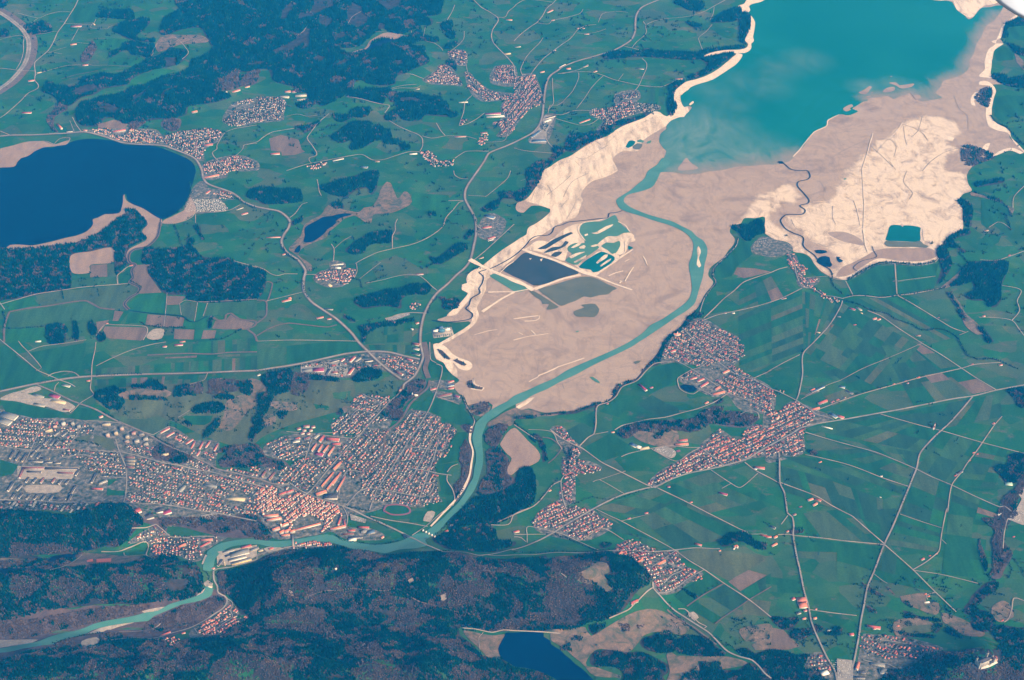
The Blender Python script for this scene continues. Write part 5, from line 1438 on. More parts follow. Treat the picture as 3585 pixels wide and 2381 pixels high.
FOREST = """
.90|big dark spruce forest covering the hills above the left lake|b1 -690,-60 -710,90 -830,150 -872,210 -872,320 -820,320 -750,290 -630,260 -520,260 -470,330 -440,400 -412,440 -500,520 -610,560 -630,640 -700,670 -850,710 -950,750 -1120,790 -1190,830 -1270,860 -1450,890 -1520,920 -1610,950 -1650,1000 -1660,1060 -1630,1130 -1590,1160 -1470,1160 -1390,1090 -1310,1090 -1290,1110 -1200,1140 -1110,1120 -1000,1110 -900,1090 -760,1090 -650,1050 -620,970 -450,950 -350,930 -260,900 -270,860 -360,830 -340,740 -190,660 -70,660 0,640 100,640 150,740 230,770 330,800 340,850 440,850 455,910 370,940 370,980 450,990 540,950 590,970 680,940 760,890 870,830 900,750 960,735 1010,770 1100,785 1200,785 1260,770 1280,700 1350,680 1400,650 1530,600 1570,560 1540,500 1530,440 1500,420 1450,430 1400,410 1410,390 1500,370 1600,390 1650,380 1650,350 1520,330 1490,260 1420,310 1330,340 1280,370 1180,360 1130,370 1080,390 980,460 840,490 750,470 760,440 880,430 960,390 1020,350 1100,290 1160,260 1230,300 1310,310 1450,260 1500,230 1590,230 1600,170 1540,150 1670,130 1700,0 1700,-60
.88|narrow dark wooded ridge running up from the left meadow|a1 400,790 390,850 460,870 520,900 560,970 640,970 740,900 860,870 930,830 1000,810 1180,780 1210,730 1340,660 1400,640 1560,610 1630,590 1700,540 1710,480 1560,460 1500,490 1420,530 1330,560 1220,620 1080,690 960,680 850,710 760,740 700,790 520,790 480,760 420,760
.95|S-shaped dark wood among green fields near the top left|a1 880,160 920,110 1050,100 1190,100 1220,150 1220,190 1270,170 1370,190 1350,240 1300,290 1260,320 1280,350 1420,360 1400,390 1250,375 1180,360 1080,310 1030,290 1050,250 1130,210 1180,180 1000,170
.9|ragged dark wood edge below the S-shaped wood|a1 1000,490 1030,470 1100,440 1110,410 1180,380 1250,380 1310,410 1390,410 1400,480 1370,530 1290,510 1210,500 1190,460 1130,460 1010,530
.7|small wood just right of the curving motorway|a1 230,240 300,220 400,200 460,240 480,290 400,310 280,320 240,270
.1|bare grey copse in the meadow beside a farm, top left|a1 750,510 800,440 850,390 880,440 860,480 800,560 750,570
.2|bare trees along the gully left of the hotel above the lake|a1 450,1100 460,1060 500,1020 520,960 560,940 620,1000 560,1040 500,1080 500,1160 540,1210 500,1200
.8|corner of wood at the very top left of the view|a1 -60,-30 60,-10 50,60 0,80 -60,80
.7|wood left of the motorway at the picture's left edge|a1 -60,290 60,270 90,290 70,340 -60,330
.1|bare grey wood on the slope above the lakeside village|a1 1480,1140 1500,1100 1640,1090 1650,1150 1600,1200 1520,1190
.1|bare grey grove above the lake's north shore houses|a1 1170,1150 1250,1110 1330,1120 1250,1180 1190,1190
.1|bare brown wood beside the farm above the hillside clinic|a1 1990,830 1960,760 2090,640 2180,640 2170,700 2352,650 2352,760 2200,800 2090,830
.95|long dark wood strip below the big forest, between two tracks|b1 815,880 850,840 960,820 1130,820 1210,810 1220,840 1170,920 1140,950 980,910 840,895
.93|broad dark wood with a straight left edge west of the village|b1 1270,870 1340,860 1390,850 1500,860 1600,890 1690,900 1700,940 1740,950 1760,1060 1620,1060 1530,1060 1500,1100 1380,1110 1310,1090 1300,1060 1260,1060 1280,1000 1270,960
.95|dark lobed wood on a knoll in the upper middle meadows|b1 730,1200 790,1160 870,1120 1020,1120 1060,1160 1100,1150 1150,1190 1200,1190 1220,1270 1280,1270 1320,1300 1390,1330 1390,1360 1330,1370 1280,1320 1160,1310 1150,1280 1080,1290 1030,1330 960,1360 870,1370 870,1290 790,1310 740,1310 670,1260 680,1240
.9|small dark wood above the lobed knoll wood|b1 850,1050 860,1010 920,985 1050,985 1030,1010 1020,1050 960,1075 890,1070 800,1120 740,1110 700,1050 760,1050
.8|tree clump at the left foot of the straight-edged wood|b1 1155,1060 1170,1040 1230,1030 1280,1010 1280,1080 1200,1105 1160,1090
.95|compact dark grove right of the straight-edged wood|b1 1760,1060 1780,1020 1840,1040 1830,1070 1780,1080
.95|round dark grove in the pasture north of the villages|b1 1680,240 1740,195 1790,200 1790,260 1740,290
.95|round dark grove just below the first pasture grove|b1 1730,330 1760,300 1800,290 1820,330 1780,360
.9|dark copse beside the lane above the small hamlet|b1 1720,450 1740,420 1830,390 1840,400 1780,450
.6|trees in the ravine beside the red-roofed hill village|b1 1730,590 1750,560 1820,560 1830,610 1820,650 1790,620
.2|bare grey trees between two dark woods in the upper middle|b1 1200,850 1260,840 1290,870 1260,940 1220,940
.6|thin row of trees on a bank above the brown field|b1 355,1190 380,1160 470,1150 580,1110 560,1140 500,1180 430,1220 420,1190
.9|long dark tree belt running to the reservoir's inlet|c1 800,520 850,490 930,475 1050,480 1170,470 1200,455 1260,460 1270,480 1480,485 1700,490 1720,520 1740,525 2020,490 1900,590 1860,620 1760,650 1760,590 1700,545 1600,550 1420,540 1200,525 1060,530 850,550
.95|thin dark tree belt on the north bank of the inlet|c1 1720,470 1850,445 2000,430 2100,420 2120,440 1950,460 1830,480 1740,500
.95|dark wood along the pale shore of the upper reservoir|c1 2060,220 2070,180 1990,200 1800,210 1830,170 1900,120 2050,70 2080,120 2130,120 2155,170 2160,210 2140,300 2110,370 2130,410 2090,390 2065,340 2070,260
.9|dark wood at the top edge beside a gravel pit|c1 1460,30 1530,-20 1620,10 1730,20 1720,90 1600,90 1530,60
.8|dark trees above the pale beach bend of the reservoir|c1 1600,710 1700,660 1770,630 1820,640 1740,690 1620,730
.9|dark tree strip between the green field and the beach bay|c1 1420,780 1480,760 1560,740 1540,770 1480,810 1465,850 1450,910 1455,1020 1420,1060 1410,1000 1420,880
.7|tree strip above the reservoir's western sediment flats|c1 470,1370 500,1270 570,1240 700,1230 800,1200 900,1150 930,1170 860,1230 740,1290 620,1340 540,1390
.6|wooded bank beside the orange field on the west shore|c1 130,1568 200,1500 330,1460 370,1400 350,1360 400,1350 460,1390 400,1440 330,1500 250,1568 c2 220,100 150,190 80,260 30,280 0,250 30,170 100,160 110,60
.9|dark row of trees on the pasture near the shore|c1 1560,200 1650,210 1720,240 1710,260 1620,250
.6|trees between the lakeside village and the pale shore|c1 900,1130 1050,1080 1150,1060 1230,1020 1250,1040 1150,1090 1000,1150
.75|broad pine bog forest south of the left lake|a2 -80,730 200,710 450,690 700,650 880,580 1000,510 1100,430 1150,400 1130,370 1200,360 1240,370 1250,390 1330,450 1345,490 1290,550 1340,610 1300,640 1190,700 1160,800 1180,840 1070,940 1050,900 1040,700 960,700 820,740 720,770 655,760 655,1070 560,1090 350,1130 170,1170 -80,1170
.8|large dark bog forest right of the meandering stream|a2 1300,760 1310,710 1350,695 1450,720 1680,690 1720,700 1760,710 1840,770 1880,790 2100,800 2140,830 2160,860 2300,880 2352,895 2420,920 2440,960 2420,1080 2352,1160 2270,1170 2150,1190 1900,1200 1790,1190 1700,1170 1720,1130 1560,1130 1490,1110 1430,1020 1360,950 1350,880 1380,850 1300,840
.9|small dark spur of trees on top of the bog forest|a2 1700,610 1760,620 1760,680 1720,700
.9|dark row of trees on the meadow below the campsite|a2 1800,500 1840,500 1850,570 1880,620 1850,630 1810,570
.95|dark square plantation in the fields at the left|a2 410,1430 430,1400 560,1385 580,1420 590,1568 430,1568
.6|thin tree strip touching the square plantation|a2 580,1400 610,1430 600,1500 580,1480
.95|narrow dark upright plantation right of the square one|a2 670,1380 700,1380 715,1500 710,1560 690,1530
.95|dark oval plantation by the brown field|a2 815,1390 850,1370 890,1430 880,1490 850,1500 820,1450
.9|dark copse below the oval plantation|a2 870,1530 900,1500 970,1500 960,1550 900,1568
.9|small dark leaning wood strip beside the bright field|a2 1910,1350 1950,1330 1930,1430 1895,1440
.95|dark rectangular wood near the lake road, upper middle|b2 0,165 50,155 200,165 370,175 410,240 400,280 200,300 60,300 0,270 -90,240 -60,190
.95|dark tilted wood block above the small pond|b2 575,160 620,130 700,100 900,40 1000,0 1090,0 1110,60 1100,110 1090,160 1040,220 1030,180 1000,155 900,180 820,240 720,230 620,190
.8|small grove on the north side of the pond|b2 710,320 720,290 790,290 800,340 750,350
.9|dark grove between the road bend and the pond|b2 300,460 330,450 410,415 420,455 310,500
.93|dark slanting wood on the drumlin in the middle meadows|b2 800,720 860,670 1000,580 1060,560 1230,555 1240,600 1235,650 1060,660 1000,690 960,740 830,750
.95|dark wood strip on the slope left of the main road|b2 1570,770 1640,790 1760,700 1830,660 1900,670 1920,710 1780,800 1680,850 1600,850 1550,890 1540,870 1610,840
.95|long dark wood on the hill above the barns by the main road|b2 880,1185 940,1150 1090,1110 1200,1080 1270,1080 1400,1040 1520,1030 1575,1050 1550,1120 1400,1130 1330,1180 1310,1255 1200,1240 1100,1240 970,1260 900,1220
.7|wood between the main road and the pale boat harbour|b2 1650,1150 1700,1150 1760,1170 1840,1160 1860,1180 1830,1240 1690,1250 1700,1200
.9|dark grove at the bend of the main road|b2 1880,600 1930,540 1980,550 1960,590 1890,620
.85|dark tree line below the car park by the main road|b2 930,1420 1000,1400 1300,1370 1440,1350 1450,1370 1350,1390 1250,1420 1100,1430 1060,1450 1000,1500 980,1568 950,1560 960,1480
.8|short tree row beside the road south of the hamlet|b2 780,1330 880,1360 890,1380 780,1350
.8|wood on the bank above the sewage works|b2 2040,355 2100,310 2230,240 2220,210 2352,180 2400,190 2352,250 2250,260 2200,330 2100,370
.9|dark clump on the hillock near the long track|b2 1550,390 1640,370 1640,400 1560,410
.9|edge of the bog forest left of the road curve|b2 0,900 70,920 60,1000 30,1100 0,1140 -60,1140 -60,900
.95|dark pointed wood on the headland by the caravan park|c2 2000,520 2040,490 2130,490 2160,460 2250,440 2280,450 2290,560 2200,580 2140,640 2110,630 2060,560
.9|dark tree fringe on the east edge of the pale bay|d2 1765,270 1790,250 1880,320 1885,370 1870,460 1800,460 1800,340
.9|small dark block of trees below the bay's tree fringe|d2 1810,490 1880,470 1880,500 1820,510
.85|curving dark tree belt at the bay's south-east corner|d2 1560,720 1640,640 1760,560 1860,540 1850,580 1760,600 1700,640 1820,740 1800,750 1720,700 1640,700 1680,830 1680,890 1640,960 1560,1040 1570,980 1600,880 1560,770
.96|large dark T-shaped spruce wood at the right edge|d2 1830,830 1990,820 2190,815 2180,960 2150,1020 2140,1080 2150,1170 2100,1240 2060,1250 2010,1190 1880,1180 1810,1150 1850,1110 1900,1070 1870,1010 1800,1030 1670,1040 1740,970 1800,880 1840,840
.7|line of trees along the lane below the T-shaped wood|d2 1640,1110 1690,1110 1700,1180 1750,1230 1830,1320 1820,1370 1760,1310 1740,1230
.9|dark trees beside the winding stream at the right edge|d2 1940,1430 1990,1430 2080,1550 2050,1568 1980,1480
.95|dark straight hedge wood on the meadow east of the bay|d2 1900,105 2000,100 2150,70 2180,100 2000,135 1910,145
.8|trees along the gully east of the bay|d2 2010,230 2060,230 2170,290 2150,300
.9|wooded strip behind the pale far shore, top right|d1 2400,150 2230,210 2190,260 2160,350 2200,340 2210,250 2400,220
.85|dark trees around a clearing at the right edge|d1 2150,360 2200,400 2352,450 2420,520 2280,480 2220,420
.85|ragged dark wood below the clearing at the right edge|d1 2050,690 2120,680 2250,710 2420,700 2420,800 2250,800 2090,740
.30|dark blue willow thicket inside the far shore|d1 1950,830 2000,800 2060,810 2060,880 2010,990 1950,950 1920,900
.30|large dark willow thicket at the corner of the pale bay|d1 1800,1360 1860,1340 1950,1370 2060,1430 2050,1460 1950,1490 1860,1530 1780,1520 1770,1450
.95|dark wood at the west end of the town hill|a3 870,500 880,450 960,420 1060,395 1070,420 1160,430 1150,460 1080,480 1140,540 1110,600 1080,625 980,600 940,550
.9|dark clumps along the north edge of the town hill|a3 1190,400 1250,385 1320,390 1350,360 1440,360 1460,390 1540,420 1500,450 1420,450 1350,420 1220,430
.9|thin dark wood along the south edge of the town hill|a3 1200,490 1280,490 1400,500 1520,500 1560,520 1440,520 1200,530
.85|dark wood in the middle of the town hill|a3 1600,420 1700,390 1740,390 1740,460 1800,470 1820,510 1600,510 1590,450
.05|bare purple grove in the middle of the town hill|a3 1740,390 1860,365 1870,400 1860,460 1760,460
.08|wide bare purple wood on the town hill's east part|a3 1910,350 2050,340 2180,370 2200,440 2100,470 1920,470
.9|dark rim of trees east of the bare purple wood|a3 2180,360 2280,350 2310,400 2310,480 2280,510 2200,480 2190,400
.9|long thin dark wood below the bare purple wood|a3 1930,510 2050,485 2140,500 2150,530 2000,530
.95|dark lens-shaped wood on the slope above the row houses|a3 1760,620 1830,560 1950,545 2060,570 2080,610 2040,650 1900,650 1800,650
.9|dark hedge wood running down beside the lens-shaped wood|a3 1890,830 1920,770 1990,690 2010,700 1980,780 1920,860 1890,870
.9|dark small grove on the meadow above the row houses|a3 1680,750 1720,730 1770,760 1740,790
.85|tall dark hanging wood on the ridge above the town|b3 40,330 100,300 200,280 310,270 350,310 340,360 300,420 280,470 200,500 170,540 130,600 110,640 50,700 70,750 30,800 -10,830 -60,900 -100,860 -60,760 -40,680 0,620 30,560 20,470 90,460 60,400
.1|bare purple wood right of the dark hanging wood|b3 310,300 350,290 480,300 480,420 420,480 330,460 300,430
.8|dark tree line behind the shopping sheds|b3 440,330 500,300 640,310 760,340 770,370 680,370 480,345
.95|dark wood knoll behind the shopping sheds|b3 840,320 900,280 960,240 1060,240 1140,270 1100,310 1050,330 900,345
.9|dark tree clump on the grass above the houses|b3 700,640 740,610 780,630 770,665 710,665
.9|dark upright copse on the brown slope above the town|b3 200,640 240,620 255,680 230,710
.35|mixed wood on the small hill behind the town centre|a3 1980,1000 2090,940 2200,930 2352,920 b3 60,980 100,1050 250,1080 290,1140 100,1140 0,1140 a3 2200,1140 2020,1140 2010,1080 2080,1000
.35|wooded park with a pale villa amid the western houses|a3 1390,990 1480,930 1580,930 1620,970 1700,1010 1790,1060 1700,1110 1600,1110 1480,1080 1400,1060
.3|tree-filled cemetery beside the railway path|b3 1350,400 1440,350 1550,350 1540,420 1480,470 1410,520 1340,600 1340,680 1270,720 1150,670 1180,600 1290,480
.08|bare grey riverside wood on the west bank by the town|b3 1920,900 1950,960 1970,1060 1960,1200 1900,1330 1810,1460 1800,1380 1790,1300 1850,1240 1860,1130 1840,1080 1870,980 1910,930
.1|bare trees where the field meets the river's west bank|b3 1850,760 1980,770 1950,830 1880,800
.1|bare dark copse at the mouth of the river|b3 1970,560 2080,540 2130,580 2110,640 2030,660 1960,600
.12|bare grey wood on the river's east bank|b3 2080,860 2120,780 2200,740 2290,760 2280,800 2240,880 2200,950 2130,940
.35|mixed wood along the east bank below the tan meadow|b3 2110,1010 2200,960 2270,1020 2310,1080 2300,1200 2352,1240 2352,1300 2200,1370 2030,1390 2050,1300 2110,1180
.95|dark steep forest between the river and the village street|b4 1870,10 1930,-50 2000,-110 2200,-150 2352,-240 2400,-360 2500,-380 2540,-320 2540,-90 2450,10 2352,50 2200,130 2060,150 1960,130 1900,150 1820,175 1750,170 1760,100
.9|dark wood by the river above the bridge junction|b4 1600,290 1700,230 1850,180 1960,170 2150,160 2200,230 2230,290 2352,290 2352,340 2200,390 1900,380 1750,370 1640,320
.4|patchy wood across the park hill behind the village|c3 980,820 1100,740 1250,720 1400,700 1600,700 1700,640 1800,590 1900,600 1900,640 1830,650 2000,640 2200,680 2230,720 2100,780 1900,760 1800,740 1700,790 1600,800 1500,780 1350,800 1330,870 1270,860 1250,810 1150,800 1030,880
.7|dark row of trees beside the parking road|c3 1850,540 1930,520 1920,550 1840,570
.75|long tree fringe along the reservoir's south-east shore|c3 1370,0 1310,100 1260,160 1200,220 1140,300 1090,345 1000,375 920,420 900,480 840,540 740,560 620,600 540,625 400,640 280,650 250,670 400,665 560,650 640,620 760,580 860,555 930,490 960,430 1010,395 1110,360 1160,310 1220,230 1330,200 1400,50 c2 1460,1520 1540,1440 1620,1360 1700,1330 1720,1300 1650,1290 1590,1340 1530,1420 1440,1490
.7|dark trees at the west end of the shore fringe|c3 0,680 100,660 200,660 200,690 60,700 0,700
.6|strip of trees behind the eastern gravel meadow|c3 150,850 200,830 260,900 280,1010 290,1080 260,1100 250,980 200,900
.4|trees along the brook between the village houses|c3 460,1000 520,940 540,1010 510,1100 480,1060
.4|trees along the lower brook by the village street|c3 490,1170 520,1060 510,1230 480,1260
.5|thin line of trees beside the bending lane|c3 720,820 740,640 750,580 730,590 710,800
.9|rounded dark wooded hill at the town's south-west edge|a4 -80,30 60,20 200,15 380,30 520,60 650,60 760,30 860,0 940,-40 1060,-50 1150,-30 1210,20 1290,90 1300,130 1240,190 1170,270 1150,310 1060,360 960,350 870,380 770,390 740,400 560,420 460,430 400,450 180,460 0,470 -80,470
.15|bare purple wood on the slope along the river behind town|a4 1440,90 1600,80 1760,90 1900,90 2100,80 2352,80 2352,250 2250,250 2200,200 2100,230 1950,230 1880,150 1820,180 1700,160 1550,150 1520,230 1450,150
.5|wooded slope left of the castle above the river|b4 0,60 60,130 110,200 150,270 100,295 0,285
.74|long dark forested ridge above the lower river|a4 -80,620 0,600 120,570 300,550 460,570 640,530 850,510 1000,510 1200,500 1330,450 1500,430 1620,440 1650,500 1720,490 1780,500 1850,600 1850,680 1850,740 1780,790 1640,820 1500,840 1330,880 1250,900 1100,880 850,900 640,920 500,950 350,970 200,990 0,1000 -80,1000
.3|bare patchy wood between the two wooded hills at lower left|a4 -60,480 400,462 560,440 640,420 760,405 700,460 620,510 460,555 300,540 0,548 -60,550
.06|bare grey floodplain wood on the river's upper bank|a4 -80,1020 200,1000 500,950 700,920 900,900 1100,890 1330,890 1400,900 1250,970 1050,1010 900,1040 750,1090 600,1120 350,1170 100,1200 -80,1160
.08|bare grey floodplain wood inside the river bend|a4 1340,1080 1400,1000 1560,940 1700,890 1880,840 1950,810 2050,820 2080,840 1980,930 1850,1030 1740,1090 1500,1120 1350,1130
.62|wide mixed mountain forest filling the bottom of the view|a4 -80,1410 100,1350 250,1310 450,1270 600,1200 680,1200 720,1250 900,1230 930,1140 1100,1130 1140,1170 1350,1190 1500,1190 1540,1270 1600,1260 1700,1200 1900,1180 2030,1160 2100,1090 2250,1010 2280,1000 2200,980 2130,860 2080,790 2010,780 2000,680 1990,570 2060,560 2200,530 2352,470 b4 60,430 200,390 300,370 420,370 560,370 720,350 880,380 1040,400 1200,430 1400,400 1600,390 1800,400 1900,430 2100,450 2352,455 c4 280,430 300,460 430,440 600,430 720,405 830,400 900,420 1060,450 1110,510 1190,560 1230,620 1200,680 1100,780 1060,840 1000,920 900,1000 830,1030 700,1030 520,1100 350,1120 270,1140 130,1130 0,1130 b4 2150,1120 1990,1090 1860,1090 1850,1150 1950,1230 2050,1340 2100,1370 2220,1360 2300,1430 2352,1470 c4 100,1490 250,1530 400,1640 520,2100 a4 -80,2100
.85|dark pine clumps on the tan heath by the bottom road|c4 1140,1230 1180,1180 1300,1150 1400,1120 1440,1200 1520,1180 1550,1150 1640,1160 1760,1180 1840,1260 1920,1320 1900,1350 1750,1350 1600,1340 1500,1320 1480,1290 1400,1310 1280,1310 1200,1290
.75|dark wood on the tan heath right of the bottom lake|c4 700,1380 740,1310 860,1290 960,1300 1060,1320 1180,1320 1300,1370 1400,1420 1400,1500 1350,1530 1400,1640 1000,1640 1000,1510 900,1440 820,1430 720,1440
.9|dark pines at the bottom edge below the heath|c4 1740,1640 1790,1410 1880,1400 1900,1470 2050,1480 2150,1410 2220,1450 2230,1640
.8|dark pine strip left of the bottom-edge pines|c4 1480,1640 1520,1540 1560,1520 1700,1400 1740,1410 1720,1640
.85|dark forest around the hillside houses at the bottom|c4 2040,1300 2140,1280 2200,1330 2352,1290 d4 200,1310 260,1340 350,1330 400,1340 340,1440 350,1480 480,1500 520,1568 600,1640 -60,1640 -60,1450 c4 2200,1390 2080,1340
.9|pointed dark grove on the tan meadow near the lake|c4 670,1100 780,1060 800,1100 720,1170 690,1140
.05|bare grey round grove on the tan meadow|c4 950,1070 1040,1050 1040,1110 980,1140
.05|second bare grey grove, right of the round one|c4 1110,1090 1200,1080 1200,1120 1130,1120
.5|small tree clump on the tan meadow's upper slope|c4 1310,980 1370,970 1360,1010 1320,1010
.85|dark spiky clump east of the bottom lake shore|c4 540,1200 590,1170 640,1200 620,1230
.85|dark low clump on the bottom lake's shore slope|c4 430,1260 500,1250 490,1275 440,1280
.98|straight dark tree block beside the small village|c4 1560,740 1680,820 1660,840 1520,730
.9|dark round wood with a white chapel castle on the plain|c4 1880,330 1960,260 2060,230 2140,240 2180,290 2300,310 2290,360 2180,340 2050,300 1960,350 1900,360
.8|trees on the edge of the village below the field|c4 770,340 800,320 900,320 880,350 800,370
.7|ragged wood at the right edge above the gravel|d3 2200,440 2420,420 2420,580 2310,590 2270,500
.75|dark wood beside the pale stream at the right edge|d3 2060,1150 2110,1110 2200,1110 2220,1040 2420,1020 2420,1180 2300,1280 2180,1280 2140,1220 2080,1180
.12|bare grey woodland strip along the stream bed, right edge|d3 2150,1460 2280,1330 2330,1200 2400,1180 2352,1300 2280,1400 2240,1500 2260,1568 d4 2200,100 2160,200 2150,330 2200,380 2240,450 2180,560 2140,640 2060,640 2090,560 2080,480 2090,380 2060,300 2090,200 2010,150 1970,90 2060,90 d3 2130,1530
.5|narrow hedge wood curving left of the stream|d4 1950,260 1990,400 2020,560 2000,580 1970,450 1945,300
.75|dark curved wood below the stream at the right|d4 1840,860 1870,800 1950,720 2000,680 2100,660 2090,740 1990,800 1900,870 1920,920 2010,940 2070,1010 2060,1100 1960,1140 1880,1110 1850,1050 1860,980 1800,960 1800,900
.55|steep shaded mountain forest around the hilltop castle|d4 2060,1120 2130,1060 2220,1070 2352,1080 2480,1000 2480,2100 900,2100 1100,1520 1230,1470 1380,1430 1430,1370 1580,1300 1720,1310 1850,1280 1980,1280 2080,1290 2130,1230 2080,1160
.8|scattered dark trees on the meadow below the curved wood|d4 1240,930 1320,950 1400,990 1560,1010 1580,1030 1430,1010 1280,980
.9|dark pointed pines on the slope above the village|d4 1530,1100 1550,1060 1620,1040 1600,1090 1560,1150
.9|dark pines in a diagonal line above the castle meadow|d4 1640,1080 1700,1100 1780,1180 1810,1190 1680,1150
.85|dark hedge of pines behind the lowest village|d4 1160,1140 1200,1130 1280,1150 1420,1140 1540,1160 1520,1180 1300,1170 1180,1170
.3|curving hedge on the meadow by the straight road|d4 840,630 860,640 870,680 920,720 1000,760 1080,790 1070,800 960,760 880,730 840,680
.3|short hedge right of the curving hedge|d4 1100,720 1130,730 1180,790 1160,790
.9|dark clump in the meadow below two red barns|d4 1270,860 1310,850 1350,890 1330,910
.3|hedge strip in the meadow right of the straight road|d4 900,860 930,880 1020,950 1010,960 930,910
.75|mixed dark wood left of the tree-lined road|d4 20,980 80,980 200,1000 280,990 300,1020 240,1090 160,1110 60,1040
.6|wood right of the brown field by the tree-lined road|d4 230,1110 400,1110 400,1060 480,1080 520,1100 460,1130 400,1150 300,1200 230,1190
.85|dark tree row between the two roads near the bottom|d4 540,1130 600,1090 690,1100 680,1150 560,1150
.5|round tree group at the road crossing by the farm|d4 210,180 270,170 340,200 340,240 250,240 210,220
.4|trees at the lower edge of the village above the plain|d3 370,1010 390,980 460,980 460,1030 400,1030
.2|two dark overgrown islets in the mud at the town|b3 1645,65 1690,75 1775,150 1760,160 1690,120
.2|second dark overgrown islet, right of the first|b3 1790,165 1830,160 1925,205 1910,220 1850,200
.2|small dark L-shaped islet in the mud|b3 1940,350 1975,345 1985,395 2060,420 2055,435 1940,405
""".strip().split("\n")

def scatter(poly, sp, rng):
    lo, hi = poly.min(0), poly.max(0)
    xs = np.arange(lo[0], hi[0] + sp, sp)
    ys = np.arange(lo[1], hi[1] + sp, sp * .87)
    X, Y = np.meshgrid(xs, ys)
    X[1::2] += sp / 2
    P = np.stack([X.ravel(), Y.ravel()], 1) + rng.uniform(-.42, .42, (X.size, 2)) * sp
    return P[inside(P, poly)]

def vnoise(P, wl, seed):
    r = np.random.default_rng(seed)
    s = np.zeros(len(P)); tot = 0
    for o in range(4):
        k = 2 * math.pi / wl * 1.9 ** o
        am = .62 ** o
        for _ in range(3):
            a = r.uniform(0, 6.28)
            ph = r.uniform(0, 6.28)
            s += am * np.sin((P[:, 0] * math.cos(a) + P[:, 1] * math.sin(a)) * k + ph + 1.3 * np.sin(P[:, 1] * k * .6 + ph * 2))
        tot += am * 1.3
    return s / tot

A5 = np.arange(5) / 5 * 2 * math.pi
CONE_V = np.vstack([np.column_stack([np.cos(A5), np.sin(A5), np.full(5, .06)]), [[0, 0, 1]]])
CONE_F = np.array([(i, (i + 1) % 5, 5) for i in range(5)])
A4 = np.arange(5) / 5 * 2 * math.pi
BALL_V = np.vstack([np.column_stack([np.cos(A4), np.sin(A4), np.full(5, .5)]), [[0, 0, 1]], [[0, 0, .1]]])
BALL_F = np.array([(i, (i + 1) % 5, 5) for i in range(5)] + [((i + 1) % 5, i, 6) for i in range(5)])

def plants(P, z, rad, hh, TV, TF, rng, lean=.12):
    n = len(P)
    a = rng.uniform(0, 6.28, n)
    ca, sa = np.cos(a), np.sin(a)
    k = len(TV)
    jit = rng.uniform(.75, 1.25, (n, k))
    x = (TV[None, :, 0] * ca[:, None] - TV[None, :, 1] * sa[:, None]) * rad[:, None] * jit + P[:, 0][:, None]
    y = (TV[None, :, 0] * sa[:, None] + TV[None, :, 1] * ca[:, None]) * rad[:, None] * jit + P[:, 1][:, None]
    zz = TV[None, :, 2] * hh[:, None] * rng.uniform(.93, 1.07, (n, k)) + z[:, None]
    V = np.stack([x, y, zz], 2).reshape(-1, 3)
    F = (TF[None] + (np.arange(n) * k)[:, None, None]).reshape(-1, 3)
    return V, F, k

def wood(name, P, conif, label, rng, parent_kind="stuff", sc_=1.0, mats=None):
    """one mass of trees: spruces as cones, bare broadleaves as rough balls"""
    if not len(P): return
    z = hgt(P)
    Vs, Fs, ms, ts, base = [], [], [], [], 0
    d = np.hypot(P[:, 1], CAM_H)
    for isc in (True, False):
        m = conif == isc
        if not m.any(): continue
        Q = P[m]; n = len(Q)
        s = np.clip(d[m] / 9000, .85, 1.45) * sc_ * rng.uniform(.75, 1.25, n)
        if isc:
            V, F, k = plants(Q, z[m], 4.3 * s, 21 * s, CONE_V, CONE_F, rng)
        else:
            V, F, k = plants(Q, z[m], 4.6 * s, 12.5 * s, BALL_V, BALL_F, rng)
        t = np.clip(rng.beta(1.6, 3.2, n) + .22 * vnoise(Q, 160, 5), 0, 1)
        Vs.append(V); Fs.append(F + base); base += len(V)
        ms.append(np.full(len(F), 0 if isc else 1)); ts.append(np.repeat(t, k))
    mt = mats or [M["conif"], M["bare"]]
    o = link(name, mesh_np(name, np.vstack(Vs), np.vstack(Fs), mt, np.concatenate(ms), dict(tint=np.concatenate(ts))))
    props(o, label, name.replace("_", " "), kind=parent_kind)
    return o

def road_mask(P, pad=2.0):
    keep = np.ones(len(P), bool)
    if not len(P): return keep
    lo, hi = P.min(0), P.max(0)
    for R, wd in ROADS:
        a = wd / 2 + pad
        if (R[:, 0].max() < lo[0] - a) or (R[:, 0].min() > hi[0] + a) or (R[:, 1].max() < lo[1] - a) or (R[:, 1].min() > hi[1] + a): continue
        for i in range(len(R) - 1):
            A, B = R[i], R[i + 1]
            mn, mx = np.minimum(A, B) - a, np.maximum(A, B) + a
            if mx[0] < lo[0] or mn[0] > hi[0] or mx[1] < lo[1] or mn[1] > hi[1]: continue
            m = keep & (P[:, 0] > mn[0]) & (P[:, 0] < mx[0]) & (P[:, 1] > mn[1]) & (P[:, 1] < mx[1])
            if m.any():
                q = np.nonzero(m)[0]
                keep[q[seg_dist(P[q], A, B) < a]] = False
    return keep

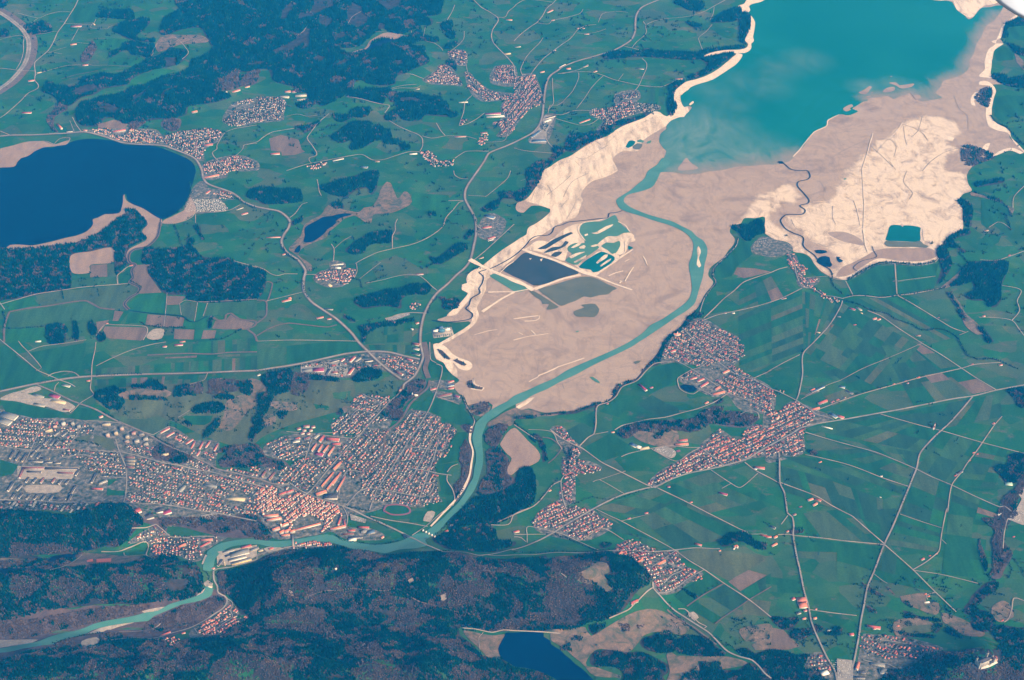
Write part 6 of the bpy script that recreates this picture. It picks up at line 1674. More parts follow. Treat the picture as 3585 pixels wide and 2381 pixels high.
NTREE = 0
for i, s in enumerate(FOREST):
    cf, lab, rest = s.split("|")
    cf = float(cf)
    poly = G(rest)
    ps = smooth(poly, True, 25., 11.)
    sheet("forest_floor", poly, M["floor"] if cf > .4 else M["bare_floor"], .5 if 'islet' not in lab else 7.3, 4)
    dist = math.hypot(poly[:, 1].mean(), CAM_H)
    sp = float(np.clip(dist / 9000 * 7.6, 6.6, 10.4))
    rng = np.random.default_rng(100 + i)
    P = scatter(ps, sp, rng)
    if not len(P): continue
    keep = rng.random(len(P)) > .06
    for c in NOT_HERE:
        if c[:, 0].max() < P[:, 0].min() or c[:, 0].min() > P[:, 0].max() or c[:, 1].max() < P[:, 1].min() or c[:, 1].min() > P[:, 1].max(): continue
        keep &= ~inside(P, c)
    for c in WATERP:
        if c[:, 0].max() < P[:, 0].min() or c[:, 0].min() > P[:, 0].max() or c[:, 1].max() < P[:, 1].min() or c[:, 1].min() > P[:, 1].max(): continue
        keep &= ~inside(P, c)
    keep &= road_mask(P, 3.)
    wl = 420 if len(P) > 9000 else 130
    v = .85 * vnoise(P, wl, 11 + i) + .42 * vnoise(P, 85, 60 + i) + rng.normal(0, .17, len(P))
    q = np.quantile(v, cf) if cf < 1 else 9
    con = v < q
    for c in BARE_ZONE:
        if c[:, 0].max() < P[:, 0].min() or c[:, 0].min() > P[:, 0].max() or c[:, 1].max() < P[:, 1].min() or c[:, 1].min() > P[:, 1].max(): continue
        m = inside(P, c)
        con[m] &= rng.random(m.sum()) < .12
        keep[m] &= rng.random(m.sum()) < .72
    # thin the broadleaf patches a little, so that the ground shows
    g2 = vnoise(P, 90, 400 + i)
    keep &= ~((g2 > .52) & (rng.random(len(P)) < (.85 if cf < .85 or len(P) > 9000 else .5)))
    P, con = P[keep], con[keep]
    NTREE += len(P)
    wood("forest", P, con, lab, rng)
print("forest trees", NTREE)
# ------------------------------------------------------------------ buildings
BUILT = []                                                      # footprints (centre, radius) that houses keep clear of
def thing(name, label, cat, x, y, z, rz=0.0, group=None):
    o = bpy.data.objects.new(name, None)
    C.objects.link(o)
    o.location = (x, y, z)
    o.rotation_euler = (0, 0, rz)
    o.empty_display_size = 4
    return props(o, label, cat, group)

def roof_np(L, W, z0, rh, ov=.7):
    l, w_ = L / 2 + ov, W / 2 + ov
    V = np.array([(-l, -w_, z0), (l, -w_, z0), (l, w_, z0), (-l, w_, z0), (-l, 0, z0 + rh), (l, 0, z0 + rh)], float)
    return V, np.array([(0, 1, 5, 4), (2, 3, 4, 5)]), np.array([(1, 2, 5), (3, 0, 4)]), np.array([(0, 3, 2, 1)])

def gable(parent, L, W, H, rh, wm, rm, z0=-3.0, cx=0, cy=0):
    V, F = box_np(-L / 2, L / 2, -W / 2, W / 2, z0, H)
    V = V + (cx, cy, 0)
    link("walls", mesh_np("walls", V, F[[0, 2, 3, 4, 5]], [wm]), parent)
    V, a, b, c = roof_np(L, W, H + .02, rh)
    V = V + (cx, cy, 0)
    me = mesh_np("roof", V, [np.vstack([a, c]), b], [rm, wm], [0] * 3 + [1] * 2)
    return link("roof", me, parent)

def flat(parent, L, W, H, wm, rm, z0=-3.0, cx=0, cy=0):
    V, F = box_np(-L / 2, L / 2, -W / 2, W / 2, z0, H)
    link("walls", mesh_np("walls", V + (cx, cy, 0), F, [wm]), parent)
    V, F = box_np(-L / 2 - .3, L / 2 + .3, -W / 2 - .3, W / 2 + .3, H + .03, H + 1.0)
    return link("roof", mesh_np("roof", V + (cx, cy, 0), F, [rm]), parent)

def windows(parent, L, W, H, rows, cols, side=(-1, 1)):
    """bands of window openings, each band its own pane strip set 6 cm proud"""
    for k in range(rows):
        z = 2 + (H - 3) * (k + .3) / rows
        for sg in side:
            y = sg * (W / 2 + .06)
            V, F = box_np(-L / 2 + 1, L / 2 - 1, y - .05, y + .05, z, z + 1.2)
            link("window_band", mesh_np("window_band", V, F, [M["roof_d"]]), parent)

# tile | ridge from x1,y1 to x2,y2 | width m | wall height m | roof colour + g(able) f(lat) | wall | name | label
BLD = """
a3|565,748 595,735|17|27|gf|w|apartment_tower|white and grey tower block, leftmost of the high rises by the field edge
a3|650,745 680,738|18|24|gf|g|apartment_tower|grey tower block, second from the left at the field edge
a3|705,772 738,765|18|22|gf|g|apartment_tower|grey tower block with a pale front, third from the left
a3|970,850 1002,842|17|28|gf|p|apartment_tower|pink and white tower block at the left of the inner group
a3|1045,833 1078,825|17|27|gf|c|apartment_tower|cream tower block right of the pink and white one
a3|1098,790 1132,782|17|25|gf|p|apartment_tower|pale pink tower block beside the road at the field edge
a3|1148,866 1182,858|17|23|gf|c|apartment_tower|yellowish tower block in the middle of the inner group
a3|1205,832 1240,824|17|22|nf|p|apartment_tower|pinkish brown tower block near the railway
a3|1272,848 1318,838|18|15|gf|c|apartment_tower|wide low cream block beside the railway
a3|1232,905 1272,895|19|20|gf|w|apartment_tower|white tower block in the lower row near the railway
a3|1312,885 1352,875|19|18|gf|w|apartment_tower|white tower block touching the railway embankment
a3|1142,908 1180,900|16|18|gf|p|apartment_tower|pale pink tower block, lowest left of the group
a3|1315,932 1355,922|18|17|gf|w|apartment_tower|white tower block, lowest right of the group
a3|935,752 1010,745|14|18|gf|c|apartment_block|cream twin block on the road at the field edge
a3|485,770 520,760|14|18|nf|p|apartment_block|pink brown block left of the high rises
a3|415,815 480,800|14|15|yf|c|apartment_block|cream flat-roofed slab with a sandy roof
a3|495,850 540,815|13|12|dg|w|apartment_block|white slab with dark roof, left of a matching pair
a3|565,855 610,820|13|12|dg|w|apartment_block|white slab with dark roof, right of a matching pair
a3|205,1148 405,1150|15|11|ng|w|barracks|long red-roofed barracks wing, north side of the parade yard
a3|412,1151 722,1158|15|11|dg|w|barracks|long dark-roofed barracks wing, north side of the parade yard
a3|178,1240 212,1158|14|10|ng|w|barracks|short red-roofed barracks wing on the yard's left
a3|690,1218 722,1166|14|11|dg|w|barracks|dark-roofed barracks wing on the yard's right
a3|250,1180 382,1186|12|8|dg|w|barracks|low dark-roofed hall inside the barracks yard, left
a3|530,1190 672,1198|12|8|ng|w|barracks|low brown-roofed hall inside the barracks yard, right
a3|235,1278 262,1236|13|10|dg|w|barracks|dark-roofed barracks house, first in the row above the square
a3|300,1282 332,1240|13|10|dg|w|barracks|dark-roofed barracks house, second in the row above the square
a3|370,1284 402,1240|13|10|ng|w|barracks|brown-roofed barracks house, third in the row above the square
a3|475,1284 505,1242|13|10|ng|w|barracks|brown-roofed barracks house, fourth in the row above the square
a3|535,1294 562,1256|13|10|dg|w|barracks|dark-roofed barracks house, fifth in the row above the square
a3|600,1294 632,1254|13|10|dg|w|barracks|dark-roofed barracks house, last in the row above the square
a3|70,1360 122,1280|16|13|dg|w|barracks|tall dark-roofed barracks block left of the grey square
a3|152,1352 200,1302|15|11|dg|w|barracks|dark-roofed barracks block beside the grey square's left edge
a3|645,1390 692,1312|16|12|dg|w|barracks|tall dark-roofed barracks block right of the grey square
a3|620,1446 656,1400|14|10|dg|w|barracks|dark-roofed barracks block below the grey square's right corner
a3|105,1425 132,1386|13|10|dg|w|barracks|dark-roofed house, first in the row below the grey square
a3|170,1425 206,1380|13|10|dg|w|barracks|dark-roofed house, second in the row below the grey square
a3|240,1432 272,1392|13|10|dg|w|barracks|dark-roofed house, third in the row below the grey square
a3|310,1434 342,1392|13|10|dg|w|barracks|dark-roofed house, fourth in the row below the grey square
a3|380,1440 412,1400|13|10|dg|w|barracks|dark-roofed house, fifth in the row below the grey square
a3|450,1442 486,1398|13|10|dg|w|barracks|dark-roofed house, last in the row below the grey square
a3|500,1428 602,1434|13|8|dg|w|barracks|long dark-roofed hall at the row's right end
a3|88,1062 128,992|13|11|dg|c|apartment_block|cream slab with dark roof, left of three parallel slabs
a3|144,1076 186,1004|13|11|dg|c|apartment_block|cream slab with dark roof, middle of three parallel slabs
a3|200,1088 242,1016|13|11|dg|c|apartment_block|cream slab with dark roof, right of three parallel slabs
a3|280,1042 320,994|12|10|dg|w|apartment_block|white slab with dark roof right of the three parallel slabs
a3|340,1058 372,1010|12|10|dg|w|apartment_block|white slab with dark roof beside the park trees
a3|325,992 372,942|12|10|dg|w|apartment_block|white slab with dark roof by the crossing street
a3|400,932 438,884|12|10|dg|w|apartment_block|white slab with dark roof, first of three in a row
a3|460,936 494,888|12|10|dg|w|apartment_block|white slab with dark roof, second of three in a row
a3|503,940 534,898|12|10|dg|w|apartment_block|white slab with dark roof, third of three in a row
a3|836,1282 880,1194|13|11|dg|w|apartment_block|long white slab with dark roof beside the green sports field
a3|375,1056 456,1060|11|9|dg|c|apartment_block|cream slab with dark roof lying across the street
a3|262,1084 392,1088|10|7|dg|w|row_houses|long white row of houses, left of three in line
a3|410,1092 478,1094|10|7|dg|w|row_houses|white row of houses, middle of three in line
a3|490,1098 556,1100|10|7|dg|w|row_houses|white row of houses, right of three in line
a3|1145,1052 1232,1052|11|10|ng|c|apartment_block|cream slab with brown roof, topmost of four stacked slabs
a3|1150,1080 1236,1082|11|10|gf|c|apartment_block|cream slab with grey roof, second of four stacked slabs
a3|1155,1106 1232,1110|11|10|gf|c|apartment_block|cream slab with grey roof, third of four stacked slabs
a3|1155,1140 1228,1144|11|10|ng|c|apartment_block|cream slab with brown roof, lowest of four stacked slabs
a3|10,650 150,690|48|8|gf|w|factory_hall|big grey flat hall at the left edge below the gravel works
a3|-20,705 95,740|42|8|gf|w|factory_hall|second grey flat hall below the first at the left edge
a3|455,478 542,505|30|7|pf|g|factory_hall|purple-roofed hall in the gravel works
a3|840,1337 942,1341|15|8|rg|w|school|white school wing with red roof beside the sports field
a3|905,1290 980,1262|15|10|gf|w|school|stepped white school block above the red-roofed wing
a3|1195,1552 1292,1548|40|9|rf|w|sports_hall|large red-roofed hall at the foot of the wooded hill
a3|1420,1542 1490,1538|38|9|df|w|sports_hall|dark arched hall between two red halls
a3|1490,1556 1565,1545|34|8|pf|w|store|magenta-roofed store beside the dark arched hall
a3|1645,1362 1690,1312|20|14|gf|g|office_block|grey office block among the western houses
a3|1870,1300 1980,1322|16|9|gf|g|office_block|long grey flat block near the railway
a3|2075,1420 2240,1438|26|4|yf|c|store|long low sand-coloured roof beside a small field
a3|1468,826 1552,782|11|8|rg|w|row_houses|red-roofed row of houses at the lane's corner, upper
a3|1524,862 1592,822|11|8|rg|w|row_houses|red-roofed row of houses just right of the upper row
a3|1700,928 1765,886|11|8|rg|w|row_houses|red-roofed row at the lower right of the estate
a3|1748,966 1782,908|11|8|rg|w|row_houses|upright red-roofed row, first of five above the railway
a3|1825,974 1858,912|11|8|rg|w|row_houses|upright red-roofed row, second of five above the railway
a3|1880,960 1920,906|11|8|rg|w|row_houses|upright red-roofed row, third of five above the railway
a3|1960,990 1992,930|11|8|rg|w|row_houses|upright red-roofed row, fourth of five above the railway
a3|1800,1036 1830,994|11|8|rg|w|row_houses|upright red-roofed row, lowest of five above the railway
a3|305,470 400,500|14|5|gf|g|gravel_works|grey shed in the pale gravel works, upper
a3|470,530 600,555|20|9|yf|c|gravel_works|sand-coloured plant in the middle of the gravel works
a3|310,560 410,580|18|7|gf|g|gravel_works|grey silo shed on the lower edge of the gravel works
a3|580,610 640,622|14|6|ng|w|gravel_works|brown-roofed shed at the gravel works' right end
a3|1590,25 1680,18|18|7|pg|w|farm|purple-roofed farm buildings above the striped fields
a3|1485,38 1530,34|14|6|rg|w|farm|small red-roofed farm left of the purple-roofed one
a3|790,352 830,346|14|6|rg|c|farm|red-roofed farm just below the main road junction
a3|570,385 640,400|16|6|gf|w|depot|grey depot sheds below the main road junction
a3|905,690 945,672|14|10|rg|w|house|white villa with red roof alone at the field edge
a3|1480,1030 1545,1020|14|9|yf|c|villa|pale yellow villa in the wooded park
b3|500,992 542,930|14|11|og|w|school|red-roofed school wing, first of four parallel wings
b3|558,1000 596,938|14|11|og|w|school|red-roofed school wing, second of four parallel wings
b3|606,1006 652,944|14|11|og|w|school|red-roofed school wing, third of four parallel wings
b3|650,1034 704,956|14|11|og|w|school|red-roofed school wing, fourth of four parallel wings
b3|530,1012 604,1030|26|6|pf|w|school|purple flat hall joining the feet of the school wings
b3|630,880 752,892|28|9|rg|w|school|big red-roofed hall above the school wings
b3|688,932 764,928|20|8|rg|w|school|red-roofed hall with white gable below the big one
b3|570,908 610,856|22|9|rg|w|school|upright red-roofed hall left of the big one
b3|522,872 564,838|22|8|gf|g|store|grey hall left of the upright red-roofed hall
b3|325,906 390,892|24|8|gf|w|store|white and grey hall at the foot of the grassy hill
b3|352,884 392,872|14|8|rg|w|store|red-roofed house behind the white and grey hall
b3|432,885 484,868|15|9|ng|w|apartment_block|brown-roofed block near the school halls
b3|540,1392 632,1362|24|13|og|c|civic_hall|large orange-roofed hall beside the dark-roofed courtyard block
b3|615,1410 735,1408|44|12|df|w|department_store|square white block with dark roof above the old town
b3|700,1164 764,1100|20|13|og|c|hotel|orange-roofed block on the main street north of the centre
b3|590,1318 700,1190|13|11|og|c|apartment_block|long orange-roofed row, first of four old rows uphill
b3|640,1345 735,1225|13|11|og|c|apartment_block|long orange-roofed row, second of four old rows uphill
b3|690,1300 765,1190|13|11|og|w|apartment_block|long orange-roofed row, third of four old rows uphill
b3|730,1360 805,1230|13|11|og|w|apartment_block|long orange-roofed row, fourth of four old rows uphill
b3|45,1236 82,1168|13|11|ng|c|apartment_block|brown-roofed slab left of the station, first of two
b3|110,1254 162,1190|13|11|ng|c|apartment_block|brown-roofed slab left of the station, second of two
b3|200,1395 270,1370|16|11|rg|c|hotel|red-roofed hotel west of the department store
b3|265,1375 330,1352|16|11|rg|w|hotel|red-roofed white hotel just right of the first hotel
b3|365,792 400,784|17|10|ng|w|apartment_house|white house with brown roof, left in the hillside cluster of seven
b3|422,768 480,764|17|12|ng|w|apartment_house|widest white house at the top of the hillside cluster of seven
b3|495,775 530,768|16|11|ng|w|apartment_house|white house, top right in the hillside cluster of seven
b3|415,806 448,798|16|11|ng|w|apartment_house|white house in the middle of the hillside cluster of seven
b3|475,806 506,798|16|11|ng|w|apartment_house|white house right of the middle in the hillside cluster
b3|398,834 432,826|16|11|ng|w|apartment_house|white house, lower left in the hillside cluster of seven
b3|452,836 486,828|16|11|ng|w|apartment_house|white house, lowest right in the hillside cluster of seven
b3|515,252 612,250|42|8|pf|w|store|large magenta-edged store with grey roof in the retail park
b3|540,248 600,246|24|8.6|gf|w|store|grey roof deck of the large magenta-edged store
b3|412,258 505,250|32|4|gf|g|garden_centre|grey greenhouse roofs at the retail park's left end
b3|850,174 892,130|20|8|rf|w|store|red-roofed store near the road curve
b3|838,290 880,232|20|7|rf|w|store|upright red-roofed store beside the wooded knoll
b3|686,275 738,272|22|8|ng|w|store|brown-roofed store by the lower car park
b3|630,298 668,246|20|7|df|g|store|dark-roofed store between two car parks
b3|768,170 798,146|16|7|rf|w|store|small red-roofed store on the retail park's upper edge
b3|668,178 752,158|14|6|dg|w|store|long dark-roofed shed along the retail park's upper edge
b3|900,170 945,140|18|6|gf|g|store|grey shed right of the red-roofed store
b3|985,170 1060,160|16|6|df|w|store|dark shed beside the bridge road
b3|1260,262 1332,296|18|9|ng|w|apartment_block|long brown-roofed block in the triangle of roads
b3|1360,148 1422,168|16|9|rg|w|apartment_block|red-roofed block near the top of the road triangle
b3|1655,495 1780,468|18|8|ng|w|hotel|rambling red-brown-roofed hotel by the mud shore
b3|1805,490 1850,500|16|8|pg|w|hotel|dark red-roofed guest house right of the rambling hotel
b3|1425,478 1472,486|14|8|wg|w|chapel|white cemetery chapel beside the railway path
b3|1745,365 1800,350|14|6|rg|w|boat_house|red-roofed boat house on the mud shore, upper
b3|1745,395 1802,388|16|6|bf|w|boat_house|blue-roofed boat shed on the mud shore
b3|1748,422 1800,414|14|6|rg|w|boat_house|red-roofed boat house on the mud shore, lower
b3|1585,432 1640,418|12|6|rg|w|boat_house|red-roofed sheds beside the shore road
b3|1425,10 1490,20|26|8|ng|w|workshop|brown-roofed workshop beside the main road near the mud
b3|1430,52 1485,62|18|7|gf|w|workshop|grey shed below the brown-roofed workshop
b3|1420,95 1490,112|16|6|dg|w|workshop|white house row below the grey shed
b3|2,300 30,292|16|7|gf|w|workshop|grey shed at the left of the wooded slope
b3|80,290 105,282|14|7|rg|w|workshop|small red-roofed shed by the main road
b3|1298,440 1322,432|12|9|og|w|house|white villa with orange roof on the meadow by the junction
b4|60,72 195,62|15|14|og|w|castle_wing|long orange-roofed castle wing on the rock, upper
b4|88,112 222,86|14|14|og|w|castle_wing|white castle wing with orange roof below the upper wing
b4|52,44 60,58|12|24|og|w|castle_tower|square white castle tower with orange roof at the wing's end
b4|140,200 205,180|18|17|og|w|monastery|tall white monastery block at the left above the river
b4|205,226 250,206|18|17|og|w|monastery|tall white monastery block, second from the left above the river
b4|250,216 306,196|18|17|og|w|monastery|tall white monastery block in the middle above the river
b4|302,218 345,204|16|17|og|w|monastery|tall white monastery block beside the short bridge
b4|222,250 300,240|12|10|og|w|monastery|lower white monastery front nearest the river
b4|225,160 285,135|16|16|og|w|church|orange-roofed church nave behind the monastery blocks
b4|340,200 580,138|12|10|og|w|row_houses|long orange-roofed row along the old town wall
b4|670,192 808,162|15|12|og|w|friary|long white friary with orange roof at the town's east end
b4|742,150 768,78|13|10|rg|w|friary|red-roofed friary wing running uphill
b4|795,100 806,165|10|7|rg|w|friary|narrow red-roofed friary wing on the right
b4|840,268 965,260|14|8|df|w|school|dark-roofed white school near the river bend
b4|838,290 908,280|22|8|wf|w|school|white flat gym beside the dark-roofed school
b4|950,212 1004,202|22|9|gf|g|school|grey school block above the dark-roofed one
b4|1008,222 1074,208|26|8|bf|w|school|blue-grey-roofed hall by the round path
b4|780,236 885,232|10|6|ng|w|school|long brown-roofed low wing near the river
b4|930,172 1024,176|15|9|rg|w|school|red-roofed white school wing below the main road
b4|832,205 898,200|14|9|rg|w|school|short red-roofed house left of the school wing
b4|1135,270 1160,256|14|7|og|w|house|orange-roofed house alone on the river meadow
b4|1755,160 1790,148|14|5|gf|g|power_house|grey power house on the river's east bank by the weir
b4|1720,215 1745,200|12|7|rg|w|power_house|red-roofed white house beside the weir
b4|10,385 55,375|16|7|gf|c|workshop|cream shed with grey roof by the riverside road, left
b4|110,372 150,362|14|7|rg|c|workshop|red-roofed cream house by the riverside road
a4|2110,430 2275,388|40|12|gf|w|factory_hall|large grey-roofed factory hall inside the river bend
a4|2095,478 2255,438|18|13|gf|w|factory_hall|long white factory wing with grey roof, middle
a4|2120,510 2300,462|16|14|gf|y|factory_hall|long ochre factory wing nearest the wooded hill
a4|2040,405 2140,378|16|9|gf|w|factory_hall|low white factory shed at the river side
a4|2060,442 2132,420|18|9|df|w|factory_hall|dark-roofed factory shed at the river side
a4|2210,360 2300,340|18|9|rf|c|factory_hall|red-roofed factory shed at the upper right
a4|2290,385 2370,362|20|9|gf|c|factory_hall|cream factory shed with grey roof at the right end
a4|1990,522 2034,480|14|9|dg|w|factory_hall|dark-roofed factory house near the river gorge
a4|1925,556 1970,548|12|6|rg|w|house|small red-roofed gatehouse by the river gorge
a4|1840,292 1945,284|14|9|og|w|hotel|orange-roofed row on the riverside street
a4|1830,350 1925,306|13|9|rg|w|hotel|diagonal red-roofed row on the riverside street
a4|1635,350 1702,336|16|10|og|c|hotel|orange-roofed guest house in the spa quarter
a4|1470,1160 1562,1136|10|5|rg|w|row_houses|long red-roofed row beside the valley road
a4|1660,1145 1700,1138|11|6|rg|w|house|red-roofed house right of the long row by the road
a4|1300,70 1410,85|44|9|df|g|ice_rink|dark domed ice rink at the end of the wooded hill
c1|165,1292 292,1288|36|8|bf|w|factory_hall|big hall with blue solar roof by the main road
c1|160,1255 235,1200|26|7|bf|w|factory_hall|blue-roofed hall with white front above the solar hall
c1|275,1118 335,1095|20|7|wf|w|store|white store in the roadside industrial estate
c1|285,1085 370,1062|18|7|df|w|store|dark-roofed store at the top of the industrial estate
c1|475,632 520,628|24|6|og|w|farm|orange-roofed farm beside the main road
c1|235,665 280,655|14|6|og|w|house|orange-roofed house on the road into the village
c1|160,700 195,690|14|7|og|w|house|orange-roofed house at the village's top end
c1|5,432 65,425|16|6|dg|w|farm|dark-roofed farm beside the lane in the upper pasture
c1|300,118 358,92|18|6|rg|w|farm|red-roofed farm on the lane at the top
c1|340,190 370,184|12|5|og|w|farm|small orange-roofed farm on the side lane
c1|370,462 384,460|10|4|og|w|barn|tiny orange-roofed barn beside the field lane
c1|575,262 595,258|10|4|rg|w|barn|red-roofed barn at the bend of the field lane
c1|622,262 648,260|10|4|rg|w|barn|red-roofed barn right of the lane bend
c1|638,316 690,312|10|4|rg|w|barn|red-roofed barns beside the side track
c1|725,660 760,650|14|6|pg|w|farm|dark red-roofed farm on the road to the shore
c1|635,615 680,600|12|5|ng|w|farm|brown-roofed farm above the road to the shore
c1|1115,625 1195,632|20|6|dg|w|farm|dark-roofed farm group by the field lane
c1|1470,725 1545,722|12|5|rg|w|farm|red-roofed farm by the shore trees
c1|1245,465 1262,460|10|5|wg|w|house|small white house in the tree belt
c1|415,620 470,590|10|4|wf|c|store|long pale roof beside the main road
c1|590,1130 700,1090|16|5|rg|w|farm|red-roofed farm group in the field loop
b1|2090,1046 2232,1040|26|9|pf|w|factory_hall|large magenta-roofed hall at the village's south-west edge
b1|2100,1072 2262,1064|20|7|wf|w|factory_hall|white hall along the magenta-roofed one
b1|255,842 308,838|26|10|of|w|clinic|orange-roofed clinic wing under the dark forest, left
b1|316,842 366,838|26|10|rf|w|clinic|red-roofed clinic wing under the dark forest, right
b1|350,878 452,872|26|16|gf|w|clinic|big white clinic block beside the forest
b1|365,915 450,908|18|12|gf|w|clinic|white clinic block nearest the houses
b1|212,885 292,890|18|15|gf|w|clinic|white clinic tower left of the big block
b1|118,1412 216,1406|26|7|rg|w|barn|long red-roofed barn below the brown field
b1|685,1472 800,1448|20|5|gf|w|farm|farm with long grey roof on the hamlet road
b1|945,1530 1018,1536|26|6|bg|w|barn|blue-roofed barn beside the hamlet road
b1|1800,1256 1922,1248|12|5|rg|w|farm|long red-roofed farm on the curving lane
b1|1390,1412 1470,1406|16|5|wf|w|farm|white-roofed farm shed above the hamlet
b1|2262,496 2325,490|22|5|yf|c|barn|sand-roofed shed at the lane fork
b1|2272,182 2340,184|16|6|rg|w|farm|red-roofed farm at the lane at the top
b1|1840,940 1935,935|12|5|wg|w|farm|small white farm on the lane junction
b1|1450,820 1490,815|10|5|ng|w|farm|small brown-roofed farm at the track's end
b1|2040,1220 2110,1215|24|7|ng|w|farm|brown-roofed farm yard beside the village
b1|1075,1480 1125,1478|12|5|ng|w|farm|brown-roofed farm at the road junction
a1|640,245 755,240|24|7|pg|w|farm|large purple-roofed farm in the top left meadows
a1|640,412 705,402|20|7|rg|w|farm|red-roofed farm at the lane's end below the purple one
a1|752,602 812,594|18|7|rg|w|farm|red-roofed farm alone on the long lane
a1|252,745 322,735|20|7|rg|w|farm|red-roofed farm beside the lane right of the motorway
a1|335,668 385,662|12|4|yf|c|barn|sand-coloured barn by the lane crossing
a1|195,1035 295,1032|22|7|pg|w|farm|dark red-roofed farm ringed by trees
a1|528,1140 565,1180|18|12|og|w|hotel|orange-roofed hotel above the lake road
a1|610,1205 666,1200|16|5|df|w|store|white shed with dark roof at the lake road
a1|450,1224 530,1222|12|4|wf|w|store|long pale roof beside the lake road
a1|2022,850 2084,848|20|6|wf|w|barn|white-roofed riding hall below the forest
a1|2118,842 2202,828|22|7|rg|w|farm|red-roofed farm group below the forest
a1|2238,802 2288,795|14|7|rg|w|house|red-roofed house on the lane to the clinic
a1|1035,1212 1150,1192|20|11|rg|w|hotel|large red-roofed hotel above the lake
a1|1755,1030 1805,1022|18|9|og|w|hotel|orange-roofed hotel alone on the slope
a1|1870,1335 1945,1322|20|9|rg|w|hotel|red-roofed spa hotel at the lake's corner
a1|760,1200 802,1195|14|7|rg|w|house|red-roofed house at the west end of the lakeside village
a1|845,210 870,230|12|4|yf|c|barn|small pale barn on the field track
a2|1870,62 2005,36|18|9|og|w|hotel|long orange-roofed hotel on the lake's east shore
a2|2205,398 2272,380|18|6|rg|w|farm|red-roofed farm below the campsite road
a2|2158,352 2228,328|18|6|dg|w|farm|dark-roofed farm beside the campsite road
a2|1180,866 1218,860|14|5|rg|w|barn|red-roofed barn by the winding stream
a2|1885,205 1920,180|16|6|rg|w|campsite_house|red-roofed reception house in the campsite
a2|970,1395 992,1390|10|4|rg|w|barn|tiny red-roofed hut at the brown field's corner
a2|1640,1562 1700,1556|12|4|rg|w|farm|small red-roofed sheds among the brown fields
a2|320,1560 380,1556|14|5|wg|w|farm|small pale farm left of the square plantation
b2|220,1195 318,1172|20|6|rg|w|farm|red-roofed farm on the side lane left of the road
b2|285,1168 312,1158|22|7|og|w|barn|orange-roofed barn at that farm's right end
b2|540,1348 612,1332|16|5|rg|w|farm|red-roofed farm left of the main road curve
b2|636,1355 682,1348|14|5|rg|w|farm|red-roofed farm between hedges by the main road
b2|618,1258 700,1264|14|5|dg|w|farm|dark-roofed farm above the main road
b2|1210,1372 1262,1385|18|6|pg|w|restaurant|purple-roofed restaurant beside the rows of parking
b2|2085,405 2172,428|34|7|bf|w|waterworks_hall|blue-grey hall at the sewage works
b2|2110,618 2178,600|20|5|rf|w|waterworks_hall|red-roofed shed below the sewage works
b2|2112,635 2160,620|14|5|gf|w|waterworks_hall|grey shed beside the red-roofed one
b2|2060,520 2145,508|18|6|rg|w|waterworks_hall|red-roofed house of the sewage works
b2|1445,945 1528,940|16|6|ng|w|farm|brown-roofed farm on the lane above the long wood
b2|2028,800 2075,785|12|5|ng|w|house|brown-roofed house beside the shore lane
b2|1450,1395 1482,1385|16|7|rg|w|house|red-roofed house beside the main road near the mud
b2|1405,1440 1430,1450|12|7|wg|w|house|small white house below the red-roofed one
b2|1770,1252 1800,1248|10|5|rg|w|boat_house|red-roofed hut on the boat harbour bank
b2|75,608 225,602|12|5|rg|w|farm|long red-roofed farm at the road curve
b2|230,765 262,755|14|5|rg|w|farm|red-roofed farm inside the road curve
b2|668,858 800,845|16|6|gf|w|farm|long grey-roofed farm above the hamlet
b2|710,882 770,886|18|7|wf|w|barn|white barn below the long grey-roofed farm
b2|645,1025 680,1055|22|.6|yf|c|riding_ground|pale sand riding ground below the hamlet
c2|1465,1500 1520,1490|14|10|og|w|church|white parish church with orange roof on the mud shore
c2|1920,1298 1945,1296|10|4|rg|w|barn|small red-roofed barn at the lane near the river
c2|1992,1300 2020,1298|9|4|wg|w|barn|small white barn just right of the red-roofed one
c3|1140,380 1215,445|24|8|pg|w|farm|large dark red-roofed farm alone in the green field
c3|1240,415 1272,408|14|6|pg|w|barn|dark red-roofed barn beside the large farm
c3|1475,936 1592,928|18|9|og|w|school|orange-roofed school, lower wing
c3|1500,902 1584,892|16|9|rg|w|school|red-roofed school, upper wing
c3|1815,478 1925,452|20|9|og|w|hotel|long orange-roofed hotel at the road's end
c3|1840,432 1882,408|18|9|og|w|hotel|square orange-roofed hotel above the long one
c3|1908,280 1965,255|16|8|og|w|civic_hall|orange-roofed hall on the village main road
c3|1675,355 1735,330|15|8|rg|w|guest_house|red-roofed guest house left of the pond
c3|1705,405 1772,365|17|8|rg|w|guest_house|larger red-roofed guest house beside the pond
c3|1610,335 1670,318|13|7|rg|w|guest_house|red-roofed guest house above the pond
c3|1430,85 1475,70|18|8|rg|w|guest_house|large red-roofed house near the shore trees
c3|1868,1372 1958,1396|20|7|pg|w|farm|dark red-roofed farm on the open plain
c3|1960,1410 2000,1430|18|.6|gf|g|yard_slab|grey yard slab beside the farm on the plain
c3|1065,925 1120,950|24|7|bf|w|spa|blue-roofed spa wing at the foot of the park hill
c3|1110,945 1160,965|22|8|wf|w|spa|white spa hall in the middle
c3|1150,972 1235,962|18|7|yf|c|spa|cream spa wing at the right end
c3|2195,1140 2300,1150|22|7|rg|w|farm|red-roofed farm with blue roof below the village road
c3|2190,1148 2225,1152|20|7.6|bf|w|barn|blue-roofed barn at that farm's left end
c3|1605,1465 1632,1458|12|5|rg|w|barn|small red-roofed barn beside the field lane
c3|1095,750 1125,742|10|4|og|w|barn|orange-roofed barn beside the road below the park hill
c3|885,822 920,818|10|5|og|w|house|orange-roofed house at the road fork
c3|845,562 865,558|8|4|rg|w|barn|tiny red-roofed hut beside the shore road
c3|1400,1322 1430,1318|12|6|pg|w|house|dark red-roofed house beside the main road
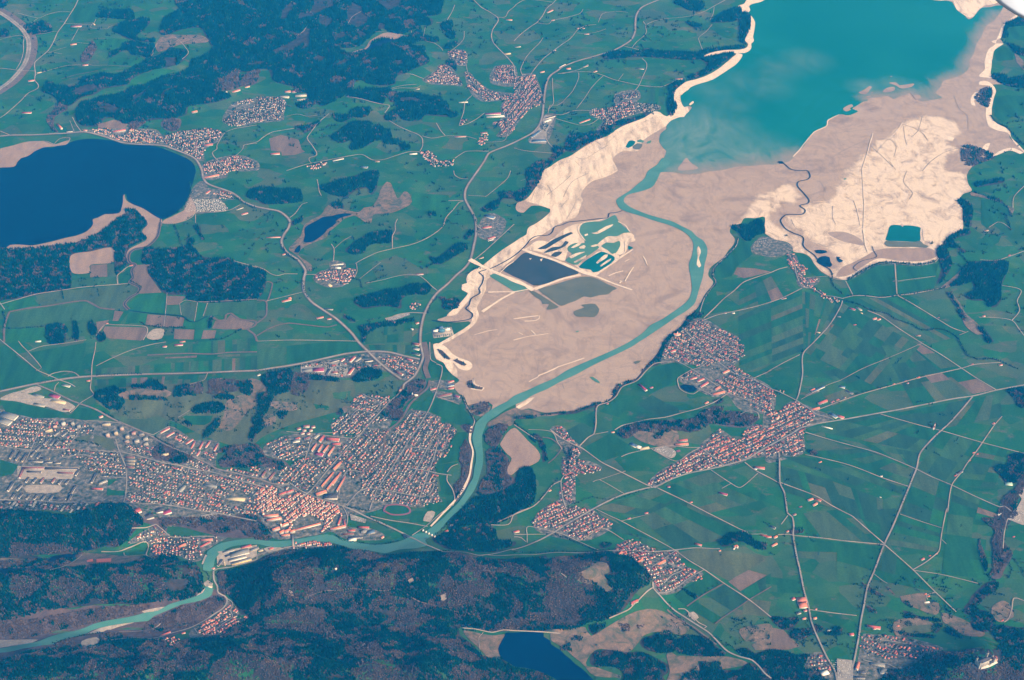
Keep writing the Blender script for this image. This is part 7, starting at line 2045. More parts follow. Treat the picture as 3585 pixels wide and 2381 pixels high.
c3|310,1358 340,1348|13|6|rg|w|house|red-roofed house on the forest road
c3|1745,560 1775,548|12|5|og|w|kiosk|orange-roofed kiosk at the end of the car park strip
c4|1070,862 1130,842|16|9|rg|w|hotel|curved red-roofed hotel at the wooded hill's foot
c4|1072,885 1092,855|13|9|rg|w|hotel|short red-roofed wing of the curved hotel
c4|1300,508 1380,488|18|8|og|w|hotel|orange-roofed hotel at the middle of the lowest village
c4|1130,488 1172,478|14|8|og|w|hotel|orange-roofed white house near the wood's edge
c4|945,425 985,412|16|9|og|w|hotel|large orange-roofed house below the main road
c4|1650,320 1722,338|15|6|rg|w|farm|red-roofed farm alone north of the plain road
c4|2245,238 2340,262|14|5|rg|w|farm|long red-roofed farm behind the round wood
c4|1870,392 1892,384|11|5|og|w|barn|orange-roofed hut below the round wood
c4|2085,212 2112,208|9|4|rg|w|barn|small red-roofed hay barn above the round wood
c4|1036,95 1068,88|11|5|rg|w|barn|red-roofed hay barn near the village, left
c4|1192,45 1228,38|12|5|rg|w|barn|red-roofed hay barn near the village, right
c4|-10,218 50,205|16|8|rg|w|farm|red-roofed farm between the lanes by the dark forest
d2|748,1252 812,1270|20|6|pg|w|farm|dark red-roofed farm beside the tree-lined stream
d2|815,1240 870,1275|14|6|gf|w|barn|grey and white sheds of the stream farm
d2|805,1305 875,1300|16|.6|yf|c|yard_slab|pale yard slab below the stream farm
d2|965,1355 1005,1345|18|7|og|w|farm|orange-roofed farm by the lane to the plain
d2|1005,1362 1042,1350|14|6|rg|w|barn|red-roofed barn beside the orange-roofed farm
d2|1150,1008 1172,1000|9|4|dg|n|barn|dark hay barn beside the straight lane
d2|788,1408 820,1404|9|4|rg|n|barn|red-roofed hay barn at the end of a side track
d2|1560,1342 1580,1338|8|4|ng|n|barn|brown hay barn on the diagonal lane
d2|452,1472 492,1480|12|3|yf|c|barn|sand-coloured barn beside the lane in the fields
d2|1360,1505 1410,1502|12|5|ng|w|barn|brown-roofed barn in trees by the diagonal lane
d2|2205,772 2228,768|10|4|rg|n|barn|red-roofed barn on the ridge lane, right edge
d2|1970,1328 1998,1324|14|6|rg|w|farm|red-roofed farm below the T-shaped wood
d2|1985,545 2030,540|12|5|ng|w|farm|brown-roofed farm on the meadow east of the bay
d2|640,1330 680,1334|10|3|gf|g|barn|grey shed beside the lane in the fields
d2|580,1418 600,1414|9|4|ng|n|barn|brown hay barn by the lane crossing
d2|130,1170 180,1160|12|5|ng|w|farm|brown-roofed farm on the lane to the river
d3|405,455 532,398|18|7|bf|w|farm|farm with long blue solar roof beside the village
d3|398,440 440,422|14|6|og|w|barn|orange-roofed barn of the solar farm
d3|660,400 720,412|20|7|bf|w|barn|blue-roofed barn in the field beyond the solar farm
d3|720,440 792,470|18|6|dg|w|barn|dark-roofed barn below the blue-roofed one
d3|470,560 548,530|20|9|rg|w|hotel|large red-roofed inn on the village's upper edge
d3|410,615 480,598|18|8|og|w|hotel|orange-roofed inn on the village's upper edge
d3|578,650 640,685|24|8|bf|w|store|blue-dark store at the village's eastern corner
d3|640,668 705,690|20|7|rf|w|store|red and white store at the village's eastern corner
d3|1150,385 1174,378|10|5|og|c|barn|orange-roofed barn, first along the field lane
d3|1258,358 1280,350|10|5|rg|n|barn|red-roofed barn, second along the field lane
d3|1280,375 1298,370|9|5|rg|w|barn|red-roofed barn opposite the second along the field lane
d3|1368,326 1402,316|13|6|rg|w|barn|larger red-roofed barn, third along the field lane
d3|1870,202 1890,196|9|5|rg|n|barn|red-roofed hut near the stream bend
d3|2120,208 2156,202|13|6|rg|w|barn|red-roofed barn at the lane's far end
d3|2060,745 2085,736|12|6|rg|w|barn|red-roofed barn with white wall at the right
d3|1880,1012 1902,1005|10|5|og|c|barn|orange-roofed barn, left of a pair on the plain lane
d3|1912,1025 1934,1018|10|5|rg|n|barn|red-roofed barn, right of a pair on the plain lane
d3|1838,1084 1864,1076|10|4|ng|n|barn|brown hay barn below the pair on the plain lane
d3|472,1100 502,1088|9|4|og|w|barn|small orange-roofed hut beside the lower field road
d3|1036,1226 1058,1222|8|4|wg|w|barn|tiny white hut on the field path
d3|1730,1208 1792,1172|18|7|dg|w|farm|dark-roofed farm on the lane across the plain
d3|1712,1225 1735,1212|10|5|rg|n|barn|red-roofed shed below the dark-roofed farm
d3|370,1445 425,1428|17|7|og|w|farm|orange-roofed farm on the plain, left house
d3|418,1492 462,1468|17|7|og|w|farm|orange-roofed farm on the plain, lower house
d3|438,1430 500,1450|16|7|rg|w|farm|red-roofed farm on the plain, right wing
d3|290,1505 322,1498|10|4|ng|n|barn|brown shed beside the farm on the plain
d3|2175,1288 2250,1294|30|5|tf|w|barn|pale green-roofed barn by the stream wood
d3|500,765 600,790|8|3|wf|w|stall|white stalls beside the road east of the village
d3|1030,1412 1048,1418|6|3|wg|w|barn|tiny white hut alone in a dark field
d4|278,842 360,838|40|8|of|w|tennis_hall|big orange-roofed hall beside the tree-lined road, upper half
d4|290,885 365,880|44|8|of|w|tennis_hall|big orange-roofed hall beside the tree-lined road, lower half
d4|225,832 258,820|22|6|rf|w|barn|smaller red-roofed shed left of the big orange hall
d4|335,938 366,930|14|7|rg|w|house|red-roofed house below the big orange hall
d4|268,962 312,950|16|8|dg|w|house|dark-roofed house left below the big orange hall
d4|320,1012 358,1002|13|6|og|w|house|orange-roofed house among the roadside trees
d4|420,1008 455,1000|14|8|og|w|house|white house with orange roof right of the tree-lined road
d4|440,925 458,918|8|4|og|w|barn|tiny orange-roofed hut beside the field track
d4|905,1072 1048,1095|22|8|rg|w|farm|long red-roofed farm above the lowest village
d4|965,1100 1000,1095|14|7|rg|w|barn|short red-roofed wing below the long farm
d4|750,1152 796,1150|22|7|rg|w|house|red-roofed house at the dark tree row
d4|552,1122 585,1116|14|7|wg|w|house|white house in the dark tree row
d4|40,345 95,318|16|6|og|w|farm|orange-roofed farm with a tan yard left of the road
d4|60,268 95,252|16|8|og|w|farm|red and white farm above the tan yard
d4|-15,262 45,258|14|6|rg|w|farm|red-roofed barn row left of the red and white farm
d4|28,160 82,182|20|7|dg|w|farm|dark-roofed barn on the lane north of the farm
d4|175,214 200,204|12|6|rg|w|house|red-roofed house by the tree group
d4|235,60 268,50|14|6|ng|w|house|brown-roofed house at the road bend
d4|1438,788 1462,780|10|5|og|n|barn|red-roofed barn in the meadow, upper of two
d4|1466,808 1490,800|10|5|og|n|barn|red-roofed barn in the meadow, lower of two
d4|1432,862 1488,856|14|6|wg|w|house|white-walled house below the two red barns
d4|1408,470 1440,455|14|6|rg|w|barn|red-roofed barn ringed by a white fence
d4|1480,436 1500,430|8|4|rg|n|barn|small red-roofed hut on the sloping lane
d4|1540,418 1562,412|8|4|rg|n|barn|small red-roofed hut at the lane's bend
d4|2140,1030 2165,1020|10|5|rg|w|barn|small red-roofed house on the slope at the right
d4|1185,1080 1212,1072|10|5|og|w|barn|orange-roofed hut in the meadow trees
d4|820,1475 838,1412|18|15|og|w|hotel|tall white hotel with orange roof by the car park
d4|950,1418 1078,1440|16|9|gf|w|hotel|long white hotel with grey roof in the lowest village
d4|1032,1492 1096,1488|30|11|gf|w|museum|large grey-roofed museum block at the bottom edge
d4|795,1545 895,1548|14|8|df|w|hotel|dark-roofed white building at the bottom edge
d4|840,1500 900,1495|16|8|dg|w|hotel|dark-roofed house above the bottom edge building
d4|495,1515 560,1495|26|8|wf|w|visitor_centre|white round-ended visitor centre left of the car park
d4|2245,262 2268,256|9|4|rg|n|barn|small red hut beyond the stream bed
d4|1240,1210 1258,1185|12|6|rg|w|house|upright red-roofed house in the lowest village
d4|2110,60 2150,40|14|5|wg|w|house|white house in the stream woodland
""".strip().split("\n")
BW = dict(apartment_tower=8, barracks=3, apartment_block=4, office_block=3, factory_hall=2, school=3, hotel=3, department_store=3, clinic=4, castle_wing=2, monastery=3, friary=2, museum=2)
pts = []
rows = [s.split("|") for s in BLD]
allp = np.vstack([parse(r[0] + " " + r[1]) for r in rows])
allg = ground(allp)
CATS = dict(row_houses="terraced houses", farm="farm building", apartment_house="apartment house", castle_wing="castle wing", castle_tower="tower", factory_hall="factory")
for i, r in enumerate(rows):
    a, b = allg[2 * i], allg[2 * i + 1]
    c = (a + b) / 2
    d = b - a
    L, W, H = max(np.hypot(*d), 4.0), float(r[2]), float(r[3])
    if math.hypot(c[0], c[1]) < 1000: continue
    # the marked ridge is seen above the ground it stands over: bring the walls' foot back under it
    c = c - (c / np.hypot(*c)) * (H * .9) * (np.hypot(*c) / CAM_H) * .55
    if r[6] in ("farm", "barn", "house"): L, W = max(L * .86, 7), W * .8
    z = float(hgt(c[None])[0])
    t = thing(r[6], r[7], CATS.get(r[6], r[6].replace("_", " ")), c[0], c[1], z, math.atan2(d[1], d[0]))
    rm, wm = M["roof_" + r[4][0]], M["wall_" + r[5]]
    if r[4][1] == 'g':
        gable(t, L, W, H, W * .30, wm, rm)
        if r[6] in ("church", "chapel"):
            V, F = box_np(-L / 2 - 6, -L / 2 - .05, -3, 3, -3, H * 2.0)
            link("tower", mesh_np("tower", V, F, [wm]), t)
            Vp = np.array([(-L / 2 - 6.4, -3.4, H * 2.02), (-L / 2 + .4, -3.4, H * 2.02), (-L / 2 + .4, 3.4, H * 2.02), (-L / 2 - 6.4, 3.4, H * 2.02), (-L / 2 - 3, 0, H * 2.02 + 9)])
            link("spire", mesh_np("spire", Vp, [np.array([(0, 1, 4), (1, 2, 4), (2, 3, 4), (3, 0, 4)]), np.array([(3, 2, 1, 0)])], [rm]), t)
        elif L > 9 and H > 5:
            V, F = box_np(L * .2, L * .2 + 1.1, -.5 - W * .12, .5 - W * .12, H + W * .12, H + W * .34 + .8)
            link("chimney", mesh_np("chimney", V, F, [M["wall_g"]]), t)
    else:
        flat(t, L, W, H, wm, rm)
    if r[6] in BW: windows(t, L, W, H, BW[r[6]], 0)
    BUILT.append((c[0], c[1], max(L, W) * .55 + 5))
    if L > 2 * W:
        e = d / L
        for k in (-.3, .3): BUILT.append((c[0] + e[0] * L * k, c[1] + e[1] * L * k, L * .3 + W * .4))

def lathe(prof, n=16):
    a = np.arange(n) / n * 2 * math.pi
    V = np.vstack([np.column_stack([np.cos(a) * r, np.sin(a) * r, np.full(n, z)]) for r, z in prof])
    F = [(k * n + i, k * n + (i + 1) % n, (k + 1) * n + (i + 1) % n, (k + 1) * n + i) for k in range(len(prof) - 1) for i in range(n)]
    return V, np.array(F)

def spot(s):
    p = G(s)[0]
    return p[0], p[1], float(hgt(p[None])[0])

# factory chimney
x, y, z = spot("a4 2060,525")
t = thing("factory_chimney", "tall slender pale chimney beside the factory in the river bend", "chimney", x, y, z)
V, F = lathe([(2.6, 0), (2.2, 20), (1.8, 42), (1.9, 42.5), (1.2, 42.5)])
link("shaft", mesh_np("shaft", V, F, [M["wall_c"]]), t)
V, F = lathe([(2.15, 38), (2.3, 38.2), (2.2, 40), (1.95, 40.1)])
link("band", mesh_np("band", V, F, [M["roof_r"]]), t)

# pilgrimage church on the plain
x, y, z = spot("d3 1525,785")
t = thing("church", "white pilgrimage church with tall onion tower alone on the plain", "church", x, y, z, 1.05)
gable(t, 24, 13, 11, 8, M["wall_w"], M["roof_n"])
V, F = lathe([(5.6, -2), (5.6, 9.5), (6.1, 9.6), (0.1, 14)], 10)
link("apse", mesh_np("apse", V + (-12, 0, 0), F, [M["wall_w"]]), t)
V, F = box_np(12.2, 18.5, -3.2, 3.2, -2, 27)
link("tower", mesh_np("tower", V, F, [M["wall_w"]]), t)
V, F = lathe([(4.4, 27.1), (3.0, 28.5), (4.2, 31), (3.6, 33), (1.4, 35), (1.0, 37), (1.6, 38.2), (.3, 40), (.02, 44)], 12)
link("onion_dome", mesh_np("onion_dome", V + (15.3, 0, 0), F, [M["roof_n"]]), t)
for sg in (-1, 1):
    for k in range(3):
        V, F = box_np(-9 + k * 7, -7 + k * 7, sg * 6.56 - .05, sg * 6.56 + .05, 3, 8)
        link("window", mesh_np("window", V, F, [M["roof_d"]]), t)
# small castle on the round wood's knoll
x, y, z = spot("c4 2025,355")
t = thing("small_castle", "little white castle with red roof in the round wood", "castle", x, y, z, .35)
gable(t, 20, 14, 12, 6, M["wall_w"], M["roof_o"])
V, F = box_np(4, 11, -13, -7.1, -2, 17)
link("tower", mesh_np("tower", V, F, [M["wall_w"]]), t)
V, F = lathe([(5, 17.05), (.02, 25)], 4)
link("spire", mesh_np("spire", V + (7.5, -10, 0), F, [M["roof_o"]]), t)
V, F = box_np(-20, -11, -12, -6, -3, 5)
link("terrace_wall", mesh_np("terrace_wall", V, F, [M["wall_w"]]), t)
BUILT.append((x, y, 30))
# parish churches with towers
for s, lab, rf, a in (("b4 430,70", "old town church tower with red spire amid dense roofs", "roof_o", .5), ("a1 2060,1505", "white church with tall tower in the village above the lake", "roof_r", 1.4),
                      ("c1 100,810", "white church with tower in the middle of the roadside village", "roof_r", 1.0), ("d3 90,700", "white village church with slender tower on the plain's largest village", "roof_o", .3),
                      ("b1 1790,520", "small white church on the hill village's edge", "roof_n", .2), ("c2 1478,1500", "slender white church tower on the mud shore", "roof_o", .2)):
    x, y, z = spot(s)
    t = thing("church", lab, "church", x, y, z, a)
    gable(t, 19, 11, 10, 7, M["wall_w"], M[rf])
    V, F = box_np(9.6, 15, -2.7, 2.7, -2, 24)
    link("tower", mesh_np("tower", V, F, [M["wall_w"]]), t)
    V, F = lathe([(4.1, 24.05), (3.0, 26), (.02, 35)], 4)
    link("spire", mesh_np("spire", V + (12.3, 0, 0), F, [M[rf]]), t)
    BUILT.append((x, y, 20))
# summit chapel on the wooded ridge
x, y, z = spot("b4 722,562")
t = thing("chapel", "tiny white chapel on the crest of the wooded ridge", "chapel", x, y, z, .4)
gable(t, 11, 7, 8, 4, M["wall_w"], M["roof_w"])
BUILT.append((x, y, 12))

# hilltop castle
x, y, z = spot("d4 2000,1420")
t = thing("castle", "large white castle with towers on the wooded crag, bottom right", "castle", x, y, z, .42)
link("terrace_wall", mesh_np("terrace_wall", *box_np(-38, 40, -13, 13, -25, 2), [M["wall_g"]]), t)
gable(t, 42, 16, 30, 9, M["wall_w"], M["roof_d"], z0=-4, cx=-17)
o_ = gable(t, 24, 10, 15, 5, M["wall_w"], M["roof_d"], z0=-4, cx=16.5, cy=6)
gable(t, 18, 9, 12, 5, M["wall_w"], M["roof_d"], z0=-4, cx=15, cy=-8)
gable(t, 11, 16, 17, 6, M["wall_p"], M["roof_n"], z0=-4, cx=36)
for cx, cy, r_, h in ((-37, 9, 3.2, 44), (5, 9.5, 4.2, 52), (-37, -9, 2.6, 38), (30, 6, 3, 26), (30, -7, 2.4, 24)):
    V, F = lathe([(r_, -5), (r_, h), (r_ * 1.25, h + .5), (r_ * 1.25, h + 3), (.02, h + 3 + r_ * 3.2)], 12)
    mi = np.where(np.arange(len(F)) >= 12 * 3, 1, 0)
    link("tower", mesh_np("tower", V + (cx, cy, 0), F, [M["wall_w"], M["roof_d"]], mi), t)
for k in range(5):
    zz = 4 + k * 5
    for sg in (-1, 1):
        V, F = box_np(-36, 2, sg * 8.07 - .05, sg * 8.07 + .05, zz, zz + 2.2)
        link("window_band", mesh_np("window_band", V, F, [M["roof_d"]]), t)
t.scale = (1.6, 1.6, 1.35)
BUILT.append((x, y, 75))

# lakeside theatre
x, y, z = spot("b2 1690,1465")
t = thing("theatre", "lakeside theatre with curved blue glass roof and white wings", "theatre", x, y, z, .2)
V, F = lathe([(24, -2), (24, 12), (24.6, 12.1), (21, 15), (10, 18), (.05, 18.8)], 24)
link("rotunda", mesh_np("rotunda", V * (1, .72, 1), F, [M["glass_blue"], M["wall_w"]], np.where(np.arange(len(F)) < 24, 0, 0)), t)
V, F = box_np(-14, 14, 14, 34, -2, 24)
link("stage_tower", mesh_np("stage_tower", V, F, [M["roof_b"]]), t)
for sg in (-1, 1):
    V, F = box_np(sg * 42 - 19, sg * 42 + 19, 2, 20, -2, 10)
    link("side_wing", mesh_np("side_wing", V, F, [M["wall_w"]]), t)
for k in range(3):
    V, F = box_np(16 + k * 12, 24 + k * 12, 20.1, 30, -2, 7)
    link("side_wing", mesh_np("side_wing", V, F, [M["wall_w"]]), t)
for k in range(9):
    for j in range(2):
        xx, yy = -60 + k * 15, -48 - j * 14
        V, F = box_np(xx, xx + 9, yy, yy + 8, 0, 2.5)
        if j == 0 or k % 3: link("garden_bed", mesh_np("garden_bed", V, F, [M["g4"]]), t)
V, F = box_np(-70, 78, -66, 40, -2, .9)
link("forecourt", mesh_np("forecourt", V, F, [M["gravel"]]), t)
BUILT.append((x, y, 80))

# sewage works: settling tanks
def tank(s, r_, lab):
    x, y, z = spot(s)
    t = thing("settling_tank", lab, "tank", x, y, z + 2, 0, "settling tanks of the sewage works")
    V, F = lathe([(r_, -2), (r_, 3), (r_ - .8, 3), (r_ - .8, 1.2)], 20)
    link("rim", mesh_np("rim", V, F, [M["gravel"]]), t)
    V, F = lathe([(r_ - .85, 1.5), (.02, 1.5)], 20)
    link("water_surface", mesh_np("water_surface", V, F, [M["dark"]]), t)
    V, F = box_np(-r_ + .4, r_ - .4, -.6, .6, 3.1, 3.9)
    link("walkway", mesh_np("walkway", V, F, [M["steel"]]), t)
tank("b2 2105,490", 15, "large round settling tank, left of the sewage works")
tank("b2 2150,468", 12, "round settling tank, uppermost in the sewage works")
tank("b2 2190,480", 13, "round settling tank, rightmost in the sewage works")
tank("b2 2155,515", 9, "small round settling tank, lowest in the sewage works")

# ------------------------------------------------------------------ houses of the towns and villages
# zone: row direction, row gap, house gap, roof mix (r o n d g), size | where they stand | polygon
ZONES = """
1,.08 27 17 3,2,3,3,1 11|in the western quarter above the barracks|a3 -40,770 90,700 300,690 440,700 545,740 800,760 890,810 690,850 640,960 480,990 200,990 -40,950
1,.1 25 17 2,1,3,4,1 11|in the streets north of the barracks yard|a3 570,1000 640,970 1090,1010 1120,1040 1150,1230 880,1230 740,1140 560,1100
1,.25 24 17 3,2,3,3,1 11|in the western quarter between railway and main street|a3 1240,1060 1390,1080 1720,1160 1980,1210 2352,1300 2352,1590 2000,1568 1500,1490 1290,1470 1160,1460 1160,1370 1290,1370 1280,1320 1165,1320 1165,1240 1240,1170
1,.03 40 34 1,0,2,3,5 22|in the industrial strip at the foot of the wooded hill|a3 -40,1450 900,1480 1180,1485 1180,1520 900,1510 700,1550 500,1540 -40,1530
1,.3 22 16 3,2,3,2,1 10|on the small streets beside the wooded park|a3 1150,930 1400,960 1390,1060 1200,1010
1,.5 17 13 5,3,1,0,0 9|in the dense red row estate above the railway|a3 1570,850 1610,820 1770,895 1690,930 1610,900
1,.3 20 15 5,3,1,0,0 10|in the red estate's lower end by the railway|a3 1740,990 1980,1000 1940,1090 1860,1060 1750,1020
1,.4 21 15 4,1,4,2,0 10|along the railway below the wooded park|a3 1710,1075 1850,1080 1970,1165 1860,1180 1720,1130
1,.25 24 18 4,2,3,1,0 13|on the slope under the small wooded hill|a3 2000,1175 2352,1140 2352,1290 2100,1220
1,-1.1 25 17 4,3,4,3,1 11|in the streets between the railway and the old rows|b3 0,1150 300,1120 430,1050 600,1060 720,980 880,870 1000,800 1200,800 1160,900 1100,1080 960,1190 800,1300 600,1340 420,1380 300,1290 120,1290 0,1240
1,-.5 25 18 2,1,3,4,1 11|on the hillside below the grassy hill|b3 80,930 260,840 300,920 480,900 500,990 460,1110 280,1090 160,1030
1,-.9 22 16 2,2,3,4,0 11|in the upper streets beside the cemetery|b3 690,700 840,640 930,620 1100,660 1230,690 1060,760 900,860 690,840 680,760
1,.3 24 17 3,2,2,4,0 11|in the topmost streets left of the cemetery|b3 850,590 900,490 1010,470 1140,500 1220,480 1220,540 1080,660 930,620
1,-1.6 22 15 3,2,4,5,0 10|in the large grid estate west of the river|b3 1430,610 1680,690 1660,730 1760,740 1840,810 1800,880 1760,1000 1640,1110 1640,1200 1660,1400 1690,1460 1480,1500 1240,1470 1040,1430 940,1350 960,1190 1170,1010 1170,890 1340,720
1,-.75 15 13 5,7,2,1,0 9|packed in the old town beside the river|b3 0,1310 280,1330 440,1385 600,1430 720,1470 760,1560 b4 800,60 790,165 670,190 560,240 340,270 310,190 200,170 60,130 60,60 0,40
1,-.2 16 12 5,4,1,0,0 10|in the row across the river from the old town|b4 330,352 360,315 500,305 690,325 700,345 500,360 340,372
1,.3 22 16 4,3,2,1,0 11|inside the triangle of main roads|b3 1090,110 1350,140 1480,170 1440,290 1370,340 1310,320 1200,220
1,-.1 34 30 3,0,2,3,4 20|in the retail park under the curved road|b3 400,200 700,150 960,110 1090,170 1150,240 960,230 840,310 520,290 400,280
1,-.2 22 17 3,2,2,2,0 11|in the spa quarter by the river bend|a4 1170,330 1320,200 1440,160 1560,250 1980,250 1990,300 1940,330 1830,370 1840,440 1750,480 1650,430 1540,440 1400,440 1370,310
1,-.7 20 15 3,4,2,1,0 10|in the hamlet along the lower river road|a4 2090,855 2150,900 2180,980 2280,1000 2030,1150 1800,1160 1780,1100 1900,1020 2000,940
1,-.3 20 15 3,3,2,1,0 10|in the small group below the lower river road|a4 1500,1190 1640,1180 1650,1230 1560,1262
1,.15 20 16 4,3,2,2,1 11|along the lake's north shore|a1 830,1190 1130,1180 1400,1200 1480,1260 1500,1300 1400,1312 1230,1312 1080,1280 980,1240 860,1210
1,-.2 22 17 3,2,2,4,1 11|at the lake's north-east corner|a1 1500,1250 1650,1200 1800,1190 1880,1170 2000,1195 2040,1220 1980,1290 1900,1330 1850,1420 1830,1460 1780,1440 1700,1390 1560,1350 1500,1310
1,-.1 21 16 3,3,2,3,0 11|in the village east of the lake|a1 1860,1500 2000,1470 2160,1420 2330,1490 2340,1540 2100,1568 2060,1600 1990,1630 1880,1620
1,-.2 21 15 2,1,3,5,0 10|in the hillside village below the clinic|a1 2040,1110 2140,1030 2300,990 2352,960 b1 0,890 200,895 270,940 240,1020 210,1090 100,1110 0,1110 a1 2200,1150 2110,1160
1,-.2 22 17 2,1,3,5,0 12|in the upper end of the hillside village|a1 2120,950 2300,900 2340,920 2250,960
1,.2 20 16 3,1,2,4,0 10|beside the lakeside campsite|a2 1950,205 2050,185 2130,210 2150,255 2000,250
1,-.3 19 15 5,4,2,1,0 11|in the round red hill village|b1 1530,735 1640,660 1680,600 1750,610 1770,650 1850,720 1880,770 1830,775 1600,765
1,.3 24 19 3,2,3,1,0 13|in the hill hamlet above the red village|b1 1740,480 1800,455 1900,470 1920,510 1890,590 1830,590 1860,540 1770,540
1,.8 21 16 4,3,2,2,0 11|strung along the winding village road|b1 1890,660 1940,680 2000,740 2080,790 2120,830 2230,860 2340,880 2300,905 2090,925 2040,870 1900,800 1960,770
1,.05 19 15 5,4,1,1,0 11|in the new estate above the roadside village|b1 2150,740 2180,620 2250,600 2352,610 2360,770
1,-1.2 21 15 5,3,3,1,0 11|in the roadside village by the reservoir road|b1 2240,965 2352,870 2352,700 c1 60,705 180,690 250,880 240,960 140,1000 60,1090 0,1130 b1 2352,1200 2300,1210 2210,1240 2240,1180 2160,1130 2240,1080
1,-.1 21 16 4,2,3,2,0 11|in the lakeside village near the bathing beach|c1 715,1000 900,985 980,950 1060,920 1100,960 1110,1040 980,1080 900,1130 800,1220 770,1200 830,1110 710,1050
1,.1 22 17 2,1,2,5,1 11|in the upper part of the bathing beach village|c1 930,880 1030,870 1110,830 1150,880 1080,905 960,900
1,-.6 20 17 1,0,1,3,5 9|in the cabin rows beside the bathing beach|c1 1120,945 1300,955 1330,1000 1230,1030 1130,1010
1,-.8 36 30 1,0,1,3,4 20|in the roadside industrial estate|c1 280,1060 380,1060 280,1210 240,1250 170,1250 230,1190
1,.5 20 16 3,1,3,2,1 12|in the hamlet on the long country road|b1 1480,1400 1560,1380 1640,1430 1650,1480 1810,1460 1790,1520 1600,1530 1560,1480
1,-.2 20 16 3,2,2,2,0 12|in the farm hamlet on the left country road|b1 450,1520 500,1500 660,1470 600,1525 530,1568
1,.4 20 16 4,1,3,1,0 12|in the tiny red hamlet below the villages|b1 1850,1150 1870,1090 1930,1100 1900,1135
1,.4 20 16 3,2,2,1,0 12|in the farm group beside the roadside village|b1 2010,1320 2060,1230 2110,1225 2110,1280 2080,1325
1,-.1 20 17 4,3,2,3,0 12|in the hamlet right of the sweeping main road|b2 520,990 560,930 660,900 810,890 910,905 880,980 860,1010 790,1040 640,1000
1,.2 20 16 4,1,3,1,0 12|in the hamlet beside the main road crossing|b2 1380,1280 1410,1210 1500,1220 1500,1255
1,.45 20 15 3,1,4,4,0 10|in the shore village east of the river, upper part|c2 1420,1568 1460,1510 1540,1430 1640,1370 1720,1355 1800,1420 1900,1450 2110,1568
1,.45 21 15 5,1,4,3,0 11|in the shore village east of the river|c3 1360,120 1390,10 2110,0 2110,110 2010,190 1900,170 1700,230 1560,185
1,.45 21 15 4,2,3,3,0 11|in the shore village's inland streets|c3 1780,220 1900,240 2010,200 2110,280 2352,430 2352,640 2200,610 2090,520 1960,470 1900,400 1840,350 1990,290
1,.45 20 15 3,0,2,5,0 10|in the block beside the village pond|c3 1500,330 1610,265 1700,300 1690,350 1570,350
1,-.45 22 15 5,3,3,1,0 12|in the largest village on the plain|c3 1800,860 1880,790 1900,860 2060,890 2150,760 2220,740 2352,800 2352,1000 2150,1060 1930,1120 1800,1030 1710,950
1,-.45 22 15 5,3,3,1,0 12|in the largest village's eastern half|d3 0,560 100,640 180,560 260,540 400,620 440,680 370,760 340,830 330,900 360,970 290,1010 240,1040 130,1010 0,1060 -20,900 0,800 40,700 -60,620
1,-.5 19 14 4,2,3,2,0 11|in the long house rows at the village's west end|c3 1230,1290 1330,1190 1500,1100 1700,980 1920,1125 1700,1165 1500,1215 1300,1312
1,.6 21 16 5,1,3,1,0 12|along the brook in the village under the park hill|c3 340,790 430,770 540,900 620,990 560,1060 650,1080 660,1120 790,1150 790,1175 680,1195 560,1220 560,1290 520,1400 560,1470 470,1470 400,1430 400,1370 480,1260 430,1210 440,1060 520,1060 530,940 440,870
1,-.45 20 15 5,1,4,1,0 11|in the village beside the dark river forest|c3 210,1568 300,1500 390,1450 470,1490 560,1500 720,1540 c4 770,60 930,150 820,190 640,280 540,270 440,210 360,180 200,180 150,150 180,90
1,-.4 22 17 4,2,3,1,0 12|in the village at the wooded ridge's eastern foot|c4 910,410 960,340 1080,270 1160,310 1300,380 1480,392 1490,430 1560,530 1690,580 1720,650 1600,670 1480,760 1320,750 1260,640 1200,530 1120,480 1020,440
1,.2 21 17 5,2,3,2,0 11|in the lowest village below the castle crag|d4 850,1260 870,1160 960,1170 1100,1165 1330,1200 1500,1260 1600,1290 1480,1335 1370,1390 1260,1380 900,1330
1,-.1 22 17 4,1,2,3,0 12|in the wooded group left of the big car park|d4 350,1450 420,1350 530,1340 590,1450 580,1540 500,1540 480,1480
1,1.2 20 15 5,1,3,0,0 11|along the street of the bay hamlet|d2 180,760 240,760 300,850 370,880 330,975 460,980 440,1010 350,1060 290,1040 270,950 200,880
1,1 20 15 5,1,3,0,0 11|at the bay hamlet's lower end by the stream|d2 360,1050 420,1050 560,1150 680,1165 650,1210 600,1210 480,1140
1,-.3 22 17 4,2,2,1,0 11|on the shore by the grid estate|b3 1650,460 1790,465 1860,490 1850,525 1750,520 1640,490
1,.2 22 17 4,1,3,1,0 11|in the upper field corner of the plain village|d3 -30,470 60,400 170,450 100,480 0,540
1,-.35 22 17 5,2,2,1,0 11|along the road east of the plain village|d3 590,550 720,490 750,510 620,570
""".strip().split("\n")
HOUSES = []
RCOL = "rondg"
RNAME = dict(r="red", o="orange", n="brown", d="dark grey", g="pale grey")
town_pts = []
BU = np.array(BUILT)
def spot_in(x, y, box):
    """where a thing lies within its village, as seen in the photo"""
    k = (y * CT + CAM_H * ST)
    u = x / k; v = -(y * ST - CAM_H * CT) / k
    a = (u - box[0]) / (box[2] - box[0]); b = (v - box[1]) / (box[3] - box[1])
    return ("upper", "middle", "lower")[int(np.clip(b * 3, 0, 2))] + " " + ("left", "centre", "right")[int(np.clip(a * 3, 0, 2))]
def box_of(px):
    u = (px[:, 0] - 1792.5) / FPX; v = (px[:, 1] - 1190.5) / FPX
    return u.min(), v.min(), u.max(), v.max()
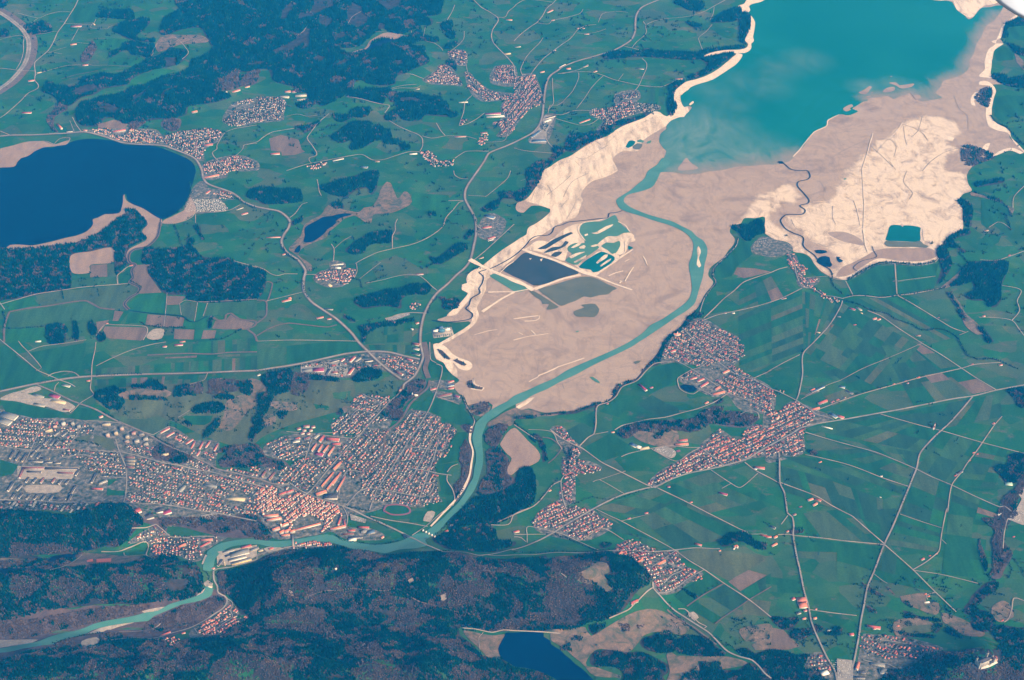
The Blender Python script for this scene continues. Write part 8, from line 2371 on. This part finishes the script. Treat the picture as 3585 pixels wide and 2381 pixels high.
def clear_of(P, B, pad=0.):
    keep = np.ones(len(P), bool)
    if not len(P) or not len(B): return keep
    lo, hi = P.min(0) - 150, P.max(0) + 150
    for x, y, r in B:
        if lo[0] < x < hi[0] and lo[1] < y < hi[1]:
            keep &= np.hypot(P[:, 0] - x, P[:, 1] - y) > r + pad
    return keep
for zi, s in enumerate(ZONES):
    spec, where, rest = s.split("|")
    dv, rg, hg, mix, sz = spec.split()
    dv = [float(k) for k in dv.split(",")]
    rg, hg, sz = float(rg) * 1.12, float(hg) * (1.0 if "old town" in where else 1.17), float(sz)
    mix = np.array([float(k) for k in mix.split(",")]); mix /= mix.sum()
    poly = G(rest)
    c = poly.mean(0)
    pc = parse(rest).mean(0)
    q = ground(np.array([pc, pc + np.array(dv) * 30]))
    u = (q[1] - q[0]) / np.hypot(*(q[1] - q[0]))
    vv = np.array([-u[1], u[0]])
    rng = np.random.default_rng(900 + zi)
    R = np.abs((poly - c)).max() * 1.5
    ii_, jj_ = np.meshgrid(np.arange(-R, R, hg), np.arange(-R, R, rg))
    row = (np.arange(ii_.shape[0]))[:, None] + 0 * ii_
    off = np.where(row % 2 == 0, rg * .13, -rg * .13)
    A = ii_.ravel() + (row.ravel() % 3) * hg * .37 + rng.uniform(-.3, .3, ii_.size) * hg
    B = (jj_ + off).ravel() + rng.uniform(-.16, .16, ii_.size) * rg
    P = c + A[:, None] * u + B[:, None] * vv
    k = inside(P, poly) & (rng.random(len(P)) > .10)
    P = P[k]
    k = road_mask(P, sz * .45) & clear_of(P, BUILT, sz * .4)
    P = P[k]
    n = len(P)
    ang = math.atan2(u[1], u[0]) + np.where(rng.random(n) < (.72 if zi % 3 == 1 else .5 if zi % 3 else .25), 0, math.pi / 2) + rng.normal(0, .13, n)
    big = np.where(rng.random(n) < .10, rng.uniform(1.3, 1.9, n), rng.uniform(.72, 1.12, n))
    L = sz * rng.uniform(.95, 1.35, n) * big
    W = sz * rng.uniform(.70, .92, n) * np.minimum(big, 1.25)
    H = rng.uniform(4.2, 6.4, n) + (3 if "old town" in where else 0)
    rc = rng.choice(5, n, p=mix)
    for i in range(n):
        HOUSES.append((P[i, 0], P[i, 1], ang[i], L[i], W[i], H[i], rc[i], zi))
    town_pts.append((poly, P))
HOUSES = np.array(HOUSES)
print("houses", len(HOUSES))
HZ = hgt(HOUSES[:, :2])
size = HOUSES[:, 3] * HOUSES[:, 4] / (HOUSES[:, 0] ** 2 + HOUSES[:, 1] ** 2 + CAM_H ** 2)
inpic = np.abs(HOUSES[:, 0]) < (np.hypot(HOUSES[:, 1], CAM_H) * .352)
order = np.argsort(-(size * inpic))
own = set(order[:296].tolist())
ROOFM = [M["roof_r"], M["roof_o"], M["roof_n"], M["roof_d"], M["roof_g"]]
# the nearest houses: walls, roof and chimney each
unit = {}
def unit_house(rc, wm):
    if (rc, wm) in unit: return unit[(rc, wm)]
    V, F = box_np(-.5, .5, -.5, .5, -.4, 1)
    wl = mesh_np("walls", V, F[[0, 2, 3, 4, 5]], [M["wall_" + wm]])
    V = np.array([(-.55, -.57, .98), (.55, -.57, .98), (.55, .57, .98), (-.55, .57, .98), (-.55, 0, 1.62), (.55, 0, 1.62)])
    rf = mesh_np("roof", V, [np.array([(0, 1, 5, 4), (2, 3, 4, 5), (0, 3, 2, 1)]), np.array([(1, 2, 5), (3, 0, 4)])], [ROOFM[rc], M["wall_" + wm]], [0, 0, 0, 1, 1])
    V, F = box_np(.15, .24, .10, .20, 1.3, 1.85)
    ch = mesh_np("chimney", V, F, [M["wall_g"]])
    unit[(rc, wm)] = (wl, rf, ch)
    return unit[(rc, wm)]
for i in sorted(own):
    x, y, a, L, W, H, rc, zi = HOUSES[i]
    rc, zi = int(rc), int(zi)
    where = ZONES[zi].split("|")[1]
    wm = "wwwc"[i % 4]
    lab = "%s-roofed %s house %s, %s" % (RNAME[RCOL[rc]].replace(" ", "-"), dict(w="white", c="cream")[wm], where, spot_in(x, y, box_of(parse(ZONES[zi].split("|")[2]))))
    t = thing("house", lab, "house", x, y, HZ[i], a,
              lab.replace(" house ", " houses "))
    for me in unit_house(rc, wm):
        o = link(me.name.split(".")[0], me, t)
        o.scale = (L, W, H)
# all the others, too many to be told apart
rest_i = np.array([i for i in range(len(HOUSES)) if i not in own])
def house_mass(idx):
    n = len(idx)
    h = HOUSES[idx]
    V1, F1 = box_np(-.5, .5, -.5, .5, -.4, 1)
    F1 = F1[[2, 3, 4, 5]]
    V2 = np.array([(-.55, -.57, .98), (.55, -.57, .98), (.55, .57, .98), (-.55, .57, .98), (-.55, 0, 1.62), (.55, 0, 1.62)])
    TV = np.vstack([V1, V2])
    k = len(TV)
    S = TV[None] * h[:, None, [3, 4, 5]]
    ca, sa = np.cos(h[:, 2])[:, None], np.sin(h[:, 2])[:, None]
    X = S[:, :, 0] * ca - S[:, :, 1] * sa + h[:, 0:1]
    Y = S[:, :, 0] * sa + S[:, :, 1] * ca + h[:, 1:2]
    Z = S[:, :, 2] + HZ[idx][:, None]
    V = np.stack([X, Y, Z], 2).reshape(-1, 3)
    quads = np.vstack([F1, np.array([(8, 9, 13, 12), (10, 11, 12, 13), (8, 11, 10, 9)])])
    tris = np.array([(9, 10, 13), (11, 8, 12)])
    b = (np.arange(n) * k)[:, None, None]
    Q, T = (quads[None] + b).reshape(-1, 4), (tris[None] + b).reshape(-1, 3)
    wsel = (idx % 5 == 0).astype(int)
    mq = np.concatenate([np.repeat(wsel[:, None], 4, 1), np.repeat(h[:, 6:7].astype(int) + 2, 3, 1)], 1).ravel()
    mt = np.repeat(wsel, 2)
    return mesh_np("houses", V, [Q, T], [M["wall_w"], M["wall_c"]] + ROOFM, np.concatenate([mq, mt]))
o = link("houses", house_mass(rest_i))
props(o, "the many smaller houses of the town and villages, too far to single out", "houses", kind="stuff")

# ------------------------------------------------------------------ caravans
CAMP = [("a2 1690,372 1720,280 1760,190 1850,190 1900,250 1990,255 2030,270 2085,340 2060,370 1870,372", "on the campsite by the left lake", 0),
        ("c2 2170,740 2195,690 2352,700 d2 40,690 60,640 200,690 225,725 180,735 60,770 -130,745", "on the campsite below the headland wood", 1)]
V, F = box_np(-.5, .5, -.5, .5, 0, 1)
body = mesh_np("caravan", V, F, [M["caravan"]])
body2 = mesh_np("caravan", V, F, [M["roof_g"]])
cnt = 0
for s, where, ci in CAMP:
    poly = G(s)
    P = scatter(poly, 15.0 if ci == 0 else 12.5, np.random.default_rng(50 + ci))
    P = P[road_mask(P, 2)]
    P = P[clear_of(P, BUILT, 2)]
    for j, p in enumerate(P):
        if cnt >= 298: break
        cnt += 1
        o = link("caravan", body if (j * 7) % 5 else body2, None, (p[0], p[1], float(hgt(p[None])[0]) + .9), .9 + .2 * math.sin(j * 3.1))
        o.scale = (7.5 + (j % 3), 3.2, 3.0)
        col = "white" if (j * 7) % 5 else "grey"
        sp_ = spot_in(p[0], p[1], box_of(parse(s)))
        props(o, "%s caravan parked %s, %s" % (col, where, sp_), "caravan", "%s caravans %s, %s" % (col, where, sp_))
# cabin rows beside the headland campsite
for k, s in enumerate(("c2 2205,650 2300,635", "c2 2200,668 2352,650", "c2 2190,690 2340,672", "c2 2240,625 2310,612")):
    a, b = G(s)
    for j in range(6):
        p = a + (b - a) * j / 5
        t = thing("cabin", "grey-roofed cabin in the rows on the headland campsite", "cabin", p[0], p[1], 1.0, 1.0, "grey-roofed cabins on the headland campsite")
        gable(t, 13, 6, 2.6, 1.6, M["wall_g"], M["roof_g"], z0=-.5)

# parked cars -------------------------------------------------------------
CARS = []
for s, n, m_ in (("c3 1285,985 1390,950 1475,1000 1430,1055", 5, 18), ("b4 850,60 1000,105 990,140 860,110", 5, 14), ("a4 1840,75 1980,42 2010,95 1860,110", 5, 14), ("d4 560,1385 770,1395 780,1560 640,1560", 9, 20), ("b2 1180,1350 1390,1300 1400,1320 1200,1388", 4, 15), ("b3 740,210 820,210 820,310 740,310", 5, 14), ("d4 2230,100 2300,20 2400,60 2370,140", 5, 12)):
    q = G(s)
    rng = np.random.default_rng(n * 31 + m_)
    for i in range(n):
        for j in range(m_):
            if rng.random() < .35: continue
            u, v = (j + .5) / m_, (i + .5) / n
            p = (q[0] * (1 - u) + q[1] * u) * (1 - v) + (q[3] * (1 - u) + q[2] * u) * v
            d = q[3] - q[0]
            CARS.append((p[0], p[1], math.atan2(d[1], d[0]), rng.integers(0, 3)))
CARS = np.array(CARS)
zc = hgt(CARS[:, :2]) + 7.8
T1 = box_np(-2.1, 2.1, -.9, .9, .2, .95)
T2 = box_np(-1.2, 1.0, -.8, .8, .96, 1.6)
TV = np.vstack([T1[0], T2[0]]); TF = np.vstack([T1[1], T2[1] + 8])
ca, sa = np.cos(CARS[:, 2])[:, None], np.sin(CARS[:, 2])[:, None]
V = np.stack([TV[None, :, 0] * ca - TV[None, :, 1] * sa + CARS[:, 0:1], TV[None, :, 0] * sa + TV[None, :, 1] * ca + CARS[:, 1:2], TV[None, :, 2] + zc[:, None]], 2).reshape(-1, 3)
F = (TF[None] + (np.arange(len(CARS)) * 16)[:, None, None]).reshape(-1, 4)
mi = np.repeat(CARS[:, 3].astype(int), 12)
o = link("parked_cars", mesh_np("parked_cars", V, F, [M["white_paint"], M["steel"], M["roof_d"]], mi))
props(o, "rows of small parked cars on the paved car parks", "parked cars", kind="stuff")

# ------------------------------------------------------------------ garden trees, hedges and tree rows (masses)
rng = np.random.default_rng(77)
TP = []
for poly, P in town_pts:
    Q = scatter(poly, 13.5, rng)
    Q = Q[rng.random(len(Q)) < .66]
    if not len(Q): continue
    k = np.ones(len(Q), bool)
    for a in range(0, len(Q), 500):
        dd = np.hypot(Q[a:a + 500, None, 0] - P[None, :, 0], Q[a:a + 500, None, 1] - P[None, :, 1])
        if dd.size: k[a:a + 500] = dd.min(1) > 6.5
    Q = Q[k]
    Q = Q[road_mask(Q, 2.) & clear_of(Q, BUILT, -2)]
    TP.append(Q)
Q = np.vstack(TP)
wood("garden_trees", Q, rng.random(len(Q)) < .34, "the many garden trees and shrubs between the houses", rng, sc_=.74, mats=[M["conif"], M["gtree"]])
ROWS = """
9 c2 2050,610 2020,690 1940,790 1845,880 1815,950 1850,1020 1770,1120 1700,1230 1650,1300
6 d2 700,1185 830,1215 960,1275 1100,1305 1170,1355 1300,1395 1420,1455 1560,1445 1660,1470 1740,1525 1765,1568 d3 1835,112 1925,152 2080,152 2200,203 2300,243
6 d2 600,940 590,1010 620,1060 690,1120
6 d2 740,1140 900,1140 1050,1155 1190,1140 1400,1110 1600,1075
5 d2 740,990 880,905 1000,850 1100,832 1250,845 1400,852 1530,825
5 d2 740,1000 890,915 1000,862 1100,842 1250,856 1400,860 1530,838
24 d3 760,490 880,455 1000,430 1140,395
14 d3 1700,700 1600,800 1450,980
16 d4 240,260 270,440 300,570 340,770 380,905
22 d3 1330,1240 1290,1360 1200,1560
18 d4 1060,350 980,580 920,720 890,880
12 c3 560,1480 700,1420 900,1440 1150,1365 1260,1325
7 c4 1420,890 1500,1000 1620,1080
6 c4 1540,1050 1640,1110 1720,1160 1840,1230
8 c4 1820,1170 1930,1230 2000,1270
6 c4 380,240 480,270 620,335 760,385
8 c4 0,400 280,400 500,395 760,390 920,375
10 d4 380,900 420,1060
7 d3 150,1000 100,1100 100,1290
9 d3 150,1300 180,1480 190,1560
5 b2 230,700 300,780 370,820
4 b2 420,1000 430,1080 470,1160
8 b2 1980,400 2010,480 2010,560
5 b2 1650,1160 1580,1240 1560,1300
6 b2 880,980 940,1000 960,1070
9 b2 1000,1030 1100,990 1190,950
5 a3 1420,860 1600,970 1760,1050
6 a3 690,900 800,910 910,940
6 a3 350,370 500,345
5 a3 890,300 1300,290
5 a3 940,640 1020,680 1100,730
7 b3 0,260 300,240 480,200
7 c1 1230,460 1420,480
8 c1 620,120 650,180 680,190
5 c1 490,545 560,540
7 c1 300,740 270,800 265,860
7 c1 250,900 270,960
6 a2 1600,500 1650,640 1670,700
6 a2 1740,100 1740,200 1690,310 1620,380
5 a2 2170,250 2260,310 2340,340
7 a2 1280,1380 1340,1410 1500,1430 1690,1430
7 a2 1920,1540 2050,1530 2200,1450
8 a2 60,1440 200,1440 400,1420
5 a2 1190,1010 1290,1060 1260,1120
5 a2 30,1290 50,1380 40,1440
4 a4 480,1240 560,1210 640,1190
4 a4 680,1180 800,1160 920,1140
4 a4 1860,570 1900,600 1930,690
4 a4 1980,590 2000,700 2010,760
3 b4 1600,260 1700,190 1760,120
4 b4 720,250 800,300 1000,325 1140,330 1300,300
4 b4 1830,60 1900,-30
5 b4 1010,70 1100,120 1200,175
6 b3 1880,490 1930,600 2000,730
6 b3 1080,1180 1000,1250 900,1290
5 b3 830,1500 1030,1540
5 d1 2050,1060 2080,1110 2200,1170
6 d1 2200,1180 2352,1330
6 d3 2200,430 2300,570
6 d4 2000,600 2060,650
7 d4 2180,480 2240,560 2200,640
7 d4 2250,460 2330,560 2352,620
8 d4 2180,900 2260,940
8 d4 2000,900 2100,950 2180,1000
6 d4 1290,950 1400,1000 1580,1040
8 d4 960,1060 1100,1020 1300,1050
7 d4 1640,1060 1750,1150 1800,1190
6 d4 820,1060 850,1150 830,1200
6 c3 0,730 100,810 220,900
6 c3 440,950 480,1040 500,1180
6 c3 400,1250 330,1330 230,1450
9 d2 1890,190 2030,240 2180,310 2240,420
8 d2 2180,390 2210,470 2230,540
7 d2 1750,740 1800,790 1830,830
""".strip().split("\n")
RP = []
for s in ROWS:
    g, rest = s.split(" ", 1)
    P = smooth(G(rest), False, max(float(g) * .9, 5.))
    RP.append(P + rng.normal(0, 4.0, P.shape))
Q = np.vstack(RP)
wood("tree_rows", Q, rng.random(len(Q)) < .4, "hedges and tree rows along roads, streams and shores", rng, sc_=.8, mats=[M["conif"], M["gtree"]])

SC = []
for s, cnt_, wl in (("a1 -60,-60 c1 2040,40 2100,400 1400,1040 300,1500 b2 2300,650 1880,1000 1500,1500 800,1560 a2 60,1568 -60,1100 1700,600 1700,300 a1 1850,1500 1400,1180 300,1180 -60,1200", 1500, 700), ("d2 1900,0 d1 2100,1100 2420,300 d2 2420,1568 2050,1560 1600,1090 1800,560", 260, 400), ("c4 1250,900 d4 0,1000 850,1150 830,640 2100,650 2200,1000 1600,1250 c4 2300,1250 1500,1300", 260, 400), ("a3 1000,640 1600,520 b3 1330,350 1150,470 700,620 60,860 a3 1560,760", 130, 300), ("d3 0,300 1500,0 2150,450 2100,1450 d4 1700,800 250,900 c4 800,60 c3 1400,1300", 45, 900)):
    poly = G(s)
    lo, hi = poly.min(0), poly.max(0)
    P = rng.uniform(lo, hi, (cnt_ * 7, 2))
    P = P[inside(P, poly)]
    P = P[vnoise(P, wl, cnt_) > .1][:cnt_]
    for w_ in WATERP: P = P[~inside(P, w_)]
    P = P[~inside(P, BEDP)]
    for tp, _ in town_pts: P = P[~inside(P, tp)]
    P = P[road_mask(P, 6.)]
    for p in P:
        k = int(rng.integers(1, 8))
        d = rng.normal(0, 1, 2); d /= np.hypot(*d)
        SC.append(p + np.outer(np.arange(k) * 7.5, d) + rng.normal(0, 4, (k, 2)))
Q = np.vstack(SC)
Q = Q[clear_of(Q, BUILT, 2)]
wood("scattered_trees", Q, rng.random(len(Q)) < .5, "small trees and bushes dotted over the meadows", rng, sc_=.78, mats=[M["conif"], M["gtree"]])

# ------------------------------------------------------------------ single trees
SINGLES = """
lone dark tree beside the straight road across the plain|d4 1165,240 965,460 945,565 940,625 1165,70 1140,145 1030,380 1030,340
lone tree in the meadow right of the straight road|d4 1040,675 1120,740 725,545 1570,580 940,1000 1070,1030 1320,1060 1390,760 1370,745
tree beside the tree-lined road at the left of the plain|d4 240,330 245,450 270,520 285,600 300,690 300,770 430,250 460,260 160,320
dark pine on the meadow below the castle|d4 1690,1000 1860,1190 1720,1200 1780,1180 1740,1120 1600,1080
small dark tree on the brown field near the bottom|d4 15,1165 10,1195 30,1245 20,1180
tree in the small meadow above the car park|d4 605,1235 660,1250 790,1290 800,1230 780,1330
tree on the grass right of the stream bed|d4 2225,170 2270,470 2300,590 2200,620 2210,890 2250,940 2340,500 2320,470 2340,550 2280,1040 2310,1030
tree in the row crossing the field by the small village|c4 1870,690 1820,720 1780,740 1755,770 1720,790
lone tree at the village edge below the plain|c4 1070,245 1160,285 1430,870 1490,790 1130,260
tree on the grass beside the main road and the forest|c4 190,345 455,425 300,240
bushy tree on the tan meadow by the bottom lake|c4 1060,1300 480,1225 750,1255 680,1140 650,1150 890,1470 960,1545 750,1560
tree on the tan meadow at the plain's lower edge|c4 2230,1100 2190,1210 2275,1200 2330,1190 2210,1090 2170,1220 2320,1250
dark tree beside the field lane on the great plain|d3 1490,1195 1310,1220 1250,1360 1145,1360 740,1255 1690,655 1500,40 320,85
tree along the lane of red barns on the plain|d3 1020,415 880,450 960,440 830,470 1100,400 920,450
tree beside the white church on the plain|d3 1500,735 1490,760 1570,770 1555,760
lone tree in the fields below the bay|d2 1300,1190 1265,1180 590,1415 1160,985 2060,1400 2200,1050 880,935 1570,1325
tree on the meadow east of the pale bay|d2 2290,920 2160,580 2130,590 2280,400 2200,410 2180,440 1510,670
lone tree in the fields by the left lake|a2 515,1190 2285,480 2330,580 2265,555 2240,680 2290,710 2240,770 75,1250 370,1230 1960,420 1300,1390
dark leaning tree row in the wide left field|a2 570,1110 575,1130 580,1150 583,1165
tree on the pasture in the upper middle|b2 1460,100 1300,165 1560,245 1500,840 1360,850 1490,835 775,1290 1265,1285 1215,1410 95,460 110,670 130,665 575,240 1100,840 1580,140
tree on the pastures at the very top|c1 125,90 150,285 260,580 915,160 950,15 930,300 400,225 410,40 440,35 780,165 1155,140 1180,180
tree in the loose orchard near the reservoir|c1 1280,230 1270,270 1240,320 1310,260 1410,300 1430,310 1420,330 1360,350 1390,340 1470,320 1330,380 1290,400 1600,300 1970,310
tree in the green fields beside the bathing village|c1 720,710 545,850 240,545 1350,770 1380,750 1330,720 1370,800 1350,790
tree in the meadows at the top left|a1 110,380 60,480 150,480 180,475 340,905 480,940 510,965 1180,545 990,540 230,905 400,565 120,130 110,150 530,180 555,190
tree on the pasture between the hill villages|b1 1950,430 1970,470 1960,400 1850,140 1845,165 1990,65 2260,295 1600,300 1610,330 1980,970 1215,1410 1180,1360 1790,1225 1830,1230 2000,600 1130,1000 1160,990
tree on the grassy hill above the town|b3 220,535 260,535 290,530 80,780 100,830 240,790 260,880
tree on the town hill's lower meadow|a3 1640,600 1650,640 1740,545 1820,800 1860,805 1560,710 1620,735 2140,600 2160,630 2270,680
islet bush on the drained lake bed|d2 1500,670 1510,660 180,600 175,590
""".strip().split("\n")
def tree_meshes(kind, seed):
    r = np.random.default_rng(seed)
    if kind:
        n, V, F = 0, [], []
        for k in range(4):
            a = np.arange(7) / 7 * 6.283 + r.uniform(0, 1)
            R = 4.6 * (1 - k * .22) * r.uniform(.85, 1.15, 7)
            z = 2.5 + k * 4.6
            V.append(np.vstack([np.column_stack([np.cos(a) * R, np.sin(a) * R, np.full(7, z) + r.uniform(-.5, .5, 7)]), [[0, 0, z + 7.4]]]))
            F.append(np.array([(i, (i + 1) % 7, 7) for i in range(7)]) + n); n += 8
        V, F = np.vstack(V), np.vstack(F)
    else:
        V, F, n = [], [], 0
        for k in range(9):
            c = r.normal(0, 1, 3) * (2.2, 2.2, 1.5) + (0, 0, 8)
            R = r.uniform(2.0, 3.2)
            b = BALL_V * (R, R, R * 1.6) * r.uniform(.8, 1.2, (len(BALL_V), 1)) + c - (0, 0, R * .8)
            V.append(b); F.append(BALL_F + n); n += len(b)
        V, F = np.vstack(V), np.vstack(F)
    crown = mesh_np("crown", V, F, [M["conif"] if kind else M["gtree"]], attr=dict(tint=np.clip(r.normal(.35, .15, len(V)), 0, 1)))
    V, F = lathe([(.55, -1.5), (.4, 3), (.22, 9)], 6)
    trunk = mesh_np("trunk", V, F, [M["bark"]])
    return crown, trunk
PROTO = {k: [tree_meshes(k, 20 + i + 10 * k) for i in range(3)] for k in (0, 1)}
tc = 0
for s in SINGLES:
    lab, rest = s.split("|")
    kind = 1 if "dark" in lab or "pine" in lab else 0
    for p in G(rest):
        z = float(hgt(p[None])[0])
        cr, tr = PROTO[kind][tc % 3]
        t = thing("conifer_tree" if kind else "bare_tree", lab, "tree", p[0], p[1], z + 1.2, tc * 1.7, "trees: " + lab)
        d = math.hypot(p[1], CAM_H)
        sc1 = float(np.clip(d / 8500, .9, 1.5)) * (.85 + .4 * ((tc * 37) % 10) / 10)
        t.scale = (sc1,) * 3
        link("crown", cr, t); link("trunk", tr, t)
        tc += 1
print("single trees", tc)

# ------------------------------------------------------------------ the aircraft's own wing, close by at the upper right
OUT = np.array([(3425, -90), (3448, -48), (3468, -18), (3485, 1), (3505, 19), (3527, 34), (3556, 52), (3590, 68), (3660, 94), (3800, 126), (4000, 140), (4700, 130), (4700, -700), (3900, -760), (3500, -560), (3415, -300)], float)
t = thing("aircraft_wing", "white rounded edge of the aircraft's wing close by, upper right corner", "aircraft wing", 0, 0, CAM_H - 3)
P = ray_at(OUT, np.full(len(OUT), CAM_H - 3.0))
P = smooth(P, True, .12)
cW = P.mean(0)
rings, N = [], len(P)
for k, z in ((.80, -.10), (.93, -.03), (1.0, 0.0), (.99, .012), (.97, .026), (.94, .04)):
    q = cW + (P - cW) * k
    rings.append(np.column_stack([q, np.full(N, z)]))
V = np.vstack(rings + [[[*cW, .10]], [[*cW, -.40]]])
i_ = np.arange(N); j_ = (i_ + 1) % N
F = np.vstack([np.column_stack([a * N + i_, a * N + j_, (a + 1) * N + j_, (a + 1) * N + i_]) for a in range(5)])
T = np.vstack([np.column_stack([5 * N + i_, 5 * N + j_, np.full(N, 6 * N)]), np.column_stack([j_, i_, np.full(N, 6 * N + 1)])])
me = mesh_np("wing_skin", V, [F, T], [M["white_paint"]])
me.polygons.foreach_set("use_smooth", np.ones(len(me.polygons), bool))
link("wing_skin", me, t)
q = cW + (P - cW) * .55
V = np.vstack([np.column_stack([q, np.full(N, .052)]), np.column_stack([cW + (P - cW) * .53, np.full(N, .056)])])
link("panel_seam", mesh_np("panel_seam", V, np.column_stack([i_, j_, N + j_, N + i_]), [M["steel"]]), t)

# ------------------------------------------------------------------ the air
V, F = box_np(-8700, 8700, -1000, 17900, -3.5, CAM_H + 60)
o = link("haze", mesh_np("haze", V, F, []))
hm = bpy.data.materials.new("haze_air")
hm.use_nodes = True
n = hm.node_tree
n.nodes.remove(n.nodes["Principled BSDF"])
pv = n.nodes.new("ShaderNodeVolumePrincipled")
pv.inputs["Color"].default_value = (*HAZE_COLOR, 1)
pv.inputs["Absorption Color"].default_value = (1, 1, 1, 1)
pv.inputs["Density"].default_value = HAZE_DENSITY
pv.inputs["Anisotropy"].default_value = 0.0
n.links.new(pv.outputs[0], n.nodes["Material Output"].inputs["Volume"])
o.data.materials.append(hm)
o["kind"] = "stuff"
o["label"] = "thin blue haze of the air between the aircraft and the valley"
